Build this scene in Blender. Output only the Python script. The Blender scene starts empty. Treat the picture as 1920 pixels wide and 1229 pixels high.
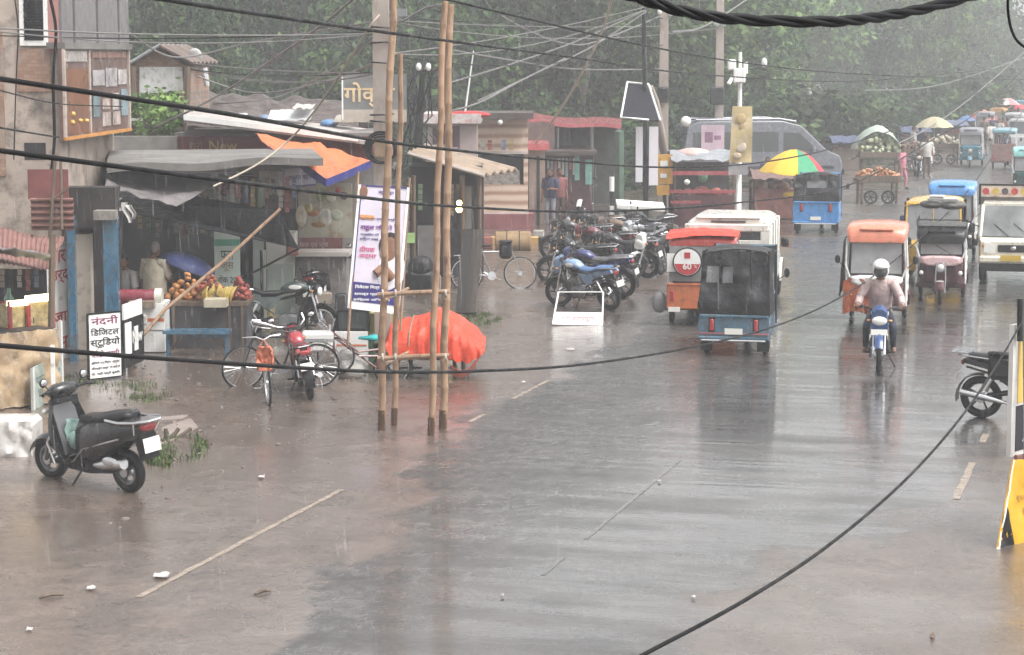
import bpy, math, random
from mathutils import Vector, Matrix, noise
R = math.radians
rnd = random.Random(11)
S = bpy.context.scene
COL = S.collection
F, CX, CY, HOR, CAMH = 4200.0, 960.0, 614.5, 105.0, 5.0
PITCH = math.atan((CY - HOR) / F)
FWD = Vector((0, math.cos(PITCH), -math.sin(PITCH)))
UPV = Vector((0, math.sin(PITCH), math.cos(PITCH)))
CAM = Vector((0, 0, CAMH))
def ray(px, py):
    return FWD + Vector((1, 0, 0)) * ((px - CX) / F) + UPV * ((CY - py) / F)
def P(px, py, Y):
    d = ray(px, py); return CAM + d * (Y / d.y)
def G(px, py, z=0.0):
    d = ray(px, py); return CAM + d * ((z - CAMH) / d.z)
def W(npx, Y):
    return npx * Y / F
ROADYAW = R(-16.07)
RD = Vector((math.sin(-ROADYAW), math.cos(-ROADYAW), 0))
RN = Vector((RD.y, -RD.x, 0))

# ---------------------------------------------------------------- materials
MATS = {}
def nodes_of(name):
    m = bpy.data.materials.new(name); m.use_nodes = True
    nt = m.node_tree
    return m, nt, nt.nodes['Principled BSDF']
def mix_rgb(nt, a, b, fac):
    n = nt.nodes.new('ShaderNodeMix'); n.data_type = 'RGBA'
    for sock, v in ((n.inputs[6], a), (n.inputs[7], b), (n.inputs[0], fac)):
        if hasattr(v, 'links'): nt.links.new(v, sock)
        elif isinstance(v, (int, float)): sock.default_value = v
        else: sock.default_value = (*v[:3], 1)
    return n.outputs[2]
def tex_noise(nt, scale, detail=4, rough=.55, vec=None, dist=0):
    n = nt.nodes.new('ShaderNodeTexNoise')
    n.inputs['Scale'].default_value = scale; n.inputs['Detail'].default_value = detail
    n.inputs['Roughness'].default_value = rough; n.inputs['Distortion'].default_value = dist
    if vec is not None: nt.links.new(vec, n.inputs['Vector'])
    return n.outputs['Fac']
def ramp(nt, fac, stops):
    n = nt.nodes.new('ShaderNodeValToRGB'); e = n.color_ramp.elements
    while len(e) < len(stops): e.new(.5)
    for i, (p, c) in enumerate(stops):
        e[i].position = p
        e[i].color = (c, c, c, 1) if isinstance(c, (int, float)) else (*c[:3], 1)
    nt.links.new(fac, n.inputs[0]); return n.outputs[0]
def coords(nt, kind='Object', scale=None):
    n = nt.nodes.new('ShaderNodeTexCoord'); o = n.outputs[kind]
    if scale:
        mp = nt.nodes.new('ShaderNodeMapping'); mp.inputs['Scale'].default_value = scale
        nt.links.new(o, mp.inputs[0]); o = mp.outputs[0]
    return o
def bump(nt, bs, h, strength, dist=.02):
    n = nt.nodes.new('ShaderNodeBump'); n.inputs['Strength'].default_value = strength
    n.inputs['Distance'].default_value = dist
    nt.links.new(h, n.inputs['Height']); nt.links.new(n.outputs[0], bs.inputs['Normal'])
def M(name, col, rough=.45, metal=0, var=.25, scale=3.0, dirt=None, dirtamt=.0, coat=0, bmp=0, bscale=30, emit=0, alpha=1, trans=0, stretch=None, spec=None, bd=.02):
    """one surface: a base colour with cloudy variation and, when asked, dirt and relief"""
    if name in MATS: return MATS[name]
    m, nt, b = nodes_of(name)
    v = coords(nt, 'Object', stretch)
    f = tex_noise(nt, scale, 5, .6, v)
    lo = tuple(c * (1 - var) for c in col); hi = tuple(min(1, c * (1 + var * .7)) for c in col)
    out = ramp(nt, f, [(.3, lo), (.7, hi)])
    if dirt:
        g = tex_noise(nt, scale * 2.3, 6, .7, v)
        out = mix_rgb(nt, out, dirt, ramp(nt, g, [(.62 - dirtamt * .5, 0), (.78 - dirtamt * .4, .9)]))
    nt.links.new(out, b.inputs['Base Color'])
    b.inputs['Metallic'].default_value = metal
    b.inputs['Specular IOR Level'].default_value = spec if spec is not None else (.5 if rough < .3 or metal else .22)
    r = ramp(nt, tex_noise(nt, scale * 1.7, 3, .5, v), [(.3, max(.03, rough * .7)), (.7, min(1, rough * 1.25))])
    nt.links.new(r, b.inputs['Roughness'])
    if coat: b.inputs['Coat Weight'].default_value = coat; b.inputs['Coat Roughness'].default_value = .08
    if bmp: bump(nt, b, tex_noise(nt, bscale, 4, .6, v), bmp, bd)
    if emit: b.inputs['Emission Color'].default_value = (*col, 1); b.inputs['Emission Strength'].default_value = emit
    if trans: b.inputs['Transmission Weight'].default_value = trans
    if alpha < 1: b.inputs['Alpha'].default_value = alpha
    MATS[name] = m; return m
def paint(name, c, **k):
    k.setdefault('rough', .28); k.setdefault('coat', .5); k.setdefault('var', .12)
    k.setdefault('dirt', (.10, .085, .07)); k.setdefault('dirtamt', .12); k.setdefault('scale', 4)
    return M(name, c, **k)
def cloth(name, c, **k):
    k.setdefault('bd', .05)
    k.setdefault('rough', .55); k.setdefault('var', .22); k.setdefault('bmp', .35); k.setdefault('bscale', 9); k.setdefault('scale', 5)
    return M(name, c, **k)
black = lambda: M('black_plastic', (.010, .010, .011), rough=.32, var=.3, spec=.28)
rubber = lambda: M('tyre_rubber', (.014, .014, .014), rough=.55, var=.3, dirt=(.09, .075, .06), dirtamt=.1)
chrome = lambda: M('chrome', (.62, .62, .63), rough=.2, metal=1, var=.15)
steel = lambda: M('grey_steel', (.28, .28, .29), rough=.4, metal=.7, var=.25, dirt=(.1, .07, .05), dirtamt=.1)
white = lambda: M('white_paint', (.72, .72, .70), rough=.35, var=.08, dirt=(.35, .31, .27), dirtamt=.1)
glass = lambda: M('dark_glass', (.045, .05, .052), rough=.06, var=.1)
lamp_w = lambda: M('lamp_glass', (.75, .75, .72), rough=.12, var=.1, coat=.6)
redlens = lambda: M('red_lens', (.34, .02, .02), rough=.15, var=.15, coat=.6)
wood = lambda: M('weathered_wood', (.13, .095, .07), rough=.5, var=.4, scale=2, stretch=(6, 6, .8), bmp=.3)
bamboo_m = lambda: M('bamboo', (.33, .215, .14), rough=.4, var=.3, scale=2.2, stretch=(3, 3, .5), dirt=(.09, .06, .045), dirtamt=.22)
concrete = lambda: M('concrete', (.17, .16, .15), rough=.55, var=.25, scale=1.4, dirt=(.11, .10, .095), dirtamt=.2, bmp=.25, bscale=14)

# ---------------------------------------------------------------- mesh builder
class B:
    def __init__(s, mat=None):
        s.v = []; s.f = []; s.mi = []; s.mats = []; s.cur = 0; s.xf = None
        if mat: s.mat(mat)
    def mat(s, m):
        if m not in s.mats: s.mats.append(m)
        s.cur = s.mats.index(m); return s
    def add(s, vs, fs):
        o = len(s.v)
        for p in vs:
            p = Vector(p); s.v.append(s.xf @ p if s.xf else p)
        for f in fs: s.f.append([i + o for i in f]); s.mi.append(s.cur)
        return s
    def box(s, c, d, rot=None, taper=(1, 1), bev=0):
        hx, hy, hz = d[0] / 2, d[1] / 2, d[2] / 2
        c = Vector(c); mt = rot if rot is not None else Matrix.Identity(3)
        if bev:
            b = min(bev, hx * .95, hy * .95, hz * .95)
            vs = []; idx = {}
            for sx in (-1, 1):
                for sy in (-1, 1):
                    for sz in (-1, 1):
                        tx, ty = (taper if sz > 0 else (1, 1))
                        for k in range(3):
                            q = [hx * tx, hy * ty, hz]
                            for j in range(3):
                                if j != k: q[j] -= b
                            idx[(sx, sy, sz, k)] = len(vs)
                            vs.append(c + mt @ Vector((q[0] * sx, q[1] * sy, q[2] * sz)))
            fs = []
            I = lambda sx, sy, sz, k: idx[(sx, sy, sz, k)]
            for g in (-1, 1):
                fs.append([I(g, -1, -1, 0), I(g, 1, -1, 0), I(g, 1, 1, 0), I(g, -1, 1, 0)][::g])
                fs.append([I(-1, g, -1, 1), I(-1, g, 1, 1), I(1, g, 1, 1), I(1, g, -1, 1)][::g])
                fs.append([I(-1, -1, g, 2), I(1, -1, g, 2), I(1, 1, g, 2), I(-1, 1, g, 2)][::g])
                for h in (-1, 1):
                    fs.append([I(g, h, -1, 0), I(g, h, -1, 1), I(g, h, 1, 1), I(g, h, 1, 0)])
                    fs.append([I(g, -1, h, 0), I(g, -1, h, 2), I(g, 1, h, 2), I(g, 1, h, 0)])
                    fs.append([I(-1, g, h, 1), I(-1, g, h, 2), I(1, g, h, 2), I(1, g, h, 1)])
            for sx in (-1, 1):
                for sy in (-1, 1):
                    for sz in (-1, 1): fs.append([I(sx, sy, sz, 0), I(sx, sy, sz, 1), I(sx, sy, sz, 2)])
            return s.add(vs, fs)
        vs = []
        for sz in (-1, 1):
            tx, ty = (taper if sz > 0 else (1, 1))
            for sx, sy in ((-1, -1), (1, -1), (1, 1), (-1, 1)):
                vs.append(c + mt @ Vector((sx * hx * tx, sy * hy * ty, sz * hz)))
        return s.add(vs, [[3, 2, 1, 0], [4, 5, 6, 7], [0, 1, 5, 4], [1, 2, 6, 5], [2, 3, 7, 6], [3, 0, 4, 7]])
    def tube(s, pts, r, n=8, cap=True, closed=False):
        pts = [Vector(p) for p in pts]; k = len(pts)
        rs = r if isinstance(r, (list, tuple)) else [r] * k
        vs = []; u = None
        for i, p in enumerate(pts):
            if closed: t = pts[(i + 1) % k] - pts[i - 1]
            else: t = pts[min(i + 1, k - 1)] - pts[max(i - 1, 0)]
            if t.length < 1e-9: t = Vector((0, 0, 1))
            t.normalize()
            if u is None:
                a = Vector((0, 0, 1)) if abs(t.z) < .9 else Vector((1, 0, 0)); u = a.cross(t).normalized()
            else:
                u = (u - t * u.dot(t))
                u = u.normalized() if u.length > 1e-6 else t.orthogonal().normalized()
            w = t.cross(u)
            for j in range(n):
                a = 2 * math.pi * j / n
                vs.append(p + (u * math.cos(a) + w * math.sin(a)) * rs[i])
        fs = []
        for i in range(k if closed else k - 1):
            for j in range(n):
                a = i * n + j; b = i * n + (j + 1) % n; i2 = ((i + 1) % k) * n
                fs.append([a, b, i2 + (j + 1) % n, i2 + j])
        if cap and not closed:
            fs.append(list(range(n))[::-1]); fs.append([(k - 1) * n + j for j in range(n)])
        return s.add(vs, fs)
    def cyl(s, a, b, r, r2=None, n=12):
        return s.tube([a, b], [r, r if r2 is None else r2], n)
    def ell(s, c, rad, rot=None, nu=12, nv=8, zmin=-1):
        c = Vector(c); mt = rot if rot is not None else Matrix.Identity(3); vs = []; fs = []
        t0 = math.asin(max(-1, zmin))
        for i in range(nv + 1):
            th = t0 + (math.pi / 2 - t0) * i / nv
            for j in range(nu):
                ph = 2 * math.pi * j / nu
                vs.append(c + mt @ Vector((rad[0] * math.cos(th) * math.cos(ph), rad[1] * math.cos(th) * math.sin(ph), rad[2] * math.sin(th))))
        for i in range(nv):
            for j in range(nu):
                fs.append([i * nu + j, i * nu + (j + 1) % nu, (i + 1) * nu + (j + 1) % nu, (i + 1) * nu + j])
        fs.append(list(range(nu))[::-1])
        return s.add(vs, fs)
    def torus(s, c, axis, Rr, r, n=24, m=8, flat=1.0):
        c = Vector(c); ax = Vector(axis).normalized(); u = ax.orthogonal().normalized(); w = ax.cross(u); vs = []; fs = []
        for i in range(n):
            a = 2 * math.pi * i / n; d = u * math.cos(a) + w * math.sin(a)
            for j in range(m):
                b = 2 * math.pi * j / m
                vs.append(c + d * (Rr + r * math.cos(b)) + ax * (r * flat * math.sin(b)))
        for i in range(n):
            for j in range(m):
                fs.append([i * m + j, ((i + 1) % n) * m + j, ((i + 1) % n) * m + (j + 1) % m, i * m + (j + 1) % m])
        return s.add(vs, fs)
    def prism(s, outline, a, b, axis='x', inset=0):
        """2-D outline extruded between a and b along an axis; outline pairs are (y,z), (x,z) or (x,y)"""
        def pt(p, t):
            return (t, p[0], p[1]) if axis == 'x' else ((p[0], t, p[1]) if axis == 'y' else (p[0], p[1], t))
        n = len(outline)
        vs = [pt(p, a) for p in outline] + [pt(p, b) for p in outline]
        fs = [[i, (i + 1) % n, n + (i + 1) % n, n + i] for i in range(n)] + [list(range(n))[::-1], list(range(n, 2 * n))]
        return s.add(vs, fs)
    def loft(s, secs, cap=True):
        n = len(secs[0]); vs = [p for q in secs for p in q]; fs = []
        for i in range(len(secs) - 1):
            for j in range(n):
                fs.append([i * n + j, i * n + (j + 1) % n, (i + 1) * n + (j + 1) % n, (i + 1) * n + j])
        if cap: fs.append(list(range(n))[::-1]); fs.append([(len(secs) - 1) * n + j for j in range(n)])
        return s.add(vs, fs)
    def sheet(s, fn, nu, nv, th=.004):
        """a thin two-sided sheet: fn(u,v) -> point"""
        a = [[Vector(fn(i / nu, j / nv)) for j in range(nv + 1)] for i in range(nu + 1)]
        vs = []; lay = []
        for sgn in (1, -1):
            for i in range(nu + 1):
                for j in range(nv + 1):
                    du = a[min(i + 1, nu)][j] - a[max(i - 1, 0)][j]; dv = a[i][min(j + 1, nv)] - a[i][max(j - 1, 0)]
                    n = du.cross(dv); n = n.normalized() if n.length > 1e-9 else Vector((0, 0, 1))
                    vs.append(a[i][j] + n * (th / 2 * sgn))
        q = (nu + 1) * (nv + 1); ix = lambda i, j, k: k * q + i * (nv + 1) + j; fs = []
        for i in range(nu):
            for j in range(nv):
                fs.append([ix(i, j, 0), ix(i + 1, j, 0), ix(i + 1, j + 1, 0), ix(i, j + 1, 0)])
                fs.append([ix(i, j, 1), ix(i, j + 1, 1), ix(i + 1, j + 1, 1), ix(i + 1, j, 1)])
        for i in range(nu):
            fs.append([ix(i, 0, 0), ix(i, 0, 1), ix(i + 1, 0, 1), ix(i + 1, 0, 0)]); fs.append([ix(i, nv, 0), ix(i + 1, nv, 0), ix(i + 1, nv, 1), ix(i, nv, 1)])
        for j in range(nv):
            fs.append([ix(0, j, 0), ix(0, j + 1, 0), ix(0, j + 1, 1), ix(0, j, 1)]); fs.append([ix(nu, j, 0), ix(nu, j, 1), ix(nu, j + 1, 1), ix(nu, j + 1, 0)])
        return s.add(vs, fs)
    def quad(s, a, b, c, d, th=.004):
        a, b, c, d = map(Vector, (a, b, c, d))
        return s.sheet(lambda u, v: a.lerp(b, u).lerp(d.lerp(c, u), v), 1, 1, th)
    def out(s, name, parent=None, smooth=40, loc=None):
        if isinstance(parent, tuple): parent, mx = parent; s.v = [mx @ v for v in s.v]
        me = bpy.data.meshes.new(name); me.from_pydata(s.v, [], s.f)
        for m in s.mats: me.materials.append(m)
        me.polygons.foreach_set('material_index', s.mi)
        if smooth:
            me.polygons.foreach_set('use_smooth', [True] * len(s.f)); me.set_sharp_from_angle(angle=R(smooth))
        me.update()
        o = bpy.data.objects.new(name, me); COL.objects.link(o)
        if parent: o.parent = parent
        if loc is not None: o.location = loc
        return o
def thing(name, label, cat, loc=(0, 0, 0), yaw=0, group=None, lean=0):
    o = bpy.data.objects.new(name, None); COL.objects.link(o); o.empty_display_size = .2
    o.location = loc; o.rotation_euler = (0, lean, yaw); return tag(o, label, cat, group)
def tag(o, label, cat=None, group=None, kind=None):
    if label: o['label'] = label
    if cat: o['category'] = cat
    if group: o['group'] = group
    if kind: o['kind'] = kind
    return o
def relabel(o, label):
    o['label'] = label; return o
def copy_tree(o, parent=None):
    c = o.copy(); COL.objects.link(c)
    if parent: c.parent = parent
    for ch in list(o.children): copy_tree(ch, c)
    return c
def letters(body, h, mat, parent, mtx, name='lettering', width=None, th=.002, align='CENTER', bold=0, shear=0):
    """writing as thin raised letters; mtx maps text x,y to the board's face"""
    cu = bpy.data.curves.new('writing', 'FONT'); cu.body = body; cu.size = 1; cu.align_x = align; cu.align_y = 'CENTER'
    cu.extrude = 0; cu.offset = bold; cu.resolution_u = 2; cu.space_line = 1.0; cu.shear = shear
    ob = bpy.data.objects.new('writing', cu); COL.objects.link(ob)
    dg = bpy.context.evaluated_depsgraph_get()
    me = bpy.data.meshes.new_from_object(ob.evaluated_get(dg)); bpy.data.objects.remove(ob)
    if not len(me.vertices): return None
    xs = [v.co.x for v in me.vertices]; ys = [v.co.y for v in me.vertices]
    x0, x1, y0, y1 = min(xs), max(xs), min(ys), max(ys)
    sy = h / max(1e-6, (y1 - y0)); sx = (width / max(1e-6, x1 - x0)) if width else sy
    cx = (x0 + x1) / 2 if align == 'CENTER' else x0
    for v in me.vertices: v.co = ((v.co.x - cx) * sx, (v.co.y - (y0 + y1) / 2) * sy, th)
    me.materials.clear(); me.materials.append(mat); me.name = name
    o = bpy.data.objects.new(name, me); COL.objects.link(o); o.parent = parent; o.matrix_local = mtx
    return o
def face_mtx(o, right=(1, 0, 0), up=(0, 0, 1)):
    r = Vector(right).normalized(); u = Vector(up); u = (u - r * u.dot(r)).normalized(); n = r.cross(u)
    m = Matrix((r, u, n)).transposed().to_4x4(); m.translation = Vector(o); return m
def rotz(a): return Matrix.Rotation(a, 3, 'Z')
def rotx(a): return Matrix.Rotation(a, 3, 'X')
def roty(a): return Matrix.Rotation(a, 3, 'Y')

# ---------------------------------------------------------------- camera, light, air
cd = bpy.data.cameras.new('camera'); cam = bpy.data.objects.new('camera', cd); COL.objects.link(cam)
cam.location = CAM; cam.rotation_euler = (R(90) - PITCH, 0, 0)
cd.sensor_width = 36; cd.lens = F / 1920 * 36; cd.clip_start = .5; cd.clip_end = 3000
S.camera = cam
w = bpy.data.worlds.new('World'); S.world = w; w.use_nodes = True
nt = w.node_tree; bg = nt.nodes['Background']
sky = nt.nodes.new('ShaderNodeTexSky'); sky.sky_type = 'NISHITA'; sky.sun_disc = False
sky.sun_elevation = R(58); sky.sun_rotation = R(120); sky.air_density = 1.0; sky.dust_density = 6; sky.ozone_density = 1
hs = nt.nodes.new('ShaderNodeHueSaturation'); hs.inputs['Saturation'].default_value = .04
nt.links.new(sky.outputs[0], hs.inputs['Color']); nt.links.new(hs.outputs[0], bg.inputs['Color'])
bg.inputs['Strength'].default_value = .12
sd = bpy.data.lights.new('sun', 'SUN'); sd.energy = 1.0; sd.angle = R(40); sd.color = (1, .97, .93)
so = bpy.data.objects.new('sun', sd); COL.objects.link(so)
so.rotation_euler = (R(90 - 58), 0, R(180 - 120))
S.view_settings.view_transform = 'Standard'; S.view_settings.look = 'None'; S.view_settings.gamma = 1
S.view_settings.exposure = EXPOSURE = 1.4
S.cycles.use_denoising = True
S.cycles.volume_bounces = 1; S.cycles.max_bounces = 8; S.cycles.transparent_max_bounces = 12
S.cycles.caustics_reflective = False; S.cycles.caustics_refractive = False

hz = B(); hz.box((0, 60, 15.4), (1160, 1060, 33.0))
hm = bpy.data.materials.new('rain_haze'); hm.use_nodes = True; n_ = hm.node_tree; n_.nodes.remove(n_.nodes['Principled BSDF'])
pv = n_.nodes.new('ShaderNodeVolumePrincipled'); pv.inputs['Color'].default_value = (.92, .94, .96, 1)
pv.inputs['Density'].default_value = HAZE = .0019; pv.inputs['Anisotropy'].default_value = .2
n_.links.new(pv.outputs[0], n_.nodes['Material Output'].inputs['Volume'])
hz.mat(hm); tag(hz.out('haze', smooth=0), 'pale rain haze filling the whole street', None, None, 'stuff')
# ---------------------------------------------------------------- ground and road
def uvs(o, fn):
    me = o.data; uv = me.uv_layers.new(name='UVMap')
    for l in me.loops: uv.data[l.index].uv = fn(me.vertices[l.vertex_index].co)
def math_(nt, op, a, b2):
    n = nt.nodes.new('ShaderNodeMath'); n.operation = op
    for s_, q in ((n.inputs[0], a), (n.inputs[1], b2)):
        if hasattr(q, 'links'): nt.links.new(q, s_)
        else: s_.default_value = q
    return n.outputs[0]
def mud_nodes(nt):
    v = coords(nt, 'Object')
    big = tex_noise(nt, .35, 5, .6, v, .4); mid = tex_noise(nt, 1.8, 7, .68, v); fine = tex_noise(nt, 17, 6, .72, v)
    c = ramp(nt, mid, [(.3, (.070, .050, .040)), (.52, (.115, .085, .069)), (.72, (.175, .135, .112))])
    c = mix_rgb(nt, c, (.035, .027, .023), ramp(nt, fine, [(.53, 0), (.68, .8)]))
    c = mix_rgb(nt, c, (.30, .25, .21), ramp(nt, tex_noise(nt, 40, 3, .6, v), [(.63, 0), (.69, .7)]))
    pud = ramp(nt, big, [(.40, 0), (.62, .75)])
    c = mix_rgb(nt, c, (.115, .085, .068), math_(nt, 'MULTIPLY', pud, .9))
    rr = mix_rgb(nt, ramp(nt, mid, [(.3, .24), (.7, .46)]), (.12, .12, .12), pud)
    spk = tex_noise(nt, 5.5, 7, .72, v, .3)
    c = mix_rgb(nt, c, (.032, .026, .023), ramp(nt, spk, [(.53, 0), (.66, .75)]))
    h = math_(nt, 'ADD', math_(nt, 'MULTIPLY', fine, .40), mid)
    h = math_(nt, 'MULTIPLY', h, math_(nt, 'SUBTRACT', 1.0, math_(nt, 'MULTIPLY', pud, .8)))
    h = math_(nt, 'ADD', h, math_(nt, 'MULTIPLY', tex_noise(nt, 9, 4, .65, v), .22))
    return c, rr, h, math_(nt, 'ADD', .55, math_(nt, 'MULTIPLY', pud, .45))
m, nt, b = nodes_of('wet_mud')
c, rr, h, film0 = mud_nodes(nt)
nt.links.new(film0, b.inputs['Coat Weight']); b.inputs['Coat Roughness'].default_value = .12; b.inputs['Coat IOR'].default_value = 1.45
bn = nt.nodes.new('ShaderNodeBump'); bn.inputs['Strength'].default_value = .25; bn.inputs['Distance'].default_value = .05; nt.links.new(h, bn.inputs['Height']); nt.links.new(bn.outputs[0], b.inputs['Coat Normal'])
nt.links.new(c, b.inputs['Base Color']); nt.links.new(rr, b.inputs['Roughness']); bump(nt, b, h, .5, .05)
MUD = m
g = B(MUD)
def gh(x, y):
    d = RN.x * x + RN.y * y
    z = noise.noise((x * .5, y * .5, 0)) * .03 + noise.noise((x * 1.7, y * 1.7, 5)) * .015
    k = max(0, min(1, (-9.6 - d) / 2.5)) if d < -5 else max(0, min(1, (d + .2) / 2.0))
    return z * k + .10 * k * min(1, max(0, (-10 - d) / 6)) - .012
N1, N2 = 110, 190
vs = []; fs = []
xs = [-500, -200, -80] + [-40 + i * .5 for i in range(150)] + [45, 80, 200, 500]
ys = [-300, -50, 5] + [12 + i * .5 for i in range(120)] + [75, 80, 90, 100, 120, 150, 200, 300, 550]
vs = [(x, y, gh(x, y) if 12 <= y <= 110 and -40 <= x <= 35 else -.012) for x in xs for y in ys]
ny = len(ys)
fs = [[i * ny + j, (i + 1) * ny + j, (i + 1) * ny + j + 1, i * ny + j + 1] for i in range(len(xs) - 1) for j in range(ny - 1)]
g.add(vs, fs); go = g.out('ground', smooth=180); tag(go, 'wet brown mud ground on both sides of the road', None, None, 'structure')

U0, U1 = -10.6, -.6          # road sheet measured across the road; the metre at either side lies under mud
def RP(u, vv, z=0.0): q = RN * u + RD * vv; return Vector((q.x, q.y, z))
m, nt, b = nodes_of('wet_asphalt')
uvn = nt.nodes.new('ShaderNodeUVMap').outputs[0]
sx = nt.nodes.new('ShaderNodeSeparateXYZ'); nt.links.new(uvn, sx.inputs[0])
v = coords(nt, 'Object')
def mapped(scale):
    mp = nt.nodes.new('ShaderNodeMapping'); mp.inputs['Scale'].default_value = scale; nt.links.new(uvn, mp.inputs[0]); return mp.outputs[0]
mm = lambda op, a, b2: math_(nt, op, a, b2)
mudc, mudr, mudh, mudw = mud_nodes(nt)
fine = tex_noise(nt, 26, 6, .75, v); mid = tex_noise(nt, 1.0, 6, .62, mapped((.7, 1.4, 1)))
asp = ramp(nt, fine, [(.36, (.018, .017, .016)), (.55, (.045, .042, .040)), (.70, (.11, .102, .096))])
asp = mix_rgb(nt, asp, (.095, .086, .079), ramp(nt, mid, [(.42, 0), (.68, .65)]))
# mud washed over both edges: thick beside the edge line, more of it in the near part of the road
wob = tex_noise(nt, 1.0, 5, .6, mapped((.55, .28, 1)))
wob2 = tex_noise(nt, 1.0, 6, .7, mapped((1.6, 1.3, 1)))
edge = mm('ADD', sx.outputs[0], mm('MULTIPLY', mm('SUBTRACT', wob, .5), 4.0))
edge = mm('ADD', edge, mm('MULTIPLY', mm('SUBTRACT', wob2, .5), 2.2))
near = ramp(nt, mm('DIVIDE', sx.outputs[1], 60), [(.30, 1.0), (.46, .0)])
lim = mm('ADD', mm('MULTIPLY', near, 1.9), 1.55)
left = ramp(nt, mm('ADD', mm('SUBTRACT', lim, edge), .5), [(.30, 0), (.66, 1)])
near2 = ramp(nt, mm('DIVIDE', sx.outputs[1], 60), [(.36, 1.0), (.46, .0)])
rlim = mm('SUBTRACT', 8.7, mm('MULTIPLY', near2, 1.7))
right = ramp(nt, mm('ADD', mm('SUBTRACT', edge, rlim), .5), [(.2, 0), (.8, .85)])
hardl = ramp(nt, sx.outputs[0], [(.35 / 1, 1), (.9, 0)])
hardr = ramp(nt, mm('SUBTRACT', sx.outputs[0], 8.7), [(.3, 0), (.95, 1)])
mudf = mm('MAXIMUM', mm('MAXIMUM', left, right), mm('MAXIMUM', hardl, hardr))
nt.links.new(mix_rgb(nt, asp, mudc, mudf), b.inputs['Base Color'])
wet = tex_noise(nt, 1.0, 5, .6, mapped((.40, 1.1, 1)))
grit = tex_noise(nt, 1.0, 7, .72, mapped((5.0, 3.2, 1)), .3)
side_ = ramp(nt, mm('DIVIDE', sx.outputs[0], 10.0), [(.28, 0), (.50, 1.0)])
wetr = ramp(nt, wet, [(.35, .12), (.62, .36)])
wetr = mix_rgb(nt, mix_rgb(nt, wetr, (.5, .5, .5), ramp(nt, grit, [(.42, 0), (.58, .9)])), wetr, mm('MULTIPLY', side_, .75))
nt.links.new(mix_rgb(nt, wetr, mudr, mudf), b.inputs['Roughness'])
side = ramp(nt, mm('DIVIDE', sx.outputs[0], 10.0), [(.26, .28), (.46, 1.0)])
film = mm('MULTIPLY', mm('MULTIPLY', ramp(nt, wet, [(.46, 1.0), (.66, .45)]), side), mm('MAXIMUM', ramp(nt, grit, [(.40, 1.0), (.56, .25)]), mm('MULTIPLY', side_, .92)))
fx = nt.nodes.new('ShaderNodeMix'); nt.links.new(mudf, fx.inputs[0]); nt.links.new(film, fx.inputs[2]); nt.links.new(mudw, fx.inputs[3]); nt.links.new(fx.outputs[0], b.inputs['Coat Weight']); b.inputs['Coat Roughness'].default_value = .05; b.inputs['Coat IOR'].default_value = 1.47
bands = tex_noise(nt, 1.0, 5, .62, mapped((.42, 3.4, 1)), .5)
drops = tex_noise(nt, 12, 4, .65, v)
hc0 = mm('ADD', bands, mm('MULTIPLY', drops, .10))
h1 = mm('ADD', mm('MULTIPLY', bands, 1.0), mm('MULTIPLY', drops, .20))
h1 = mm('ADD', h1, mm('MULTIPLY', mm('MULTIPLY', fine, ramp(nt, wet, [(.38, .08), (.62, 1)])), .30))
hx = nt.nodes.new('ShaderNodeMix'); nt.links.new(mudf, hx.inputs[0]); nt.links.new(h1, hx.inputs[2]); nt.links.new(mudh, hx.inputs[3])
bump(nt, b, hx.outputs[0], .55, .055)
bn = nt.nodes.new('ShaderNodeBump'); bn.inputs['Strength'].default_value = .15; bn.inputs['Distance'].default_value = .05; hc_ = nt.nodes.new('ShaderNodeMix'); nt.links.new(mudf, hc_.inputs[0]); nt.links.new(hc0, hc_.inputs[2]); nt.links.new(mm('MULTIPLY', mudh, 2.0), hc_.inputs[3]); nt.links.new(hc_.outputs[0], bn.inputs['Height']); nt.links.new(bn.outputs[0], b.inputs['Coat Normal'])
ROAD = m
r_ = B(ROAD); NV = 60
us = [i * .5 for i in range(21)]
vv = [-20 + i * 4 for i in range(100)]
vs = [RP(U0 + u, q, .006) for u in us for q in vv]; k = len(vv)
fs = [[i * k + j, (i + 1) * k + j, (i + 1) * k + j + 1, i * k + j + 1] for i in range(len(us) - 1) for j in range(k - 1)]
r_.add(vs, fs); ro = r_.out('road', smooth=0); tag(ro, 'wet asphalt road with rain ripples', None, None, 'structure')
uvs(ro, lambda c_: (RN.dot(c_) - U0, RD.dot(c_)))
# painted edge lines, worn and broken
pm = M('worn_road_paint', (.27, .22, .175), rough=.3, var=.3, scale=5, dirt=(.16, .12, .10), dirtamt=.28)
def line(name, u, a, bq, wd, label, wear, mt=None, seed=1):
    l = B(mt or pm); q = a; q2 = random.Random(seed)
    e = lambda t, s: u + s * wd * (.5 + .22 * noise.noise((t * 2.1, s * 3, seed)) + .12 * noise.noise((t * 7, s * 9, seed)))
    while q < bq:
        if noise.noise((q * .9, seed * 3.3, 0)) * .5 + .5 > wear(q):
            l.add([RP(e(q, -1), q, .010), RP(e(q, 1), q, .010), RP(e(q + .1, 1), q + .1, .010), RP(e(q + .1, -1), q + .1, .010)], [[0, 1, 2, 3]])
        q += .1
    tag(l.out(name, smooth=0), label, None, None, 'structure')
line('road_edge_line', -8.97, 18.6, 90, .07, 'worn pale edge line on the muddy side of the road', lambda q: .22 if q < 24 else (.95 if q < 29 else (.50 if q < 34 else .72)))
line('road_edge_line', -2.08, 25.4, 60, .09, 'worn edge line beside the parked motorcycle on the right', lambda q: .42 if q < 30 else .85, None, 2)
line('road_centre_line', -5.6, 20.5, 70, .05, 'faint raised centre line along the wet road', lambda q: .38 if q < 27 else .97, M('dull_joint', (.085, .08, .076), rough=.25, var=.4, scale=6, coat=.35), 3)

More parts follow.
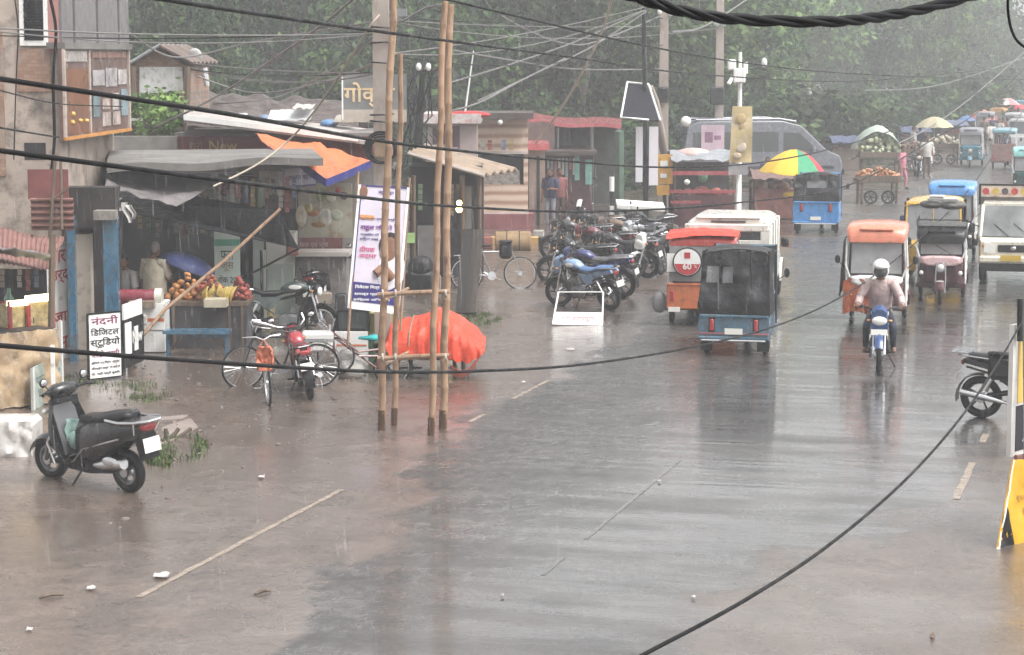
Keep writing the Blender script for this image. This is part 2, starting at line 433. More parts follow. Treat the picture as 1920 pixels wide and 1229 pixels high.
# ---------------------------------------------------------------- leaves
def leaf_mat(name, dark, light, tip):
    m, nt, b = nodes_of(name); v = coords(nt, 'Object')
    f = tex_noise(nt, .75, 5, .62, v); g2 = tex_noise(nt, 3.2, 3, .6, v)
    c = ramp(nt, f, [(.40, dark), (.53, light), (.66, tip)])
    c = mix_rgb(nt, c, tuple(q * .35 for q in dark), ramp(nt, g2, [(.5, 0), (.7, .7)]))
    oi = nt.nodes.new('ShaderNodeObjectInfo'); hs = nt.nodes.new('ShaderNodeHueSaturation')
    mr = nt.nodes.new('ShaderNodeMapRange'); mr.inputs[3].default_value = .75; mr.inputs[4].default_value = 1.8
    nt.links.new(oi.outputs['Random'], mr.inputs[0]); nt.links.new(mr.outputs[0], hs.inputs['Value'])
    nt.links.new(c, hs.inputs['Color']); nt.links.new(hs.outputs[0], b.inputs['Base Color'])
    b.inputs['Roughness'].default_value = .6; b.inputs['Specular IOR Level'].default_value = .15
    tr = nt.nodes.new('ShaderNodeBsdfTranslucent'); nt.links.new(hs.outputs[0], tr.inputs[0])
    mx = nt.nodes.new('ShaderNodeMixShader'); mx.inputs[0].default_value = .25
    nt.links.new(b.outputs[0], mx.inputs[1]); nt.links.new(tr.outputs[0], mx.inputs[2])
    nt.links.new(mx.outputs[0], nt.nodes['Material Output'].inputs['Surface'])
    return m
LEAF = [leaf_mat('leaf_dark', (.012, .028, .010), (.034, .068, .022), (.11, .17, .05)),
        leaf_mat('leaf_mid', (.016, .036, .013), (.048, .092, .028), (.14, .215, .065)),
        leaf_mat('leaf_light', (.026, .054, .018), (.080, .138, .040), (.19, .275, .085))]
BARK = M('tree_bark', (.09, .07, .055), rough=.6, var=.35, scale=2, stretch=(3, 3, .6), bmp=.5)
def crown_mesh(seed, rx, rz, nclump, nleaf, size, droop, mat, cr=1.3):
    q = random.Random(seed); b = B(mat)
    vs = []; fs = []
    for i in range(nclump):
        while True:
            p = Vector((q.uniform(-1, 1), q.uniform(-1, 1), q.uniform(-1, 1)))
            if .25 < p.length < 1: break
        p = p.normalized() * (p.length ** .55)
        c = Vector((p.x * rx, p.y * rx, p.z * rz)) * q.uniform(.8, 1.12)
        r = cr * q.uniform(.6, 1.25)
        for j in range(nleaf):
            d = Vector((q.gauss(0, .45), q.gauss(0, .45), q.gauss(0, .38))) * r
            o = c + d; o.z -= droop * (d.x * d.x + d.y * d.y) / r * .5
            s = size * q.uniform(.55, 1.3)
            a = Vector((q.uniform(-1, 1), q.uniform(-1, 1), q.uniform(-.6 - droop, .3))).normalized()
            t = a.cross(Vector((q.uniform(-1, 1), q.uniform(-1, 1), q.uniform(-1, 1)))).normalized()
            k = len(vs)
            vs += [o, o + a * s * .5 + t * s * .26, o + a * s, o + a * s * .5 - t * s * .26]; fs.append([k, k + 1, k + 2, k + 3])
    b.add(vs, fs); return b
def make_tree(seed, h, rx, rz, nclump, nleaf, size, droop, mat, cz, cr=1.3):
    root = bpy.data.objects.new('broadleaf_tree', None); COL.objects.link(root)
    cb = crown_mesh(seed, rx, rz, nclump, nleaf, size, droop, mat, cr)
    co = cb.out('crown', root, smooth=0); co.location = (0, 0, cz)
    q = random.Random(seed + 5); t = B(BARK)
    pts = [Vector((q.uniform(-.1, .1) * i, q.uniform(-.1, .1) * i, i * cz / 4)) for i in range(5)]
    t.tube(pts, [.34, .27, .23, .2, .14], 9)
    for i in range(6):
        a = q.uniform(0, 6.28); s0 = pts[2].lerp(pts[4], q.random())
        e = Vector((math.cos(a) * rx * .7, math.sin(a) * rx * .7, cz + q.uniform(-.2, .6) * rz))
        t.tube([s0, s0.lerp(e, .5) + Vector((0, 0, .3)), e], [.13, .08, .03], 6)
    t.out('trunk', root, smooth=60)
    return root
PROTO = [make_tree(1, 12, 5.0, 5.2, 120, 112, .36, .9, LEAF[0], 5.8, 1.15),
         make_tree(2, 12, 4.6, 5.4, 115, 112, .37, .6, LEAF[1], 6.0, 1.0),
         make_tree(3, 12, 5.4, 4.8, 120, 112, .38, 1.0, LEAF[0], 5.2, 1.25),
         make_tree(4, 12, 4.2, 5.0, 105, 118, .38, .5, LEAF[2], 5.8, .95)]
KIND = ['drooping dark green tree', 'mid green bushy tree', 'broad shadowy tree with hanging sprays', 'pale fresh green tree']
used = set()
def tree(px, Y, k, sc, where, zdrop=0, yaw=None):
    o = PROTO[k]
    if k in used: o = copy_tree(o)
    used.add(k)
    if px > 1380 and Y < 200: Y *= 1.38; sc *= 1.36
    p = P(px, HOR, Y); o.location = (p.x, Y, zdrop); o.scale = (sc, sc, sc * rnd.uniform(.92, 1.1)); o.rotation_euler = (0, 0, rnd.uniform(0, 6.28) if yaw is None else yaw)
    tag(o, KIND[k] + ' ' + where, 'tree', 'trees lining the far side of the street'); return o
TREES = [(250, 92, 0, 1.05, 'behind the small gabled hut'), (330, 78, 1, .62, 'at the left corner above the poster board'), (420, 99, 2, 1.15, 'left of the concrete pole, over the grey slab roof'), (560, 90, 0, 1.1, 'above the orange tarpaulin'),
  (680, 104, 2, 1.2, 'directly behind the concrete pole'), (790, 92, 0, 1.1, 'behind the tall bamboo poles'), (900, 108, 2, 1.15, 'over the white rimmed kiosk'), (960, 96, 0, 1.05, 'above the striped kiosk'), (1060, 100, 2, 1.1, 'where the tan cable crosses'), (1090, 92, 1, .95, 'above the red roof line'),
  (1180, 104, 1, 1.1, 'behind the black panel'), (1240, 98, 3, .95, 'just left of the second concrete pole'), (1320, 112, 1, 1.15, 'between the two distant concrete poles'), (1420, 108, 1, 1.05, 'behind the camera pole'), (1500, 122, 3, 1.15, 'above the grey van'), (1580, 116, 1, 1.05, 'behind the vegetable cart'),
  (1640, 128, 3, 1.2, 'with bright clumps over the carts'), (1710, 140, 1, 1.2, 'leaning over the road stalls'), (1700, 118, 3, .82, 'with bright low branches above the beige umbrella'), (1790, 165, 0, 1.2, 'dim in the haze near the road end'), (1840, 200, 2, .78, 'faint in the haze past the blue rickshaw'), (1760, 215, 1, 1.5, 'rising dim behind the brighter trees'),
  (1905, 250, 1, .62, 'farthest and palest at the road end'), (1950, 200, 0, .55, 'cut by the edge of the picture'), (1990, 280, 2, .6, 'beyond the last stall in the haze'), (1860, 300, 2, .72, 'barely visible at the end of the road'),
  (160, 100, 2, 1.1, 'hidden mostly by the poster board'), (60, 96, 0, 1.1, 'behind the brick building'), (500, 112, 1, 1.3, 'in the second row left of the pole'), (850, 118, 0, 1.3, 'in the second row right of the bamboo'), (1130, 122, 2, 1.35, 'in the second row beyond the red roof'), (1390, 132, 0, 1.35, 'in the second row behind the two poles')]
for a in TREES: tree(*a[:4], a[4])

shrub0 = crown_mesh(77, 2.2, 1.5, 40, 60, .40, .4, LEAF[0], .7)
so_ = shrub0.out('shrub', smooth=0); first = True
for px, Y, sc_, lb in ((1150, 84, 1.0, 'dark shrub under the solar panel'), (1220, 90, 1.1, 'dark shrub left of the round globe lamp'), (1300, 94, 1.2, 'dark shrub behind the globe lamp and the van tail'), (1400, 100, 1.2, 'dark shrub behind the middle of the van'), (1500, 104, 1.3, 'dark shrub behind the front of the grey van'), (1560, 108, 1.2, 'dark shrub right of the grey van'), (1610, 114, 1.2, 'dark shrub behind the vegetable mound'), (1670, 122, 1.3, 'dark shrub between the vegetable mound and the beige umbrella'), (1730, 132, 1.4, 'dark shrub behind the beige umbrella'), (1790, 142, 1.5, 'dim shrub right of the beige umbrella'), (1840, 165, 1.6, 'dim shrub by the far crowd'), (1080, 88, 1.1, 'dark shrub over the red roof line'), (1000, 88, 1.1, 'dark shrub behind the red roofed kiosk'), (880, 84, 1.0, 'dark shrub behind the white rimmed kiosk')):
    o_ = so_ if first else so_.copy()
    if not first: COL.objects.link(o_)
    first = False; p = P(px, HOR, Y); o_.location = (p.x, Y, 1.0 * sc_); o_.scale = (sc_,) * 3; o_.rotation_euler = (0, 0, rnd.uniform(0, 6.28)); tag(o_, lb, 'shrub', 'shrubs under the trees')
# ---------------------------------------------------------------- people
SKIN = M('brown_skin', (.20, .105, .065), rough=.45, var=.1)
HAIR = M('black_hair', (.012, .010, .010), rough=.4, var=.3)
GREY_HAIR = M('grey_hair', (.13, .12, .115), rough=.5, var=.3)
EYE = M('dark_eye', (.015, .012, .012), rough=.1, var=.1)
LIP = M('lip', (.17, .07, .055), rough=.4, var=.1)
SHOE = M('dark_shoe', (.03, .025, .02), rough=.4, var=.2)
BASE_J = dict(pelvis=(0, 0, .94), spine=(0, .01, 1.12), chest=(0, .0, 1.30), neck=(0, -.005, 1.45), nape=(0, .015, 1.53),
    shL=(-.18, 0, 1.40), elL=(-.23, -.03, 1.12), wrL=(-.24, .05, .87), haL=(-.24, .075, .79),
    shR=(.18, 0, 1.40), elR=(.23, -.03, 1.12), wrR=(.24, .05, .87), haR=(.24, .075, .79),
    hiL=(-.095, 0, .88), knL=(-.10, .03, .49), anL=(-.10, -.02, .09), toL=(-.12, .15, .035),
    hiR=(.095, 0, .88), knR=(.10, .03, .49), anR=(.10, -.02, .09), toR=(.12, .15, .035))
RAD = dict(pelvis=(.15, .115), spine=(.145, .11), chest=(.165, .115), neck=(.062, .062), nape=(.055, .055), sh=(.072, .072), el=(.05, .05), wr=(.034, .034), ha=(.042, .024),
    hi=(.095, .095), kn=(.066, .066), an=(.046, .046), to=(.042, .03))
EDG = [('pelvis', 'spine', 'S'), ('spine', 'chest', 'S'), ('chest', 'neck', 'S'), ('neck', 'nape', 'K'),
    ('chest', 'shL', 'S'), ('shL', 'elL', 'S'), ('elL', 'wrL', 'A'), ('wrL', 'haL', 'K'), ('chest', 'shR', 'S'), ('shR', 'elR', 'S'), ('elR', 'wrR', 'A'), ('wrR', 'haR', 'K'),
    ('pelvis', 'hiL', 'P'), ('hiL', 'knL', 'P'), ('knL', 'anL', 'P'), ('anL', 'toL', 'F'), ('pelvis', 'hiR', 'P'), ('hiR', 'knR', 'P'), ('knR', 'anR', 'P'), ('anR', 'toR', 'F')]
def person(label, loc, yaw, shirt, pants, pose=None, sc=1.0, long_sleeve=False, hair=HAIR, foot=None, look=(0, 1, 0), curl=.45, group=None, fat=1.0, name='person', skirt=False, loose=True):
    J = dict(BASE_J); J.update(pose or {}); J = {k: Vector(v) for k, v in J.items()}
    names = list(J); idx = {n: i for i, n in enumerate(names)}
    me = bpy.data.meshes.new('person_skeleton')
    me.from_pydata([J[n] for n in names], [(idx[a], idx[b]) for a, b, _ in EDG], [])
    o = bpy.data.objects.new('skeleton', me); COL.objects.link(o)
    o.modifiers.new('skin', 'SKIN').use_smooth_shade = True
    sub = o.modifiers.new('sub', 'SUBSURF'); sub.levels = 1; sub.render_levels = 1
    for n in names:
        r = RAD.get(n) or RAD[n[:-1]]; k = fat if n in ('pelvis', 'spine', 'chest') else 1
        me.skin_vertices[0].data[idx[n]].radius = (r[0] * k, r[1] * k)
        me.skin_vertices[0].data[idx[n]].use_root = n == 'pelvis'
    dg = bpy.context.evaluated_depsgraph_get()
    ev = bpy.data.meshes.new_from_object(o.evaluated_get(dg)); bpy.data.objects.remove(o)
    b = B(); segs = [(J[a], J[q], t) for a, q, t in EDG]
    MT = dict(S=shirt, A=shirt if long_sleeve else SKIN, K=SKIN, P=pants, F=foot or SHOE)
    for t in MT.values(): b.mat(t)
    def near(p):
        best = None
        for a, q, t in segs:
            d = q - a; s_ = max(0, min(1, (p - a).dot(d) / d.length_squared)); e = (p - (a + d * s_)).length
            if best is None or e < best[0]: best = (e, t)
        return best[1]
    b.v = [v.co.copy() for v in ev.vertices]
    for p in ev.polygons:
        b.f.append(list(p.vertices)); c = sum((b.v[i] for i in p.vertices), Vector()) / len(p.vertices)
        b.mat(MT[near(c)]); b.mi.append(b.cur)
    bpy.data.meshes.remove(ev)
    # head with a face
    lk = Vector(look).normalized(); rt = lk.cross(Vector((0, 0, 1))).normalized(); up = rt.cross(lk)
    hm_ = Matrix((rt, lk, up)).transposed(); hc = J['nape'] + up * .085 + lk * .02
    q = lambda x, y, z: hc + hm_ @ Vector((x, y, z))
    b.mat(SKIN)
    secs = []
    for z, rx, ry, oy in ((-.115, .030, .034, .035), (-.10, .046, .056, .028), (-.06, .060, .080, .012), (0, .072, .094, 0), (.05, .073, .096, -.005), (.09, .058, .076, -.008), (.115, .026, .034, -.01)):
        secs.append([q(rx * math.cos(a * math.pi / 7), oy + ry * math.sin(a * math.pi / 7), z) for a in range(14)])
    b.loft(secs)
    b.tube([q(0, .088, .02), q(0, .105, -.012), q(0, .098, -.03), q(0, .085, -.032)], [.007, .012, .016, .010], 6)
    for s_ in (-1, 1):
        b.ell(q(.075 * s_, -.005, -.005), (.010, .020, .030), hm_, 8, 6)
        b.mat(EYE); b.ell(q(.030 * s_, .085, .015), (.013, .010, .007), hm_, 8, 6); b.box(q(.030 * s_, .090, .035), (.032, .008, .007), hm_); b.mat(SKIN)
    b.mat(LIP); b.ell(q(0, .080, -.058), (.024, .011, .008), hm_, 8, 6); b.mat(SKIN)
    # hands: five fingers that curl from the palm, thumb from its side
    for sd in 'LR':
        wv = J['wr' + sd]; hv = J['ha' + sd]; d = (hv - wv).normalized(); s_ = -1 if sd == 'L' else 1
        side = d.cross(Vector((0, 0, 1)));
        if side.length < .3: side = Vector((0, 1, 0)) - d * d.y
        side.normalize(); nn = d.cross(side).normalized()
        if nn.z > 0 and abs(nn.z) > .3: nn = -nn
        for k, ln in enumerate((.070, .080, .075, .058)):
            o_ = hv + side * (.030 - k * .020) + d * .012; p0 = o_; pts = [p0]; a = 0
            for j in range(3):
                a += curl * .9; p0 = p0 + (d * math.cos(a) + nn * math.sin(a)) * ln / 3 * 1.1; pts.append(p0)
            b.tube(pts, [.010, .0095, .0085, .007], 6)
        tp = wv.lerp(hv, .45) + side * .03
        b.tube([tp, tp + side * .022 + d * .025 + nn * .01, tp + side * .018 + d * .055 + nn * .028], [.012, .0105, .008], 6)
    body = b.out(name, smooth=80); body.location = loc; body.rotation_euler = (0, 0, yaw); body.scale = (sc,) * 3
    tag(body, label, 'person', group)
    if hair:
        h = B(hair); secs = []
        for z, rx, ry, oy in ((-.045, .070, .060, -.040), (.0, .080, .082, -.024), (.045, .083, .098, -.012), (.09, .068, .084, -.010), (.128, .032, .04, -.01)):
            secs.append([q(rx * math.cos(a * math.pi / 7), oy + ry * math.sin(a * math.pi / 7), z) for a in range(14)])
        h.loft(secs); h.out('hair', body, smooth=80)
    if loose:
        sh = B(shirt); ax = (J['shR'] - J['shL']).normalized(); cs = [J['pelvis'] + Vector((0, 0, -.07)), J['pelvis'].lerp(J['spine'], .5), J['spine'], J['chest'], J['chest'].lerp(J['neck'], .62), J['neck'] + Vector((0, 0, .015))]; rg = []
        for i, (c_, (ra, rb)) in enumerate(zip(cs, ((.195, .15), (.185, .145), (.185, .14), (.20, .14), (.155, .105), (.075, .07)))):
            t_ = (cs[min(i + 1, 5)] - cs[max(i - 1, 0)]).normalized(); f_ = t_.cross(ax).normalized(); f_ = -f_; kk = fat if i < 4 else 1
            rg.append([c_ + (ax * math.cos(a * math.pi / 9) * ra * kk + f_ * math.sin(a * math.pi / 9) * rb * kk) * (1 + .09 * noise.noise((a * .9, i * 1.3, loc[0])) * (i < 4)) for a in range(18)])
        sh.loft(rg, cap=False)
        for sd in 'LR':
            s0, e0, w0 = J['sh' + sd], J['el' + sd], J['wr' + sd]; i0 = s0.lerp(J['chest'], .35)
            sp_ = [i0, s0, s0.lerp(e0, .5), s0.lerp(e0, .86)]; rr_ = [.088, .088, .078, .074]
            if long_sleeve: sp_ += [e0, e0.lerp(w0, .5), e0.lerp(w0, .88)]; rr_ += [.068, .058, .052]
            sh.tube(sp_, rr_, 10)
        sh.out('shirt', body, smooth=70)
    if skirt:
        k = B(pants); pz = J['pelvis']
        k.loft([[pz + Vector((rr * math.cos(a * .524), rr * .85 * math.sin(a * .524), dz)) for a in range(12)] for dz, rr in ((.08, .15), (-.1, .18), (-.45, .21), (-.80, .26))]); k.out('skirt', body)
    return body
# ---------------------------------------------------------------- two-wheelers
def wheel(parent, loc, Rr, wd, rim=None, spokes=0, disc=True, lean=0, steer=0, name='wheel', rimw=None):
    rim = rim or steel()
    b = B(rim); rw = rimw or wd * .7
    b.torus((0, 0, 0), (1, 0, 0), Rr - wd * .95, wd * .28, 26, 6, 1.4)
    b.cyl((-wd * .6, 0, 0), (wd * .6, 0, 0), Rr * .13, n=10)
    if spokes:
        for i in range(spokes):
            a = 2 * math.pi * i / spokes; r1 = Rr - wd
            b.tube([(wd * .3 * (1 if i % 2 else -1), math.cos(a) * Rr * .1, math.sin(a) * Rr * .1), (0, math.cos(a + .12) * r1, math.sin(a + .12) * r1)], max(.0022, Rr * .006) if spokes > 8 else .018, 4)
    if disc: b.cyl((-wd * .25, 0, 0), (wd * .25, 0, 0), Rr * .62, n=20)
    o = b.out(name, parent, loc=loc); o.rotation_euler = (0, lean, steer)
    t = B(rubber()); t.torus((0, 0, 0), (1, 0, 0), Rr - wd * .5, wd * .5, 28, 8, 1.05); t.out('tyre', o, smooth=60)
    return o
def plate(parent, c, wd, h, text, tilt=0, mat=None, up=None, right=(1, 0, 0)):
    b = B(mat or M('plate_white', (.72, .71, .66), rough=.35, var=.05)); n = Vector(right).cross(Vector(up or (0, -math.sin(tilt), math.cos(tilt))))
    rt = Vector(right).normalized(); u = Vector(up or (0, -math.sin(tilt), math.cos(tilt))).normalized(); n = rt.cross(u)
    mt = Matrix((rt, u, n)).transposed(); b.box(c, (wd, h, .008), mt)
    o = b.out('number_plate', parent)
    return o
def motorcycle(label, px, py, yaw, tankc, lean=R(-7), sc=1.0, plate_txt=None, seatm=None, tank_cover=False, style='commuter', group='motorcycles parked along the street', alloy=True, steer=0, mirrors=True, stripe=None, loc=None, name='motorcycle', rack=False, fairing=None):
    t = thing(name, label, "motorcycle", loc or G(px, py), yaw, group, lean); t.scale = (sc,) * 3
    eng = M('engine_alloy', (.16, .16, .165), rough=.4, metal=.6, var=.4, scale=9); blk = black()
    for y, nm in ((-.64, 0), (.64, 1)):
        wheel(t, (-.14 * math.sin(steer) * nm, y, .30), .30, .095 if nm == 0 else .08, blk if alloy else chrome(), 5 if alloy else 28, False, steer=steer * nm)
        d = B(chrome()); d.cyl((-.07, y, .30), (.07, y, .30), .075, n=14); d.out('brake_drum', t)
    b = B(blk)                                                     # frame tubes and swing arm
    for s in (-1, 1):
        b.tube([(s * .05, .46, .86), (s * .11, .30, .55), (s * .12, .22, .26), (s * .12, -.12, .24), (s * .12, -.22, .42)], .018, 6)
        b.tube([(s * .10, -.18, .40), (s * .11, -.66, .30)], .022, 6)
        b.tube([(s * .10, -.15, .46), (s * .12, -.45, .66), (s * .10, -.82, .74)], .016, 6)
    b.tube([(0, .47, .88), (0, .2, .76), (0, -.2, .68)], .03, 6)
    b.out('frame', t)
    b = B(eng); b.box((0, .10, .36), (.26, .34, .20), bev=.05)
    for k in range(5): b.box((0, .20 + k * .012, .47 + k * .032), (.20, .19, .018), rotx(-.3))
    b.cyl((.13, .02, .35), (.17, .02, .35), .10, n=16); b.cyl((-.13, .05, .35), (-.165, .05, .35), .09, n=16); b.out('engine', t)
    b = B(chrome())
    b.tube([(.06, .30, .46), (.11, .34, .36), (.14, .25, .22), (.15, -.1, .23), (.16, -.3, .29)], .024, 8); b.tube([(.16, -.28, .28), (.18, -.55, .34), (.185, -.88, .40)], [.03, .048, .045], 10); b.out('exhaust', t)
    for s in (-1, 1):
        b = B(chrome()); b.tube([(s * .10, -.42, .66), (s * .115, -.60, .36)], .028, 8); b.out('shock_absorber', t)
    XF = Matrix.Translation((0, .50, 0)) @ Matrix.Rotation(steer, 4, 'Z'); st = (t, XF)
    b = B(chrome())
    for s in (-1, 1): b.tube([(s * .085, -.04, .92), (s * .085, .08, .52), (s * .085, .14, .30)], [.022, .024, .028], 8)
    b.out('fork', st)
    b = B(blk); b.tube([(-.37, -.20, 1.02), (-.24, -.12, 1.04), (-.06, -.04, .97), (.06, -.04, .97), (.24, -.12, 1.04), (.37, -.20, 1.02)], .013, 6)
    for s in (-1, 1): b.tube([(s * .37, -.20, 1.02), (s * .25, -.125, 1.04)], .019, 8); b.tube([(s * .36, -.13, 1.01), (s * .22, -.07, 1.03)], .007, 5)
    b.box((0, 0, .98), (.16, .09, .07), bev=.02); b.out('handlebar', st)
    hl = B(fairing or tankc if style != 'classic' else blk)
    if style == 'classic': hl.ell((0, .07, .86), (.095, .08, .095))
    else:
        hl.loft([[(x * w_, y, z + dz) for x, dz in ((-1, -.09), (-.8, -.15), (.8, -.15), (1, -.09), (.75, .13), (.35, .17), (-.35, .17), (-.75, .13))] for y, z, w_ in ((0, .90, .13), (.07, .87, .155), (.12, .84, .135))])
    ho = hl.out('headlight_cowl', st)
    lb = B(lamp_w()); lb.ell((0, .115, .83), (.125, .04, .075) if style != 'classic' else (.085, .05, .085)); lb.out('headlight', (ho, XF))
    for s in (-1, 1):
        ib = B(M('amber_lens', (.55, .22, .03), rough=.2, coat=.5)); ib.ell((s * .17, .04, .83), (.035, .03, .02)); ib.out('indicator', st)
        if mirrors:
            mb = B(blk); mb.tube([(s * .22, -.10, 1.04), (s * .30, -.10, 1.18)], .006, 5); mb.ell((s * .33, -.10, 1.21), (.062, .018, .042)); mo = mb.out('mirror', st)
            gb = B(chrome()); gb.ell((s * .33, -.112, 1.21), (.052, .010, .034)); gb.out('mirror_glass', (mo, XF))
    fm = B(fairing or blk)                                          # front mudguard follows the wheel
    fm.sheet(lambda u, v_: ((v_ - .5) * .13, .14 + .335 * math.cos(R(25 + 130 * u)), .30 + .335 * math.sin(R(25 + 130 * u)) - abs(v_ - .5) * .05), 8, 4, .008); fm.out('front_mudguard', st, smooth=70)
    b = B(tankc)
    prof = [(.44, .84, .05, .04), (.40, .90, .10, .07), (.26, .92, .135, .095), (.08, .89, .125, .09), (-.04, .84, .08, .06)]
    b.loft([[(math.cos(a * math.pi / 6) * w_, y, z + math.sin(a * math.pi / 6) * h) for a in range(12)] for y, z, w_, h in prof]); tk = b.out('fuel_tank', t, smooth=70)
    if stripe:
        for s in (-1, 1):
            q = B(stripe); q.ell((s * .128, .20, .90), (.012, .11, .04)); q.out('tank_stripe', tk)
    cb = B(chrome()); cb.cyl((0, .22, 1.005), (0, .22, 1.025), .035, n=12); cb.out('fuel_cap', tk)
    b = B(seatm or M('seat_vinyl', (.018, .018, .02), rough=.35, var=.3))
    b.loft([[(math.cos(a * math.pi / 6) * w_, y, z + math.sin(a * math.pi / 6) * h) for a in range(12)] for y, z, w_, h in ((.02, .83, .08, .04), (-.12, .80, .125, .055), (-.34, .80, .135, .055), (-.46, .85, .14, .06), (-.74, .88, .12, .05), (-.80, .88, .06, .03))]); b.out('seat', t, smooth=70)
    for s in (-1, 1):
        b = B(tankc); b.prism([(-.02, .74), (-.18, .54), (-.34, .56), (-.42, .74)], s * .10, s * .13); b.prism([(-.36, .78), (-.42, .70), (-.88, .80), (-.84, .86)], s * .06, s * .12); b.out('side_panel', t)
    b = B(blk); b.sheet(lambda u, v_: ((v_ - .5) * .15, -.64 - .345 * math.cos(R(-10 + 110 * u)), .30 + .345 * math.sin(R(-10 + 110 * u)) - abs(v_ - .5) * .04), 8, 4, .008)
    b.out('rear_mudguard', t, smooth=70)
    b = B(redlens()); b.box((0, -.885, .79), (.15, .05, .08), bev=.02); b.out('tail_light', t)
    b = B(chrome()); b.tube([(-.12, -.5, .87), (-.15, -.8, .90), (-.08, -.93, .90), (.08, -.93, .90), (.15, -.8, .90), (.12, -.5, .87)], .012, 6)
    if rack: b.box((0, -.9, .93), (.26, .24, .015)); [b.tube([(x, -.78, .94), (x, -1.03, .96)], .008, 5) for x in (-.12, -.04, .04, .12)]
    b.out('grab_rail', t)
    plate(t, (0, -.975, .58), .21, .12, plate_txt, tilt=-.25)
    b = B(blk); b.tube([(-.12, .0, .26), (-.26, .06, .02)], .012, 6); b.tube([(-.22, .08, .26), (.24, .08, .26)], .012, 6); b.box((-.20, .08, .27), (.1, .05, .03)); b.box((.22, .08, .27), (.1, .05, .03)); b.out('stand', t)
    return t

def scooter(label, loc, yaw, bodym, sc=1.0, lean=R(-6), bag=False):
    t = thing('scooter', label, 'scooter', loc, yaw, None, lean); t.scale = (sc,) * 3; blk = black()
    wheel(t, (0, -.62, .235), .235, .105, steel(), 5, False); wheel(t, (0, .62, .235), .235, .10, steel(), 5, False, steer=.12)
    for y in (-.62, .62):
        b = B(chrome()); b.cyl((-.075, y, .235), (.075, y, .235), .06, n=14); b.out('wheel_hub', t)
    rr = lambda w_, h, k=2.6, n=16: [(math.copysign(abs(math.cos(2 * math.pi * i / n)) ** (2 / k), math.cos(2 * math.pi * i / n)) * w_, math.copysign(abs(math.sin(2 * math.pi * i / n)) ** (2 / k), math.sin(2 * math.pi * i / n)) * h) for i in range(n)]
    b = B(bodym)                                                    # rear body
    b.loft([[(x, y, z + q) for x, q in rr(w_, h)] for y, z, w_, h in ((.06, .48, .12, .22), (-.05, .51, .20, .25), (-.30, .55, .235, .24), (-.55, .62, .22, .20), (-.80, .70, .17, .14), (-.98, .74, .10, .08))]); bd = b.out('rear_body', t, smooth=70)
    b = B(bodym)                                                    # front apron
    b.sheet(lambda u, v_: ((v_ - .5) * 2 * (.19 + .08 * math.sin(math.pi * min(1, u * 1.15))), .26 + .16 * u - .10 * (2 * abs(v_ - .5)) ** 2 + .03 * math.sin(u * 3), .27 + .66 * u), 10, 8, .035); b.out('front_apron', t, smooth=70)
    b = B(M('leg_shield_grey', (.10, .10, .105), rough=.4)); b.sheet(lambda u, v_: ((v_ - .5) * .30, .21 + .16 * u, .34 + .52 * u), 6, 4, .03); b.out('leg_shield', t, smooth=70)
    b = B(blk); b.box((0, .15, .27), (.34, .46, .06), bev=.02); b.out('floorboard', t)
    b = B(blk); b.prism([(.2, .30), (.25, .20), (-.15, .18), (-.5, .22), (-.75, .32), (-.5, .42), (-.1, .36)], -.13, .13); b.out('engine_case', t)
    b = B(bodym); b.sheet(lambda u, v_: ((v_ - .5) * .17, .62 + .275 * math.cos(R(20 + 135 * u)), .235 + .275 * math.sin(R(20 + 135 * u)) - abs(v_ - .5) ** 2 * .18), 9, 6, .012); b.out('front_mudguard', t, smooth=70)
    b = B(M('fork_steel', (.2, .2, .2), rough=.35, metal=.6))
    for s in (-1, 1): b.tube([(s * .07, .42, .62), (s * .085, .56, .40), (s * .085, .62, .235)], .022, 8)
    b.out('fork', t)
    b = B(bodym)                                                    # handlebar cowl with headlight
    b.loft([[(x, y, z + q) for x, q in rr(w_, h, 2.2)] for y, z, w_, h in ((.24, 1.03, .10, .04), (.30, 1.02, .20, .075), (.40, 1.0, .17, .085), (.47, .98, .10, .06))]); hb = b.out('handlebar_cowl', t, smooth=70)
    b = B(lamp_w()); b.ell((0, .465, .985), (.085, .03, .05)); b.out('headlight', hb)
    b = B(lamp_w()); b.ell((-.17, .44, .80), (.045, .03, .03)); b.ell((.17, .44, .80), (.045, .03, .03)); b.out('indicator', t)
    b = B(blk)
    for s in (-1, 1): b.tube([(s * .16, .31, 1.02), (s * .27, .27, 1.04), (s * .36, .22, 1.03)], .018, 8); b.tube([(s * .2, .36, 1.02), (s * .34, .29, 1.02)], .008, 5)
    b.out('handlebar', t)
    for s in (-1, 1):
        b = B(blk); b.tube([(s * .21, .30, 1.05), (s * .25, .30, 1.11)], .007, 5); b.ell((s * .27, .30, 1.14), (.055, .022, .05)); mo = b.out('mirror', t)
        b = B(chrome()); b.ell((s * .27, .284, 1.14), (.044, .012, .04)); b.out('mirror_glass', mo)
    b = B(M('seat_vinyl', (.018, .018, .02), rough=.35, var=.3))
    b.loft([[(x, y, z + q) for x, q in rr(w_, h, 2.4)] for y, z, w_, h in ((.03, .70, .08, .03), (-.06, .74, .13, .06), (-.28, .765, .165, .06), (-.44, .80, .17, .065), (-.70, .84, .15, .06), (-.80, .85, .08, .03))]); b.out('seat', t, smooth=70)
    b = B(chrome()); 
    b.tube([(-.17, -.52, .80), (-.20, -.75, .80), (-.19, -.98, .82), (-.08, -1.09, .83), (.08, -1.09, .83), (.19, -.98, .82), (.20, -.75, .80), (.17, -.52, .80)], .017, 8)
    b.tube([(-.19, -.98, .82), (-.14, -.92, .68)], .012, 6); b.tube([(.19, -.98, .82), (.14, -.92, .68)], .012, 6); b.box((0, -.95, .82), (.28, .2, .02)); b.out('luggage_rack', t)
    b = B(redlens()); b.ell((0, -.985, .76), (.12, .05, .06)); b.out('tail_light', t)
    b = B(chrome())
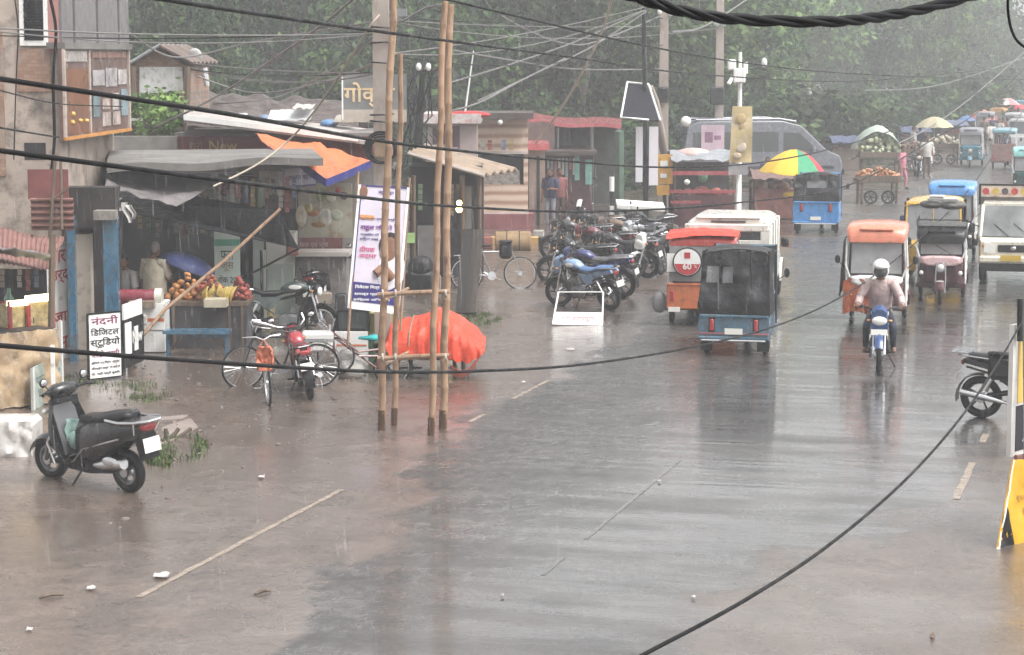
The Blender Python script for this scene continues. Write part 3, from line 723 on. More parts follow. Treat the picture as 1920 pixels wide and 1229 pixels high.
    for s in (-1, 1):
        b.tube([(s * .20, .30, .62), (s * .235, .38, .48), (s * .22, .30, .26)], .013, 6)
        b.tube([(s * .19, .06, .30), (s * .225, -.02, .32), (s * .22, -.18, .47), (s * .21, -.75, .63)], .011, 6)
    b.out('guard_rail', t)
    b = B(blk); b.prism([(-.86, .66), (-.98, .68), (-1.02, .42), (-.94, .40)], -.10, .10); b.out('rear_mudflap', t)
    plate(t, (0, -1.025, .565), .22, .15, None, tilt=-.15)
    b = B(chrome()); b.tube([(-.17, -.30, .30), (-.19, -.50, .33), (-.19, -.78, .37)], [.03, .062, .058], 12); b.out('exhaust', t)
    b = B(chrome()); b.ell((-.225, -.60, .37), (.03, .13, .065)); b.out('exhaust_shield', t)
    b = B(blk); b.tube([(-.1, .0, .20), (-.24, .06, .012)], .012, 6); b.out('side_stand', t)
    return t

def bicycle(label, px, py, yaw, framec, lean=R(-6), sc=1.0, steer=0, basket=None, seatc=None, loc=None, carrier=True, name='bicycle', group=None):
    t = thing(name, label, 'bicycle', loc or G(px, py), yaw, group, lean); t.scale = (sc,) * 3
    wheel(t, (0, -.54, .345), .345, .036, chrome(), 26, False)
    fr = B(framec)
    for a, bq in (((0, .40, .88), (0, -.02, .30)), ((0, .41, .80), (0, -.18, .80)), ((0, -.02, .30), (0, -.22, .86))): fr.tube([a, bq], .017, 7)
    for s in (-1, 1): fr.tube([(s * .02, -.02, .30), (s * .05, -.54, .345)], .010, 5); fr.tube([(s * .02, -.20, .80), (s * .05, -.54, .345)], .009, 5)
    fr.out('frame', t)
    XF = Matrix.Translation((0, .42, 0)) @ Matrix.Rotation(steer, 4, 'Z'); st = (t, XF)
    wheel(t, XF @ Vector((0, .16, .345)), .345, .036, chrome(), 26, False, steer=steer)
    b = B(framec)
    for s in (-1, 1): b.tube([(s * .02, 0, .78), (s * .045, .07, .62), (s * .05, .16, .345)], .011, 6)
    b.tube([(0, -.02, .92), (0, 0, .76)], .018, 7); b.out('fork', st)
    b = B(chrome()); b.tube([(-.27, -.2, .98), (-.25, -.06, 1.0), (-.1, 0, 1.0), (0, -.01, .95), (.1, 0, 1.0), (.25, -.06, 1.0), (.27, -.2, .98)], .011, 6); b.out('handlebar', st)
    b = B(seatc or M('seat_vinyl', (.018, .018, .02), rough=.35)); b.loft([[(math.cos(a * math.pi / 5) * w_, y, .93 + math.sin(a * math.pi / 5) * h) for a in range(10)] for y, w_, h in ((-.02, .025, .02), (-.14, .05, .03), (-.26, .105, .04), (-.32, .08, .03))]); b.out('seat', t, smooth=70)
    b = B(chrome()); b.cyl((.03, -.02, .30), (.045, -.02, .30), .09, n=18); b.tube([(.06, -.02, .30), (.07, .12, .22)], .009, 5); b.tube([(-.06, -.02, .30), (-.07, -.16, .38)], .009, 5)
    b.box((.13, .12, .22), (.10, .06, .022)); b.box((-.13, -.16, .38), (.10, .06, .022)); b.out('pedals', t)
    b = B(black())
    for y, p in ((-.54, t),): b.sheet(lambda u, v_: ((v_ - .5) * .06, y - .375 * math.cos(R(-5 + 125 * u)), .345 + .375 * math.sin(R(-5 + 125 * u))), 9, 2, .005)
    b.out('mudguard', t, smooth=70)
    if carrier:
        b = B(steel()); [b.tube([(x, -.30, .74), (x, -.80, .73)], .007, 5) for x in (-.07, 0, .07)]; [b.tube([(s * .07, -.70, .73), (s * .055, -.54, .345)], .006, 5) for s in (-1, 1)]; b.tube([(-.07, -.8, .73), (.07, -.8, .73)], .007, 5); b.out('carrier', t)
    b = B(steel()); b.tube([(-.05, -.54, .345), (-.16, -.62, .01)], .010, 5); b.out('stand', t)
    return t
# ---------------------------------------------------------------- three-wheelers and cars
def ring(n, w_, h, k=2.6):
    r = []
    for i in range(n):
        a = 2 * math.pi * i / n; c, s = math.cos(a), math.sin(a)
        r.append((math.copysign(abs(c) ** (2 / k), c) * w_, math.copysign(abs(s) ** (2 / k), s) * h))
    return r
def folds(amp, f1, seed):
    return lambda u, v_: amp * (noise.noise((u * f1, v_ * f1 * .8, seed)) + .5 * noise.noise((u * f1 * 2.3, v_ * f1 * 2, seed + 9)))
CANVAS = cloth('black_canvas', (.016, .016, .018), rough=.42, bmp=.7, bscale=5, spec=.14)
def auto_rickshaw(label, px, py, yaw, body, hoodm=None, top=.70, wid=1.24, windows=True, roofm=None, sc=1.0, rack=False, hgt=1.76, stripe=None, group='three-wheelers on the road', front=True):
    hoodm = hoodm or CANVAS; blk = black(); hw = wid / 2
    t = thing('auto_rickshaw', label, 'auto rickshaw', G(px, py), yaw, group); t.scale = (sc,) * 3
    for x in (-hw + .10, hw - .10): wheel(t, (x, -.78, .23), .23, .11, steel(), 0, True)
    wheel(t, (0, 1.12, .23), .23, .10, steel(), 0, True)
    b = B(body); zb = .30
    b.loft([[(x * (w_), y, zz) for x, zz in ((-1, top), (-1.03, (top + zb) / 2), (-.97, zb), (.97, zb), (1.03, (top + zb) / 2), (1, top))] for y, w_ in ((-1.22, hw * .97), (-1.16, hw), (-.30, hw))])
    b.box((0, .25, .34), (wid * .96, 1.2, .10)); b.box((0, -1.235, top - .02), (wid * .96, .04, .05), bev=.01)
    lb = b.out('rear_body', t)
    if stripe:
        q = B(stripe); q.box((0, -1.232, zb + .09), (wid * .98, .02, .025)); q.out('stripe', lb)
    b = B(body); b.box((0, -1.235, zb + .01), (wid * 1.0, .06, .06), bev=.015); b.out('bumper', t)
    for s in (-1, 1):
        b = B(redlens()); b.box((s * hw * .62, -1.24, top - .17), (.07, .03, .20), bev=.012); tl = b.out('tail_light', t)
        b = B(blk); b.box((s * hw * .62, -1.232, top - .17), (.10, .02, .24), bev=.008); b.out('light_bezel', tl)
        b = B(rubber()); b.box((s * (hw - .12), -1.04, .19), (.20, .012, .24)); b.out('mudflap', t)
    b = B(hoodm)                                                     # canvas hood: back wall, roof and quarter sides
    fo = folds(.12, 2.4, px)
    zr = hgt - .06
    def back(x0, x1, z0, z1):
        def fn(u, v_):
            x = x0 + (x1 - x0) * u; z = z0 + (z1 - z0) * v_; k = (z - top) / (zr - top)
            return (x * (1 - .05 * k - .11 * max(0, k) ** 5), -1.20 + .26 * max(0, k) ** 1.6 + fo(x, z) * (.4 + math.sin(math.pi * k)), z)
        b.sheet(fn, 10, 10, .012)
    if windows:
        wz0, wz1 = top + .52, top + .80; wx0, wx1 = -hw * .86, -.04
        back(-hw, hw, top - .03, wz0); back(-hw, wx0, wz0, wz1); back(-hw * .50, -hw * .38, wz0, wz1); back(wx1, hw, wz0, wz1); back(-hw, hw, wz1, zr)
    else:
        wz0, wz1 = top + .38, top + .58; wx0, wx1 = -hw * .45, hw * .45
        back(-hw, hw, top - .03, wz0); back(-hw, wx0, wz0, wz1); back(wx1, hw, wz0, wz1); back(-hw, hw, wz1, zr)
    b.out('canvas_back', t, smooth=70)
    b = B(M('clear_plastic', (.32, .33, .34), rough=.12, alpha=.55)); b.quad((wx0, -1.07 + .2 * .3, wz0), (wx1, -1.07 + .06, wz0), (wx1, -1.0, wz1), (wx0, -1.0, wz1)); b.out('rear_window', t)
    b = B(roofm or hoodm)
    b.sheet(lambda u, v_: ((v_ - .5) * 2 * hw * .93, -.98 + 1.72 * u, zr - .05 + .13 * max(0, math.sin(math.pi * v_)) ** .6 * (.6 + .4 * math.sin(math.pi * min(1, u * 1.2 + .1))) - .05 * u + fo(u * 2, v_) * .3), 10, 10, .02)
    b.out('roof', t, smooth=70)
    for s in (-1, 1):
        b = B(hoodm); b.sheet(lambda u, v_: (s * hw * (1 - .08 * v_) + fo(u, v_) * .4, -1.20 + .26 * v_ + u * (.62 - .1 * v_), top + (zr - top) * v_), 8, 8, .012); b.out('canvas_side', t, smooth=70)
        b = B(blk); b.tube([(s * hw * .96, .30, .40), (s * hw * .95, .38, top), (s * hw * .90, .62, zr)], .02, 6); b.out('front_post', t); b = B(blk); b.tube([(s * hw * .97, -.52, top), (s * hw * .92, -.48, zr)], .016, 6); b.out('door_post', t)
    b = B(body)                                                      # front cowl
    b.loft([[(x * w_, y, zz) for x, zz in ((-1, zt), (-1.02, .62), (-.8, .36), (.8, .36), (1.02, .62), (1, zt), (.5, zt + .04), (-.5, zt + .04))] for y, w_, zt in ((.42, hw * .97, .92), (.80, hw * .86, .95), (1.12, hw * .62, .90), (1.28, hw * .34, .80))]); b.out('front_cowl', t, smooth=50)
    b = B(body); b.sheet(lambda u, v_: ((v_ - .5) * .17, 1.12 + .28 * math.cos(R(10 + 130 * u)), .25 + .28 * math.sin(R(10 + 130 * u))), 8, 3, .012); b.out('front_mudguard', t, smooth=70)
    b = B(roofm or body)
    for s in (-1, 1): b.tube([(s * hw * .86, .82, .94), (s * hw * .84, .68, zr - .03)], .025, 6)
    b.tube([(-hw * .86, .67, zr - .03), (hw * .86, .67, zr - .03)], .03, 6); b.tube([(0, .82, .96), (0, .68, zr)], .012, 5); wf = b.out('windscreen_frame', t)
    b = B(M('clear_plastic', (.32, .33, .34), rough=.12, alpha=.55)); b.quad((-hw * .84, .82, .96), (hw * .84, .82, .96), (hw * .82, .69, zr - .05), (-hw * .82, .69, zr - .05)); b.out('windscreen', wf)
    b = B(lamp_w()); b.ell((0, 1.26, .70), (.09, .05, .09)); b.out('headlight', t)
    b = B(M('seat_vinyl', (.018, .018, .02), rough=.35)); b.box((0, -.62, .62), (wid * .86, .5, .14), bev=.04); b.box((0, -.90, .88), (wid * .86, .12, .46), bev=.04); b.out('passenger_seat', t)
    b = B(M('seat_vinyl', (.018, .018, .02), rough=.35)); b.box((0, .12, .66), (.62, .36, .12), bev=.04); b.out('driver_seat', t)
    for s in (-1, 1):
        b = B(blk); b.tube([(s * hw * .9, .72, 1.1), (s * (hw + .10), .74, 1.2)], .008, 5); b.ell((s * (hw + .12), .74, 1.24), (.05, .02, .085)); b.out('mirror', t)
    plate(t, (.0, -1.262, zb + .13), .30, .10, None)
    b = B(blk)
    for s in (-1, 1): b.tube([(s * hw * .5, -1.24, top - .02), (s * hw * .47, -1.13, top + .5), (s * hw * .42, -.98, zr)], .012, 5)
    b.out('hood_strap', t)
    b = B(chrome()); b.tube([(-hw * .9, -1.30, zb - .02), (hw * .9, -1.30, zb - .02)], .018, 6); b.out('bumper_bar', t)
    if rack:
        b = B(steel()); z = hgt + .10
        for y in (-.9, -.3, .3): b.tube([(-hw * .85, y, z), (hw * .85, y, z)], .014, 5)
        for s in (-1, 1): b.tube([(s * hw * .85, -.9, z), (s * hw * .85, .5, z)], .014, 5); [b.tube([(s * hw * .8, y, z), (s * hw * .8, y, z - .12)], .01, 5) for y in (-.9, .3)]
        b.out('roof_rack', t)
    return t
def e_rickshaw(label, px, py, yaw, roofc, bodyc, nose=None, sc=1.0, curtain=None, curtain_side=-1, luggage=None, rear='open', hgt=1.78, screen=True, group='three-wheelers on the road', wid=1.06, rearc=None, visor=True, stack=None):
    nose = nose or white(); hw = wid / 2; wp = M('frame_white', (.60, .60, .59), rough=.35, dirt=(.2, .15, .12), dirtamt=.15); blk = black()
    t = thing('electric_rickshaw', label, 'rickshaw', G(px, py), yaw, group); t.scale = (sc,) * 3
    for x in (-hw + .06, hw - .06): wheel(t, (x, -.92, .235), .235, .085, steel(), 5, False)
    wheel(t, (0, 1.15, .235), .235, .08, steel(), 5, False)
    b = B(bodyc); b.box((0, -.35, .36), (wid, 2.0, .10), bev=.02); b.out('floor_pan', t)
    for s in (-1, 1):
        for y, yt in ((.62, .50), (-.25, -.28), (-1.28, -1.22)):
            b = B(wp); b.tube([(s * (hw - .01), y, .40), (s * (hw - .02), (y + yt) / 2, 1.0), (s * (hw - .07), yt, hgt - .10)], .019, 7); b.out('post', t)
        b = B(wp); b.tube([(s * hw, -.25, .78), (s * hw, -1.28, .80)], .014, 6); b.tube([(s * hw, -.25, .60), (s * hw, -1.28, .60)], .012, 6); b.out('side_rail', t)
        b = B(bodyc); b.prism([(-.55, .30), (-.50, .50), (-.75, .58), (-1.10, .58), (-1.33, .48), (-1.33, .30), (-1.18, .30), (-1.12, .46), (-.74, .46), (-.68, .30)], s * (hw - .02), s * (hw + .04)); b.out('rear_mudguard', t)
    b = B(roofc)                                                     # moulded roof with rolled edge
    secs = []
    for y, w_, z in ((-1.36, hw * .93, -.02), (-1.30, hw * 1.0, .02), (-.6, hw * 1.03, .06), (.35, hw * 1.03, .06), (.62, hw * 1.0, .02), (.72, hw * .93, -.07), (.74, hw * .90, -.15)):
        secs.append([(x, y, hgt - .10 + z + zz) for x, zz in ((-w_, -.08), (-w_ * .985, .01), (-w_ * .9, .06), (-w_ * .4, .085), (w_ * .4, .085), (w_ * .9, .06), (w_ * .985, .01), (w_, -.08), (w_ * .9, -.05), (-w_ * .9, -.05))])
    b.loft(secs); rf = b.out('roof', t, smooth=35)
    if visor: b = B(roofc); b.box((0, .70, hgt - .03), (wid * .55, .10, .05), rotx(-.5), bev=.015); b.out('roof_rib', rf)
    b = B(blk); zt = hgt - .17                                       # windscreen in its frame
    for a, c in (((-hw * .86, .62, .98), (-hw * .84, .60, zt)), ((hw * .86, .62, .98), (hw * .84, .60, zt)), ((-hw * .86, .62, .98), (hw * .86, .62, .98)), ((-hw * .84, .60, zt), (hw * .84, .60, zt))): b.tube([a, c], .018, 6)
    b.tube([(-.2, .645, 1.0), (.12, .64, 1.18)], .007, 5); wf = b.out('windscreen_frame', t)
    if screen:
        b = B(M('sky_pale_screen', (.42, .42, .43), rough=.08, alpha=.72)); b.quad((-hw * .85, .62, .98), (hw * .85, .62, .98), (hw * .83, .60, zt), (-hw * .83, .60, zt)); b.out('windscreen', wf)  # pale screen colour paints in the reflection of the sky
    for s in (-1, 1):
        b = B(wp); b.tube([(s * hw * .97, .66, zt - .04), (s * hw * 1.0, .70, 1.15), (s * hw * .86, .74, .93)], .02, 7); b.out('front_bar', t)
    b = B(nose); b.loft([[(x * w_, y, z + zz) for x, zz in ((-1, .05), (-1, -.06), (-.7, -.12), (.7, -.12), (1, -.06), (1, .05), (.6, .08), (-.6, .08))] for y, w_, z in ((.55, hw * .88, .88), (.70, hw * .86, .89), (.78, hw * .72, .88))]); b.out('dashboard', t, smooth=40)
    b = B(bodyc); b.loft([[(x * w_, y, zz) for x, zz in ((-1, z1), (-1, z0), (1, z0), (1, z1))] for y, w_, z0, z1 in ((.45, hw * .86, .34, .80), (.62, hw * .80, .36, .82), (.72, hw * .62, .42, .80))]); b.out('front_panel', t)
    b = B(M('fork_dark', (.05, .05, .05), rough=.35, metal=.3))
    for s in (-1, 1): b.tube([(s * .09, .76, .84), (s * .10, .98, .50), (s * .09, 1.15, .235)], .018, 7)
    b.out('fork', t)
    b = B(bodyc); b.sheet(lambda u, v_: ((v_ - .5) * .17, 1.15 + .275 * math.cos(R(20 + 125 * u)), .24 + .275 * math.sin(R(20 + 125 * u)) - abs(v_ - .5) ** 2 * .1), 8, 4, .012); fm = b.out('front_mudguard', t, smooth=70)
    b = B(lamp_w()); b.box((0, 1.26, .49), (.14, .03, .06), rotx(-.9), bev=.012); b.out('mudguard_cap', fm)
    b = B(chrome()); b.torus((0, .83, .74), (0, 1, 0), .085, .016, 20, 6); h = b.out('headlight_ring', t)
    b = B(lamp_w()); b.ell((0, .82, .74), (.08, .04, .08)); b.out('headlight', h)
    for s in (-1, 1):
        b = B(lamp_w()); b.ell((s * hw * .78, .73, .62), (.045, .03, .045)); b.out('fog_lamp', t)
        b = B(blk); b.tube([(s * hw, .66, 1.1), (s * (hw + .13), .70, 1.22)], .008, 5); b.ell((s * (hw + .15), .70, 1.26), (.05, .02, .08)); b.out('mirror', t)
    b = B(blk); b.tube([(-.33, .50, 1.0), (-.1, .58, 1.04), (.1, .58, 1.04), (.33, .50, 1.0)], .013, 6); b.tube([(0, .60, 1.02), (0, .72, .8)], .02, 6); b.out('handlebar', t)
    sm = M('maroon_vinyl', (.10, .02, .022), rough=.35)
    for y, yb in ((.18, None), (-.42, -.15), (-1.02, -1.28)):
        b = B(sm); b.box((0, y, .66), (wid * .86, .36, .12), bev=.03); b.box((0, y, .50), (wid * .8, .30, .22))
        if yb: b.box((0, yb, .92), (wid * .86, .08, .40), bev=.03)
        b.out('bench_seat', t)
    rc = rearc or bodyc
    if rear == 'panel':
        b = B(rc); b.box((0, -1.36, .57), (wid * 1.02, .05, .48), bev=.02); b.box((0, -1.37, .79), (wid, .07, .05), bev=.015); b.out('tail_panel', t)
    elif rear == 'full':
        b = B(rc); b.box((0, -1.35, .75), (wid * 1.0, .05, .75), bev=.02); b.out('tail_panel', t)
    else:
        b = B(rc); b.box((0, -1.34, .60), (wid * .98, .04, .36), bev=.015); b.out('tail_panel', t)
    for s in (-1, 1):
        b = B(redlens()); b.box((s * hw * .86, -1.395, .58), (.08, .03, .20), bev=.01); b.out('tail_light', t)
    if curtain:
        for s in ((-1, 1) if curtain_side == 0 else (curtain_side,)):
            fo = folds(.04, 4, px + s); b = B(curtain)
            b.sheet(lambda u, v_: (s * (hw + .03) + fo(u * 2, v_ * .6) + s * .05 * math.sin(v_ * 2.4), -1.25 + u * 1.7, .62 + (hgt - .78) * v_), 10, 8, .01); b.out('side_curtain', t, smooth=70)
    return t
def car_body(name, label, cat, px, py, yaw, sc=1.0, group=None):
    t = thing(name, label, cat, G(px, py), yaw, group); t.scale = (sc,) * 3; return t
def jeep(label, px, py, yaw, col):
    t = car_body('jeep', label, 'car', px, py, yaw); hw = .84; blk = black(); L0, L1 = -1.95, 1.95
    for y in (-1.30, 1.35):
        for x in (-hw + .10, hw - .10): wheel(t, (x, y, .36), .36, .20, steel(), 0, True)
    b = B(col)
    b.loft([[(x * hw * w_, y, zz) for x, zz in ((-1, 1.08), (-1.03, .8), (-.98, .48), (.98, .48), (1.03, .8), (1, 1.08))] for y, w_ in ((L0, .98), (L0 + .08, 1), (.95, 1))])
    b.loft([[(x * hw * w_, y, zz) for x, zz in ((-1, zt), (-1, .5), (1, .5), (1, zt), (.5, zt + .05), (-.5, zt + .05))] for y, w_, zt in ((.9, .98, 1.08), (1.5, .90, 1.04), (L1, .84, .98))])
    b.out('body', t, smooth=35)
    b = B(col)                                                       # roof with drip rail and raised rear lip
    b.loft([[(x * hw * w_, y, 1.76 + zz) for x, zz in ((-1, -.06), (-.97, .03), (-.8, .09), (.8, .09), (.97, .03), (1, -.06))] for y, w_ in ((L0 + .02, .90), (L0 + .10, .97), (-1, .98), (.5, .97), (.72, .92))]); rf = b.out('roof', t, smooth=40)
    b = B(col); b.box((0, L0 + .10, 1.885), (hw * 1.5, .22, .05), rotx(.12), bev=.02); b.out('roof_lip', rf)
    b = B(M('roof_gutter', (.10, .085, .075), rough=.5)); b.box((0, L0 - .012, 1.80), (hw * .8, .03, .04)); b.out('brake_light_strip', rf)
    for s in (-1, 1):
        for y, wd in ((L0 + .06, .11), (-1.02, .09), (-.22, .09), (.62, .08)):
            b = B(col); b.box((s * hw * .97, y, 1.40), (.07, wd, .70), bev=.015); b.out('pillar', t)
        for y0, y1 in ((L0 + .11, -1.065), (-.975, -.265), (-.175, .58)):
            b = B(glass()); b.quad((s * hw * .985, y0, 1.10), (s * hw * .985, y1, 1.10), (s * hw * .955, y1, 1.70), (s * hw * .955, y0, 1.70), .008); b.out('side_window', t)
        b = B(blk); b.box((s * (hw + .12), .70, 1.20), (.16, .07, .20), bev=.03); b.out('mirror', t)
        b = B(redlens()); b.box((s * hw * .90, L0 - .02, .88), (.13, .04, .28), bev=.015); b.out('tail_light', t)
        b = B(col); b.sheet(lambda u, v_: (s * (hw + .05 * v_), -1.30 + .46 * math.cos(math.pi * u), .38 + .44 * math.sin(math.pi * u)), 10, 2, .02); b.out('wheel_arch', t, smooth=60)
        b = B(col); b.sheet(lambda u, v_: (s * (hw + .05 * v_), 1.35 + .46 * math.cos(math.pi * u), .38 + .44 * math.sin(math.pi * u)), 10, 2, .02); b.out('wheel_arch', t, smooth=60)
        b = B(chrome()); b.box((s * (hw + .03), -.6, .95), (.02, .12, .03)); b.box((s * (hw + .03), .25, .95), (.02, .12, .03)); b.out('door_handle', t)
    b = B(col); b.box((0, L0 - .015, 1.26), (hw * 1.92, .05, .38), bev=.02); b.box((0, L0 - .02, 1.68), (hw * 1.9, .06, .16), bev=.03)
    for s in (-1, 1): b.box((s * hw * .86, L0 - .02, 1.50), (.20, .05, .36), bev=.02)
    td = b.out('tailgate', t)
    b = B(glass()); b.quad((-hw * .76, L0 - .02, 1.42), (hw * .76, L0 - .02, 1.42), (hw * .76, L0 - .01, 1.62), (-hw * .76, L0 - .01, 1.62), .02); b.out('rear_window', td)
    b = B(blk); b.torus((-.1, L0 - .14, .98), (0, 1, 0), .27, .09, 24, 8); b.cyl((-.1, L0 - .06, .98), (-.1, L0 - .20, .98), .18, n=18); b.out('spare_wheel', t)
    b = B(blk); b.box((0, L0 - .06, .50), (hw * 2, .12, .14), bev=.03); b.box((0, L1 + .06, .50), (hw * 1.8, .12, .14), bev=.03); b.out('bumper', t)
    b = B(glass()); b.quad((-hw * .9, .93, 1.10), (hw * .9, .93, 1.10), (hw * .86, .70, 1.70), (-hw * .86, .70, 1.70), .02); b.out('windscreen', t)
    plate(t, (.42, L0 - .05, .72), .34, .12, None)
    return t
def mini_truck(label, px, py, yaw):
    t = car_body('mini_truck', label, 'truck', px, py, yaw); hw = .75; cr = paint('cream_paint', (.62, .585, .50)); blk = black()
    for y in (1.15, -1.15):
        for x in (-hw + .10, hw - .10): wheel(t, (x, y, .28), .28, .16, steel(), 0, True)
    b = B(cr)                                                        # cab: side profile with sloped screen
    b.loft([[(x * hw * w_, y, zz) for x, zz in ((-1, zt), (-1.0, .45), (1.0, .45), (1, zt))] for y, w_, zt in ((.55, 1, 1.05), (1.70, .99, 1.03), (1.84, .93, .95))])
    b.loft([[(x * hw * w_, y1 if zz > 1.2 else y, zz) for x, zz in ((-.93, 1.72), (-1, 1.03), (1, 1.03), (.93, 1.72))] for y, y1, w_ in ((.55, .55, .98), (.62, .62, .98))])
    b.loft([[(x * hw * .94, y, 1.74 + zz) for x, zz in ((-1, -.06), (-.93, .03), (.93, .03), (1, -.06))] for y in (.55, 1.30)])
    for s in (-1, 1): b.tube([(s * hw * .96, 1.68, 1.02), (s * hw * .90, 1.30, 1.72)], .045, 8)
    cab = b.out('cab', t, smooth=30)
    b = B(M('truck_screen', (.16, .17, .17), rough=.06, var=.4, scale=2)); b.quad((-hw * .93, 1.67, 1.05), (hw * .93, 1.67, 1.05), (hw * .88, 1.31, 1.70), (-hw * .88, 1.31, 1.70), .02); b.out('windscreen', t)  # screen grey is lightened to carry sky reflection in its colour
    b = B(blk); b.tube([(-.35, 1.70, 1.06), (.0, 1.54, 1.34)], .008, 5); b.tube([(.1, 1.70, 1.06), (.42, 1.54, 1.32)], .008, 5); b.out('wiper', t)
    for s in (-1, 1):
        b = B(glass()); b.quad((s * hw * .985, .68, 1.06), (s * hw * .985, 1.58, 1.06), (s * hw * .93, 1.30, 1.66), (s * hw * .93, .68, 1.66), .02); b.out('side_window', t)
        b = B(lamp_w()); b.loft([[(s * (.50 + x * .13), y, .80 + zz) for x, zz in ((-1, .06), (-.8, -.11), (1, -.08), (1, .13), (.3, .13))] for y in (1.80, 1.865)]); h = b.out('headlight', t)
        b = B(M('amber_lens', (.55, .22, .03), rough=.2, coat=.5)); b.ell((s * .64, 1.845, .86), (.035, .03, .04)); b.out('indicator', h)
        b = B(blk); b.tube([(s * hw, 1.45, 1.25), (s * (hw + .14), 1.5, 1.3)], .012, 5); b.box((s * (hw + .15), 1.5, 1.22), (.13, .06, .22), bev=.03); b.out('mirror', t)
    b = B(blk); b.box((0, 1.852, .80), (.66, .03, .16), bev=.01); gr = b.out('grille', t)
    b = B(chrome()); b.ell((0, 1.875, .81), (.06, .015, .04)); b.out('badge', gr)
    b = B(cr); b.box((0, 1.87, .56), (hw * 1.96, .14, .15), bev=.03); b.out('bumper', t)
    b = B(blk); b.box((0, 1.80, .40), (hw * 1.9, .10, .20)); b.out('bumper_skirt', t)
    plate(t, (.05, 1.95, .60), .44, .13, None, mat=M('plate_yellow', (.55, .38, .06), rough=.35), right=(-1, 0, 0))
    b = B(M('load_bed_grey', (.22, .20, .19), rough=.5, dirt=(.1, .07, .05), dirtamt=.2)); b.box((0, -.75, .72), (1.5, 2.3, .08)); b.box((0, .42, 1.30), (1.5, .06, 1.2))
    for s in (-1, 1): b.box((s * .74, -.75, .95), (.05, 2.3, .45))
    b.out('load_bed', t)
    b = B(M('painted_board', (.52, .44, .38), rough=.4, dirt=(.25, .1, .06), dirtamt=.2)); b.box((0, .50, 1.98), (1.52, .05, .26), bev=.01); hb = b.out('headboard', t)
    b = B(blk); b.box((0, .50, 2.125), (1.56, .07, .04)); [b.box((s * .76, .5, 1.9), (.05, .06, .45)) for s in (-1, 1)]; b.out('headboard_rail', hb)
    for i, cc in enumerate(((.36, .03, .03), (.05, .04, .05), (.45, .32, .05), (.36, .03, .03), (.05, .04, .05), (.45, .32, .05), (.36, .03, .03))):
        q = B(paint('board_dot_%d' % (i % 3), cc)); q.cyl((-.63 + i * .21, .527, 1.98), (-.63 + i * .21, .537, 1.98), .075, n=18); q.out('painted_disc', hb)
    b = B(blk); b.box((0, -.2, .45), (.7, 3.2, .22)); b.out('chassis', t)
    return t
def van(label, px, py, yaw):
    t = car_body('van', label, 'van', px, py, yaw, 1.12); hw = .9; col = paint('van_grey', (.12, .127, .15)); L0, L1 = -2.7, 2.75
    for y in (-1.6, 1.85):
        for x in (-hw + .12, hw - .12): wheel(t, (x, y, .34), .34, .2, steel(), 0, True)
    prof = [(L0, .45), (L0 - .04, 1.2), (L0 + .12, 2.12), (L0 + .5, 2.28), (.7, 2.28), (1.35, 2.12), (2.25, 1.30), (2.72, 1.10), (2.82, .75), (2.78, .45)]
    b = B(col); b.prism(prof, -hw, hw); b.out('body', t, smooth=30)
    for s in (-1, 1):
        for k, q in enumerate(([(-2.45, 1.25), (-2.4, 1.92), (-1.45, 1.92), (-1.45, 1.25)], [(-1.38, 1.25), (-1.38, 1.92), (-.42, 1.92), (-.42, 1.25)], [(-.35, 1.25), (-.35, 1.92), (.55, 1.92), (.55, 1.25)])):
            b = B(glass()); b.prism(q, s * (hw - .01), s * (hw + .008)); b.out('side_window', t)
        b = B(glass()); b.prism([(.72, 1.27), (.72, 1.90), (1.28, 1.88), (1.95, 1.27)], s * (hw - .01), s * (hw + .008)); b.out('front_side_window', t)
        b = B(col); b.box((s * (hw + .12), 1.75, 1.30), (.18, .10, .24), bev=.03); b.out('mirror', t)
        b = B(lamp_w()); b.box((s * hw * .78, 2.76, .88), (.26, .08, .16), bev=.03); b.out('headlight', t)
        b = B(M('van_trim', (.03, .03, .033), rough=.4)); b.box((s * (hw + .005), 0, .72), (.03, 5.0, .10)); b.out('side_trim', t)
    b = B(glass()); b.quad((-hw * .9, 2.24, 1.335), (hw * .9, 2.24, 1.335), (hw * .85, 1.38, 2.13), (-hw * .85, 1.38, 2.13), .02); b.out('windscreen', t)
    b = B(M('van_rail', (.16, .16, .18), rough=.3, metal=.4))
    for s in (-1, 1): b.tube([(s * .78, L0 + .4, 2.33), (s * .78, .6, 2.36), (s * .74, 1.2, 2.26)], .035, 6)
    b.out('roof_rail', t)
    b = B(black()); b.box((0, 2.86, .55), (1.7, .12, .2), bev=.03); b.out('bumper', t)
    return t

# ---- the traffic, nearest first
DIRTY_BLUE = paint('faded_blue_paint', (.055, .135, .20), dirtamt=.3, var=.25)
BRIGHT_BLUE = paint('bright_blue_paint', (.05, .22, .50), dirtamt=.15)
ORANGE = paint('orange_paint', (.52, .135, .04), dirtamt=.2)
PINKLINE = M('pink_stripe', (.35, .13, .14), rough=.4)
auto_rickshaw('black canvas auto rickshaw with faded blue tail driving away in the middle of the road', 1389, 652, R(-11.5), DIRTY_BLUE, top=.70, hgt=1.80, wid=1.19, stripe=PINKLINE)
auto_rickshaw('auto rickshaw with tall bright blue tail box beside the multicoloured umbrella', 1535, 432, R(-12), BRIGHT_BLUE, top=.90, wid=1.30, windows=False, hgt=1.70)
OR_ROOF = paint('salmon_roof', (.62, .20, .12), dirtamt=.1)
e1 = e_rickshaw('electric rickshaw with salmon orange roof just behind the motorcyclist', 1643, 606, R(180 - 11), OR_ROOF, M('dark_maroon_panel', (.07, .025, .025), rough=.4), curtain=None, hgt=1.86, wid=1.12)
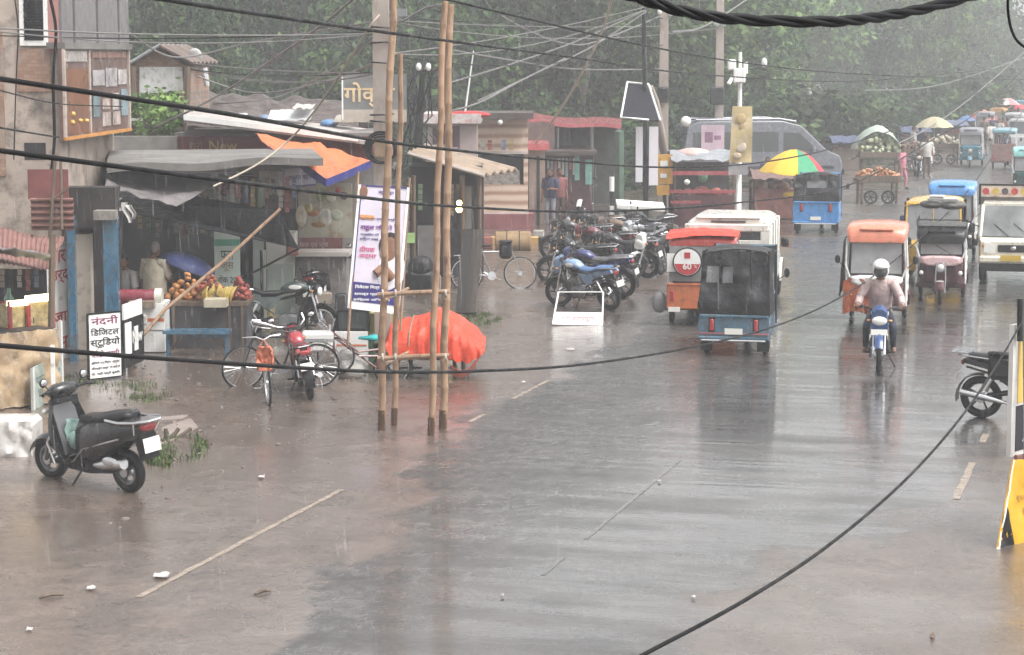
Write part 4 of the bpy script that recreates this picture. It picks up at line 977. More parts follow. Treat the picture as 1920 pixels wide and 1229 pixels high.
e2 = e_rickshaw('dark electric rickshaw with pale pink dashboard and loaded black roof', 1764, 562, R(180 - 12), black(), M('wine_panel', (.055, .018, .022), rough=.4), nose=paint('pale_pink', (.62, .42, .42)), hgt=1.50, wid=1.0)
e3 = e_rickshaw('parked orange rickshaw carrying a round red and white cover marked 60', 1322, 598, R(-8), paint('red_tarp_roof', (.48, .05, .035)), M('dark_maroon_panel', (.07, .025, .025), rough=.4), rear='panel', rearc=ORANGE, hgt=1.66, wid=1.26)
auto_rickshaw('yellow roofed auto rickshaw half hidden behind the dark electric rickshaw', 1750, 526, R(180 - 13), paint('auto_yellow', (.56, .33, .04)), roofm=paint('auto_yellow', (.56, .33, .04)), wid=1.38, hgt=1.86)
jeep('white jeep with dark rear window parked ahead of the orange rickshaw', 1378, 568, R(-10), paint('jeep_white', (.68, .66, .60), dirtamt=.08))
mini_truck('cream mini truck with painted headboard coming towards us at the right edge', 1898, 520, R(180 - 12.5))
van('large dark grey van parked crosswise beyond the stalls', 1415, 352, R(-80))
e_rickshaw('distant small blue electric rickshaw coming down the far road', 1820, 312, R(180 - 14), M('grey_roof', (.2, .2, .22)), paint('teal_blue', (.04, .20, .28)), nose=paint('teal_blue', (.04, .20, .28)), rear='open', hgt=1.72)
e_rickshaw('distant brown electric rickshaw with pale blue roof seen from behind', 1883, 316, R(-14), paint('pale_blue_roof', (.16, .30, .36)), paint('rust_brown', (.22, .11, .09)), rear='full', screen=False)
e_rickshaw('teal electric rickshaw cut by the right edge above the mini truck', 1925, 372, R(180 - 13), paint('teal_roof', (.22, .50, .48)), M('dark_teal', (.02, .07, .07), rough=.4), nose=M('dark_teal', (.02, .07, .07), rough=.4))
e_rickshaw('rickshaw with bright blue canopy right behind the yellow auto', 1784, 486, R(180 - 13), paint('canopy_blue', (.07, .24, .55)), black(), hgt=1.9, wid=1.15)
# ---- details on the traffic and the two-wheelers
def on(t, y_, z, x=0): return t.matrix_basis @ Vector((x, y_, z))
# cover with the number on the parked orange rickshaw: belongs to that rickshaw
b = B(white()); b.cyl((0, -1.42, 1.22), (0, -1.50, 1.22), .245, n=36); sp = b.out('spare_wheel_cover', e3); sp.location = (-.26, 0, 0)
b = B(paint('sign_red', (.42, .03, .035)))
b.prism([(.235 * math.cos(a), 1.22 + .235 * math.sin(a)) for a in [R(188 + i * 164 / 20) for i in range(21)]], -1.505, -1.502, 'y'); b.box((0, -1.503, 1.345), (.11, .006, .11)); b.out('cover_band', sp)
letters('60', .125, white(), sp, face_mtx((0, -1.508, 1.145)), bold=.02); letters('%', .06, white(), sp, face_mtx((.155, -1.508, 1.14)))
b = B(rubber()); b.torus((0, -1.46, 1.22), (0, 1, 0), .25, .022, 32, 6); b.out('cover_rim', sp)
b = B(M('grey_curtain', (.30, .30, .30), rough=.3, alpha=.8)); fo = folds(.05, 5, 3)
b.sheet(lambda u, v_: (-.60 + 1.2 * u, -1.34 + fo(u * 1.4, v_), .85 + .68 * v_), 12, 8, .008); b.out('plastic_back_sheet', e3, smooth=70)
b = B(white()); b.box((-.55, -1.40, 1.20), (.18, .02, .34)); b.out('white_card', e3)
b = B(M('green_badge', (.05, .22, .04), rough=.4)); b.box((.10, -1.39, .56), (.2, .012, .12), bev=.01); b.out('green_badge', e3)
plate(e3, (-.50, -1.40, .33), .22, .09, None)
b = B(cloth('red_tarp', (.55, .055, .035))); fo = folds(.06, 3, 8)
b.sheet(lambda u, v_: (-.66 + 1.32 * u, -1.42 + 1.2 * v_, 1.71 + .05 * math.sin(3 * u) + fo(u * 2, v_ * 2) * .6 - .22 * max(0, .22 - v_) * (1.6 - u)), 14, 10, .01); b.out('roof_tarp', e3, smooth=70)
b = B(steel()); b.tube([(-.55, -1.1, .3), (-.8, -1.05, .42)], .02, 6); b.ell((-.80, -1.05, .42), (.15, .06, .2)); b.out('side_lamp', e3)
# orange blanket hung over the front of the salmon rickshaw
b = B(cloth('orange_blanket', (.34, .075, .025), dirt=(.6, .35, .2), dirtamt=.15)); fo = folds(.06, 5, 4)
b.sheet(lambda u, v_: (.10 + .50 * u, .80 - .08 * u + fo(u, v_), .22 + .62 * v_ + .08 * math.sin(u * 3)), 8, 8, .015); b.out('hanging_blanket', e1, smooth=70)
b = B(CANVAS); fo = folds(.03, 4, 6); b.sheet(lambda u, v_: (.60 + fo(u, v_) + .08 * (1 - v_), -1.2 + 1.8 * u, .55 + 1.05 * v_), 8, 8, .01); b.out('side_curtain', e1, smooth=70)
# load on the dark rickshaw's roof
b = B(black()); b.box((0, -.2, 1.53), (1.0, 1.3, .05))
for s in (-1, 1): b.tube([(s * .5, .45, 1.55), (s * .5, .45, 1.68), (s * .5, -.85, 1.68), (s * .5, -.85, 1.55)], .014, 5)
b.tube([(-.5, .45, 1.68), (.5, .45, 1.68)], .014, 5); b.out('roof_carrier', e2)
sack = tag(B(cloth('grey_sack', (.09, .09, .085))).ell((-.18, 0, 0), (.30, .42, .10)).ell((.22, .05, .01), (.26, .36, .09)).ell((0, -.2, .05), (.24, .3, .09)).out('sack_bundle', smooth=70), 'grey sacks tied on the roof of the dark electric rickshaw', 'sacks'); sack.location = on(e2, -.05, 1.96); sack.rotation_euler = (0, 0, R(168))
tub = tag(B(white()).box((0, 0, 0), (.62, .12, .06), bev=.02).box((.12, .03, .05), (.3, .12, .05), bev=.02).out('white_package'), 'white wrapped package on top of the roof sacks', 'package'); tub.location = on(e2, .25, 2.10); tub.rotation_euler = (0, 0, R(168))

MC_BLUE = paint('bike_blue', (.02, .07, .22)); MC_RED = paint('bike_red', (.30, .02, .03)); MC_BLK = paint('bike_black', (.012, .012, .014)); MC_SIL = paint('bike_silver', (.38, .40, .43), metal=.3); MC_GRN = paint('bike_sage', (.045, .065, .06))
bike = motorcycle('blue motorcycle with white headlight ridden by the man in the white helmet', 1648, 690, R(180 - 10), MC_BLUE, lean=0, group=None, fairing=paint('fairing_blue', (.015, .05, .16)), stripe=white(), mirrors=False)
plate(bike, (0, .68, .66), .26, .09, None, tilt=.1)
rp = dict(pelvis=(0, -.22, .92), spine=(0, -.17, 1.10), chest=(0, -.08, 1.28), neck=(0, -.01, 1.43), nape=(0, .02, 1.50),
    shL=(-.19, -.04, 1.38), elL=(-.325, -.01, 1.13), wrL=(-.355, .27, 1.04), haL=(-.35, .32, 1.05), shR=(.19, -.04, 1.38), elR=(.325, -.01, 1.13), wrR=(.355, .27, 1.04), haR=(.35, .32, 1.05),
    hiL=(-.10, -.18, .89), knL=(-.21, .26, .70), anL=(-.22, -.0, .33), toL=(-.24, .16, .28), hiR=(.10, -.18, .89), knR=(.21, .26, .70), anR=(.22, -.0, .33), toR=(.24, .16, .28))
PALE = M('wet_pink_shirt', (.45, .34, .325), rough=.45, var=.28, scale=7, bmp=.8, bscale=9, bd=.04)
JEANS = cloth('dark_jeans', (.022, .028, .05)); GREYP = cloth('grey_trousers', (.12, .12, .13))
rider = person('rider in wet pinkish shirt and dark trousers wearing a white helmet on the blue motorcycle', bike.location, R(180 - 10), PALE, JEANS, rp, hair=None, curl=1.1, look=(.1, 1, -.08), long_sleeve=True, foot=M('bare_foot', (.2, .12, .09)))
hb = B(paint('helmet_white', (.74, .74, .72), dirtamt=.02)); hb.ell((0, .035, 1.635), (.138, .165, .135), None, 20, 12, -.02); hb.ell((0, .16, 1.66), (.10, .07, .05), rotx(-.3)); hl = hb.out('helmet', rider, smooth=80)
vb = B(glass()); vb.ell((0, .07, 1.575), (.115, .125, .115), None, 18, 8, -.85); vb.out('visor', hl)
sb = B(paint('helmet_white', (.74, .74, .72)))
sb.ell((0, -.015, 1.575), (.134, .12, .13), None, 18, 10, -.8); sb.out('helmet_shell', hl, smooth=80)

scooter('black scooter with chrome guard rails parked by the food stall in the left corner', P(160, 905, 25.9) * 0 + Vector((-4.93, 25.85, 0)), R(51), paint('scooter_black', (.012, .012, .014), dirtamt=.05), sc=1.10, lean=R(-5))
bag = B(M('green_bag', (.28, .42, .38), rough=.35, var=.3, trans=.1)); bag.ell((0, 0, .12), (.10, .12, .12), None, 12, 8, -.95); bag.sheet(lambda u, v_: ((v_ - .5) * .26 + .015 * math.sin(u * 9), .03 * math.sin(v_ * 8), .10 + .28 * u), 8, 6, .012)
bg_ = tag(bag.out('shopping_bag', smooth=70), 'translucent pale green shopping bag standing on the black scooter floorboard', 'bag'); bg_.location = Vector((-4.93, 25.85, 0)) + rotz(R(51)) @ Vector((-.06, .16, .36)) * 1.10 + Vector((0, 0, .02)); bg_.scale = (.95,) * 3

motorcycle('black motorcycle with a rear storage box parked at the right edge beside the sign post', 1925, 790, R(180 + 62), MC_BLK, lean=R(5), group=None, rack=True)
G1 = 'motorcycles parked in front of the kiosks'
motorcycle('nearest parked motorcycle of the row, with a pale blue cover over tank and seat', 1098, 578, R(48), paint('pale_blue_bike', (.20, .30, .45)), seatm=cloth('blue_cover', (.085, .155, .30)), group=G1, lean=R(-10), steer=.25, stripe=white())
motorcycle('dark blue motorcycle right behind the pale blue one', 1115, 556, R(66), paint('bike_navy', (.03, .035, .13)), group=G1, lean=R(-9), steer=.3, sc=1.0, seatm=M('seat_grey', (.10, .10, .11), rough=.4))
motorcycle('black motorcycle with its front wheel sticking out left of the row', 1085, 532, R(70), MC_BLK, group=G1, lean=R(-9), steer=.35)
motorcycle('red tank motorcycle in the middle of the parked row', 1128, 504, R(72), paint('bike_dull_red', (.12, .02, .028)), group=G1, lean=R(-8), steer=.3)
motorcycle('black motorcycle with silver fork farthest left at the back of the row', 1082, 488, R(75), paint('bike_dark', (.03, .03, .034)), group=G1, lean=R(-8), steer=.2)
motorcycle('plain black motorcycle at the very back of the row by the striped posts', 1135, 476, R(70), MC_BLK, group=G1, lean=R(-8), style='classic')
motorcycle('motorcycle with white headlight cowl next to the orange rickshaw', 1216, 520, R(150), MC_BLK, group=G1, lean=R(-6), fairing=white(), steer=-.3)
motorcycle('grey motorcycle squeezed behind the white cowled one', 1196, 492, R(140), MC_SIL, group=G1, lean=R(-7), steer=-.2)
motorcycle('dusty motorcycle with a brown sack on its seat behind the red tank one', 1170, 486, R(80), M('bike_brown', (.16, .11, .08)), group=G1, lean=R(-7))
motorcycle('black motorcycle between the red tank one and the white cowled one', 1165, 520, R(66), MC_BLK, group=G1, lean=R(-8), steer=.2)
motorcycle('black motorcycle with brown seat cover in the middle of the back line', 1108, 470, R(100), MC_BLK, group=G1, lean=R(-8), steer=.2, seatm=M('seat_brown', (.09, .06, .045)))
motorcycle('black motorcycle directly under the white topped table', 1205, 470, R(120), MC_BLK, group=G1, lean=R(-8), steer=-.3)
motorcycle('sage green classic motorcycle parked side on next to the fruit stall', 532, 640, R(-83), MC_GRN, lean=R(-7), group=None, style='classic', alloy=False, steer=-.35, stripe=white(), sc=1.05)
motorcycle('black motorcycle seen from behind, standing at the counter left of the portrait banner', 624, 602, R(-14), MC_BLK, lean=R(-8), group=None, sc=1.12)
motorcycle('red tailed moped motorcycle parked beside the bicycle in the mud', 574, 738, R(12), MC_RED, lean=R(-9), group=None, alloy=True, sc=.92, seatm=M('seat_wine', (.12, .03, .035), rough=.35))
MC_F = 'motorcycles far down the street'
motorcycle('far dark motorcycle parked beside the vegetable cart', 1718, 332, R(175), MC_BLK, group=MC_F, lean=R(-5))
motorcycle('far motorcycle with white lamp near the beige umbrella', 1742, 318, R(170), MC_SIL, group=MC_F, lean=R(-5), fairing=white())
bicycle('black bicycle with an orange cloth bag standing front on in the mud', 502, 752, R(186), MC_BLK, lean=R(3), steer=.12)
bicycle('black bicycle parked side on behind the orange bagged one', 528, 728, R(96), MC_BLK, lean=R(-7), steer=.3)
bicycle('old grey bicycle with dark front pack leaning between the planks and the motorcycles', 924, 545, R(-80), steel(), lean=R(-8), steer=-.15, sc=1.04)
ob = B(cloth('orange_cloth', (.52, .17, .10))); fo = folds(.07, 6, 3); ob.sheet(lambda u, v_: ((u - .5) * (.17 + .07 * math.sin(3 * v_)) + fo(v_, u) * .5, .05 * math.sin(math.pi * u) * math.sin(math.pi * v_) + fo(u, v_), .13 - .34 * v_), 10, 12, .03); ob.tube([(-.06, 0, .12), (-.02, 0, .24), (.06, 0, .12)], .012, 6)
o_ = tag(ob.out('cloth_bag', smooth=70), 'orange cloth bag hanging on the front on bicycle handlebar', 'bag'); o_.location = P(496, 668, 31.1)
fb = B(CANVAS); fb.box((0, 0, 0), (.26, .20, .34), bev=.05); fb.box((0, -.02, .19), (.28, .23, .05), bev=.02); f_ = tag(fb.out('pack'), 'black box pack hung on the handlebar of the grey bicycle', 'pack'); f_.location = P(948, 470, 46.2)
tb = B(black()); tb.box((0, 0, 0), (.42, .40, .34), bev=.06); tb.box((0, 0, .19), (.44, .42, .06), bev=.03); t_ = tag(tb.out('storage_box'), 'black storage box on the rack of the right edge motorcycle', 'box'); t_.location = P(1885, 690, 30.6); t_.rotation_euler = (0, .1, R(60))
# ---------------------------------------------------------------- shops, stalls and signs on the left
def wt(name, label, cat, base, group=None):
    base = Vector(base); t = thing(name, label, cat, base, 0, group); return (t, Matrix.Translation(-base))
def fr(px0, py0, px1, py1, Y, Y2=None):
    """frame of a rectangle seen between two pixel columns; its right end may lie at another depth"""
    Y2 = Y if Y2 is None else Y2
    a = P(px0, py0, Y); d = P(px0, py1, Y); c = P(px1, (py0 + py1) / 2, Y2)
    h = (a - d).length; o = (a + d) / 2; r = Vector((c.x - o.x, c.y - o.y, 0)); w_ = r.length; r.normalize()
    return o, r, w_, h
def pane(b, f, u0=0, u1=1, v0=0, v1=1, th=.02, off=0.0):
    """slab on the rectangle f: u along its width, v downwards; off lifts it out of the surface"""
    o, r, w_, h = f; n = Vector((r.y, -r.x, 0)); up = Vector((0, 0, 1))
    c = o + r * (w_ * (u0 + u1) / 2) + up * (h * (.5 - (v0 + v1) / 2)) + n * (off - th / 2)
    b.box(c, (w_ * (u1 - u0), th, h * (v1 - v0)), Matrix((r, -n, up)).transposed()); return b
def wr(T, body, f, u, v_, hh, mat, width=None, bold=.0, off=.004, align='CENTER', name='lettering'):
    o, r, w_, h = f; n = Vector((r.y, -r.x, 0))
    p = o + r * (w_ * u) + Vector((0, 0, h * (.5 - v_))) + n * off
    letters(body, h * hh, mat, T[0], T[1] @ face_mtx(p, r), name, None if width is None else width * w_, align=align, bold=bold)
def post(name, T, a, bq, r, mat, n=8): b = B(mat); b.tube([a, bq], r, n); return b.out(name, T)
PLASTER = M('old_plaster', (.40, .335, .285), rough=.6, var=.28, scale=.9, dirt=(.10, .085, .075), dirtamt=.26, bmp=.25, bscale=9)
def brick_mat():
    m, nt, b = nodes_of('exposed_brick'); v = coords(nt, 'Object')
    mp = nt.nodes.new('ShaderNodeMapping'); mp.inputs['Rotation'].default_value = (R(90), 0, 0); nt.links.new(v, mp.inputs[0])
    bk = nt.nodes.new('ShaderNodeTexBrick'); bk.inputs['Scale'].default_value = 4.2; nt.links.new(mp.outputs[0], bk.inputs['Vector'])
    bk.inputs['Color1'].default_value = (.24, .13, .085, 1); bk.inputs['Color2'].default_value = (.33, .20, .14, 1); bk.inputs['Mortar'].default_value = (.17, .14, .12, 1)
    nt.links.new(mix_rgb(nt, bk.outputs[0], (.27, .22, .18), ramp(nt, tex_noise(nt, 1.6, 5, .7, v), [(.5, 0), (.6, .8)])), b.inputs['Base Color']); b.inputs['Roughness'].default_value = .6
    bump(nt, b, bk.outputs['Fac'], .4); return m
BRICK = brick_mat()
TIN = M('corrugated_tin', (.17, .15, .14), rough=.4, metal=.3, var=.35, scale=1.5, dirt=(.10, .05, .03), dirtamt=.3)
REDTIN = M('rust_red_tin', (.22, .115, .10), rough=.45, var=.3, scale=1.6, dirt=(.12, .06, .045), dirtamt=.25)
DARK = M('dark_wall_and_shade', (.030, .027, .029), rough=.6, var=.5, scale=1.2)  # near-black also stands in for shade inside doorways and openings
BLUEP = paint('blue_wood', (.045, .13, .21), dirtamt=.25, var=.25)
REDT = M('sign_red_ink', (.36, .03, .03), rough=.4); BLKT = M('sign_black_ink', (.02, .02, .022), rough=.4); NAVY = M('sign_navy_ink', (.04, .035, .16), rough=.4)
def corrugated(b, f, n, amp=.02, th=.006, along='u'):
    o, r, w_, h = f; nn = Vector((r.y, -r.x, 0))
    if along == 'u': b.sheet(lambda u, v_: o + r * (w_ * u) + Vector((0, 0, h * (.5 - v_))) + nn * (amp * math.sin(u * n * 2 * math.pi)), n * 6, 1, th)
    else: b.sheet(lambda u, v_: o + r * (w_ * u) + Vector((0, 0, h * (.5 - v_))) + nn * (amp * math.sin(v_ * n * 2 * math.pi)), 1, n * 6, th)
    return b
# --- plastered corner building
T = wt('brick_building', 'weathered plaster and brick building with black louvred window at the left edge', 'building', G(60, 680))
f = fr(-110, -120, 112, 690, 36.4); b = B(PLASTER); o, r, w_, h = f
pane(b, f, 0, 1, 0, 1, 5.0); b.out('wall', T)
b = B(BRICK); f2 = fr(33, 92, 96, 172, 36.4); pane(b, f2, th=.03, off=.03); f2 = fr(-40, 60, 8, 330, 36.4); pane(b, f2, th=.05, off=.05); b.out('exposed_brickwork', T)
b = B(M('pink_plaster', (.36, .19, .17), rough=.55, var=.2)); pane(b, fr(89, -120, 109, 100, 36.4), th=.05, off=.05); b.out('pilaster', T)
wf = fr(37, -60, 90, 86, 36.4); b = B(white())
for u0, u1, v0, v1 in ((0, .15, 0, 1), (.85, 1, 0, 1), (.15, .85, .93, 1)): pane(b, wf, u0, u1, v0, v1, .08, .06)
w1 = b.out('window', T); b = B(M('louvre_black', (.012, .012, .014), rough=.25)); pane(b, wf, .15, .85, 0, .93, .02, .004)
for k in range(12):
    o, r, w_, h = wf; c = o + r * (w_ * .5) + Vector((0, 0, h * (.5 - .08 - k * .075))) + Vector((0, -.04, 0)); b.box(c, (w_ * .68, .09, .012), rotx(.6))
b.out('louvres', (w1, T[1]))
b = B(DARK); pane(b, fr(46, 268, 86, 300, 36.4), th=.05, off=.008); b.out('wall_opening', T)  # dark sheet on the wall face paints the shade of an opening
f = fr(112, -120, 240, 262, 36.4, 41.2); b = B(PLASTER); pane(b, f, th=.3, off=-.03); b.out('street_wall', T)
b = B(M('grey_sheet', (.16, .15, .155), rough=.45, var=.2)); fs = fr(113, -120, 239, 82, 36.35, 41.1)
for k in range(6): pane(b, fs, k / 6 + .008, (k + 1) / 6 - .008, 0, 1, .05, .0 + .02 * (k % 2))
b.out('grey_panel', T)
b = B(concrete()); pane(b, fr(112, 80, 240, 92, 36.2, 41.0), th=.3, off=.08); b.out('ledge', T)
# --- poster board on its street wall
f = fr(114, 92, 238, 264, 36.2, 40.9); o = f[0]
T = wt('poster_board', 'brown and orange photo poster board on the corner building above the shop', 'billboard', P(176, 258, 38.4))
b = B(M('poster_brown', (.12, .075, .065), rough=.35, var=.35, scale=1.5, dirt=(.35, .30, .28), dirtamt=.12)); pane(b, f, th=.06, off=.03); b.out('board', T)
b = B(M('poster_orange', (.17, .075, .04), rough=.35, var=.4, scale=1.4)); pane(b, f, .02, .36, .22, .94, .01, .04); b.out('orange_panel', T)
b = B(M('frame_strip', (.42, .36, .32), rough=.4, dirt=(.2, .12, .08), dirtamt=.2)); pane(b, f, 0, .02, 0, 1, .05, .07); pane(b, f, .98, 1, 0, 1, .05, .07); pane(b, f, .37, .39, 0, 1, .03, .05); b.out('frame', T)
b = B(M('orange_trim', (.48, .22, .06), rough=.4)); pane(b, f, 0, 1, .965, 1.0, .06, .08); b.out('bottom_trim', T)
for k, (u0, u1, v0, v1, cc) in enumerate(((.42, .60, .24, .42, (.38, .36, .36)), (.62, .80, .22, .44, (.36, .34, .35)), (.82, .96, .24, .42, (.42, .40, .39)), (.42, .52, .50, .78, (.16, .24, .26)), (.56, .68, .58, .70, (.38, .30, .27)), (.72, .82, .52, .72, (.40, .37, .35)), (.86, .97, .48, .80, (.20, .28, .31)), (.56, .68, .74, .90, (.42, .36, .33)), (.72, .84, .74, .90, (.40, .33, .30)), (.04, .34, .02, .14, (.36, .33, .31)), (.42, .95, .03, .10, (.22, .12, .09)))):
    b = B(M('photo_%d' % k, cc, rough=.35, var=.5, scale=3, dirt=(.09, .06, .05), dirtamt=.22)); pane(b, f, u0, u1, v0, v1, .008, .046); b.out('photo', T)
lm = M('gold_glow_print', (.65, .42, .12), rough=.3)
for u, v_, s in ((.12, .72, .05), (.11, .81, .045), (.22, .80, .035), (.31, .81, .04)):
    b = B(lm); o, r, w_, h = f; c = o + r * (w_ * u) + Vector((0, 0, h * (.5 - v_))) + Vector((r.y, -r.x, 0)) * .045; b.ell(c, (.05, .05, h * s * .6)); b.out('painted_lamp', T)

# --- food stall at the left edge
T = wt('food_stall', 'food stall with tin roof, glass case and sack covered counter at the left edge', 'stall', G(40, 790))
b = B(REDTIN)
a0, a1, a2, a3 = P(-60, 505, 30.6), P(104, 497, 32.2), P(120, 440, 34.6), P(-60, 428, 33.8)
b.sheet(lambda u, v_: a0.lerp(a1, u).lerp(a3.lerp(a2, u), v_) + Vector((0, 0, .014 * math.sin(u * 120) + .06 * math.sin(v_ * 7 + u * 5))), 90, 8, .012); b.out('tin_roof', T)
b = B(M('grey_tarp', (.18, .165, .165), rough=.4, var=.3, bmp=.5, bscale=5)); fo = folds(.07, 3, 2)
b.sheet(lambda u, v_: P(-60 + 155 * u, 470 + 22 * u, 30.7 + 1.2 * v_) + Vector((0, 0, .10 - .22 * v_ * (1 - v_) + fo(u * 2, v_ * 2))), 14, 8, .015); b.out('roof_tarp', T, smooth=70)
b = B(wood())
for px, Y in ((-20, 31.0), (94, 32.0), (60, 34.0)): b.tube([G(px, 105 + 21000 / Y), P(px + 4, 440, Y)], .05, 7)
b.out('post', T)
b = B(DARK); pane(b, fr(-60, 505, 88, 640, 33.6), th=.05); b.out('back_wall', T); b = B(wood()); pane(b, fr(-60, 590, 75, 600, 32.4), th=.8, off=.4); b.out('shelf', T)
b = B(paint('case_red', (.30, .03, .03))); f = fr(18, 566, 104, 632, 31.6, 32.2); pane(b, f, 0, 1, .86, 1, .5); pane(b, f, .0, .06, 0, .86, .05); pane(b, f, .40, .46, 0, .86, .05); pane(b, f, .94, 1, 0, .86, .05); pane(b, f, 0, 1, .86, 1.25, .5, -.0); cs = b.out('glass_case', T)
b = B(M('case_light', (.9, .82, .55), emit=2.2, var=.02)); pane(b, f, .02, .40, .0, .14, .12, .03); pane(b, f, .42, .97, -.10, .08, .12, .03); b.out('tube_light', (cs, T[1]))
b = B(M('snacks', (.42, .34, .18), rough=.5, var=.5, scale=14)); pane(b, f, .06, .40, .14, .86, .3, -.08); pane(b, f, .46, .94, .08, .86, .3, -.08); b.out('snack_heap', (cs, T[1]))
b = B(M('sack_cloth', (.36, .26, .16), rough=.5, var=.35, scale=4, bmp=.5, bscale=7, dirt=(.45, .40, .34), dirtamt=.2)); fo = folds(.10, 4, 6)
f = fr(-60, 632, 106, 772, 30.7, 31.7); o, r, w_, h = f
b.sheet(lambda u, v_: o + r * (w_ * u) + Vector((0, 0, h * (.5 - v_))) + Vector((r.y, -r.x, 0)) * (.05 + fo(u * 3, v_ * 2) + .06 * v_), 20, 12, .02); b.out('sack_cover', T, smooth=70)
b = B(DARK); pane(b, f, 0, 1, .0, 1, .9, -.05); b.out('counter', T)
b = B(white()); b.box(P(100, 720, 31.3), (.05, .05, 1.1)); b.out('counter_leg', T)
f = fr(46, 690, 104, 775, 31.0, 32.3); T2 = wt('painted_panel', 'pale green painted panel leaning on the food stall counter', 'signboard', G(80, 785))
b = B(M('pale_green_panel', (.30, .35, .32), rough=.4, var=.3, scale=3, dirt=(.14, .18, .16), dirtamt=.25)); pane(b, f, th=.03, off=.12); b.out('panel', T2)
b = B(M('panel_white_edge', (.55, .55, .52), rough=.4)); pane(b, f, 0, .05, 0, 1.1, .04, .13); pane(b, f, .95, 1, -.8, 1.0, .04, .13); b.out('panel_edge', T2)
wr(T2, 'पान भंडार', f, .5, .3, .22, M('panel_green_ink', (.10, .16, .14)), width=.8, off=.125); wr(T2, 'चाय नाश्ता', f, .5, .62, .18, M('panel_green_ink', (.10, .16, .14)), width=.7, off=.125)
T = wt('plinth', 'white cloth wrapped block at the left edge in front of the scooter wheel', 'plinth', G(20, 885))
b = B(M('white_wrap', (.52, .50, .48), rough=.5, var=.18, scale=2, bmp=.5, bscale=6, dirt=(.26, .22, .19), dirtamt=.2)); f = fr(-70, 790, 62, 886, 27.6); fo = folds(.09, 4, 11); o, r, w_, h = f
b.sheet(lambda u, v_: o + r * (w_ * u) + Vector((0, 0, h * (.5 - v_))) + Vector((0, -1, 0)) * (.02 + fo(u * 2, v_ * 2) + .10 * v_), 16, 10, .02); b.box(o + r * (w_ * .48) + Vector((0, .45, -.02)), (w_ * .94, .82, h * .96), bev=.06); b.out('wrapped_block', T, smooth=60)
bt = B(M('bottle_green', (.16, .34, .26), rough=.15, var=.1, trans=.5)); bt.tube([(0, 0, 0), (0, 0, .16), (0, 0, .20), (0, 0, .25)], [.045, .045, .02, .018], 10); bo = tag(bt.out('bottle', smooth=60), 'pale green bottle standing on the food stall shelf', 'bottle'); bo.location = P(18, 592, 32.3); bo.scale = (1.6,) * 3
bt2 = bo.copy(); COL.objects.link(bt2); bt2.location = P(31, 590, 32.5); bt2.scale = (1.1, 1.1, .9); relabel(bt2, 'short green bottle right of the taller one on the food stall shelf')

# --- narrow shop front: red lettered board, blue posts, cream wall, dark door
T = wt('narrow_shop', 'narrow shop with blue posts, cream wall and dark doorway behind the standing sign', 'shop', G(165, 690))
b = B(M('cream_wall', (.42, .37, .31), rough=.55, var=.12, dirt=(.2, .16, .13), dirtamt=.15)); pane(b, fr(138, 440, 170, 690, 36.3), th=.3); b.out('cream_wall', T)
b = B(DARK); pane(b, fr(168, 400, 226, 600, 37.6), th=.1); pane(b, fr(112, 400, 175, 470, 36.8), th=.2); b.out('doorway', T)
for px, wq in ((137, 14), (205, 16), (218, 13)):
    b = B(BLUEP); pane(b, fr(px - wq / 2, 405, px + wq / 2, 692, 36.1), th=.14, off=.1); b.out('post', T)
b = B(M('tin_lintel', (.04, .036, .034), rough=.5, var=.4)); pane(b, fr(128, 350, 222, 425, 36.5), th=.5, off=.3); b.out('lintel', T)
b = B(M('grey_cover', (.24, .22, .20), rough=.55, var=.3, bmp=.5)); f = fr(172, 395, 222, 412, 35.9); pane(b, f, .1, .9, 0, 1, .3, .1); b.out('light_box', T)
T = wt('lettered_board', 'tall white board with red Hindi letters beside the blue post', 'signboard', G(105, 700))
f = fr(78, 464, 131, 702, 35.6, 36.6); b = B(M('board_white', (.60, .585, .565), rough=.4, var=.12, dirt=(.3, .26, .24), dirtamt=.12)); pane(b, f, th=.04); b.out('board', T)
wr(T, 'गार', f, .62, .10, .10, REDT, width=.52, bold=.02); wr(T, 'उर्द', f, .66, .265, .11, REDT, width=.62, bold=.02); wr(T, 'पूजा', f, .5, .60, .11, REDT, width=.8, bold=.02); wr(T, 'पान', f, .55, .80, .11, REDT, width=.7, bold=.02)
T = wt('tin_screen', 'red corrugated tin sheets propped above the left stall', 'screen', P(100, 430, 35.5))
b = B(REDTIN); corrugated(b, fr(58, 372, 138, 432, 35.4), 5, .035, .008, 'v'); b.out('tin_sheet', T); b = B(M('maroon_sheet', (.20, .075, .07), rough=.5, var=.3)); pane(b, fr(52, 318, 128, 374, 35.8), th=.03); b.out('maroon_sheet', T)
b = B(wood()); b.tube([P(92, 470, 35.3), P(104, 290, 35.3)], .03, 6); b.tube([P(116, 430, 35.2), P(114, 300, 35.4)], .025, 6); b.tube([P(98, 375, 35.2), P(130, 352, 35.2)], .02, 6); b.out('prop_pole', T)

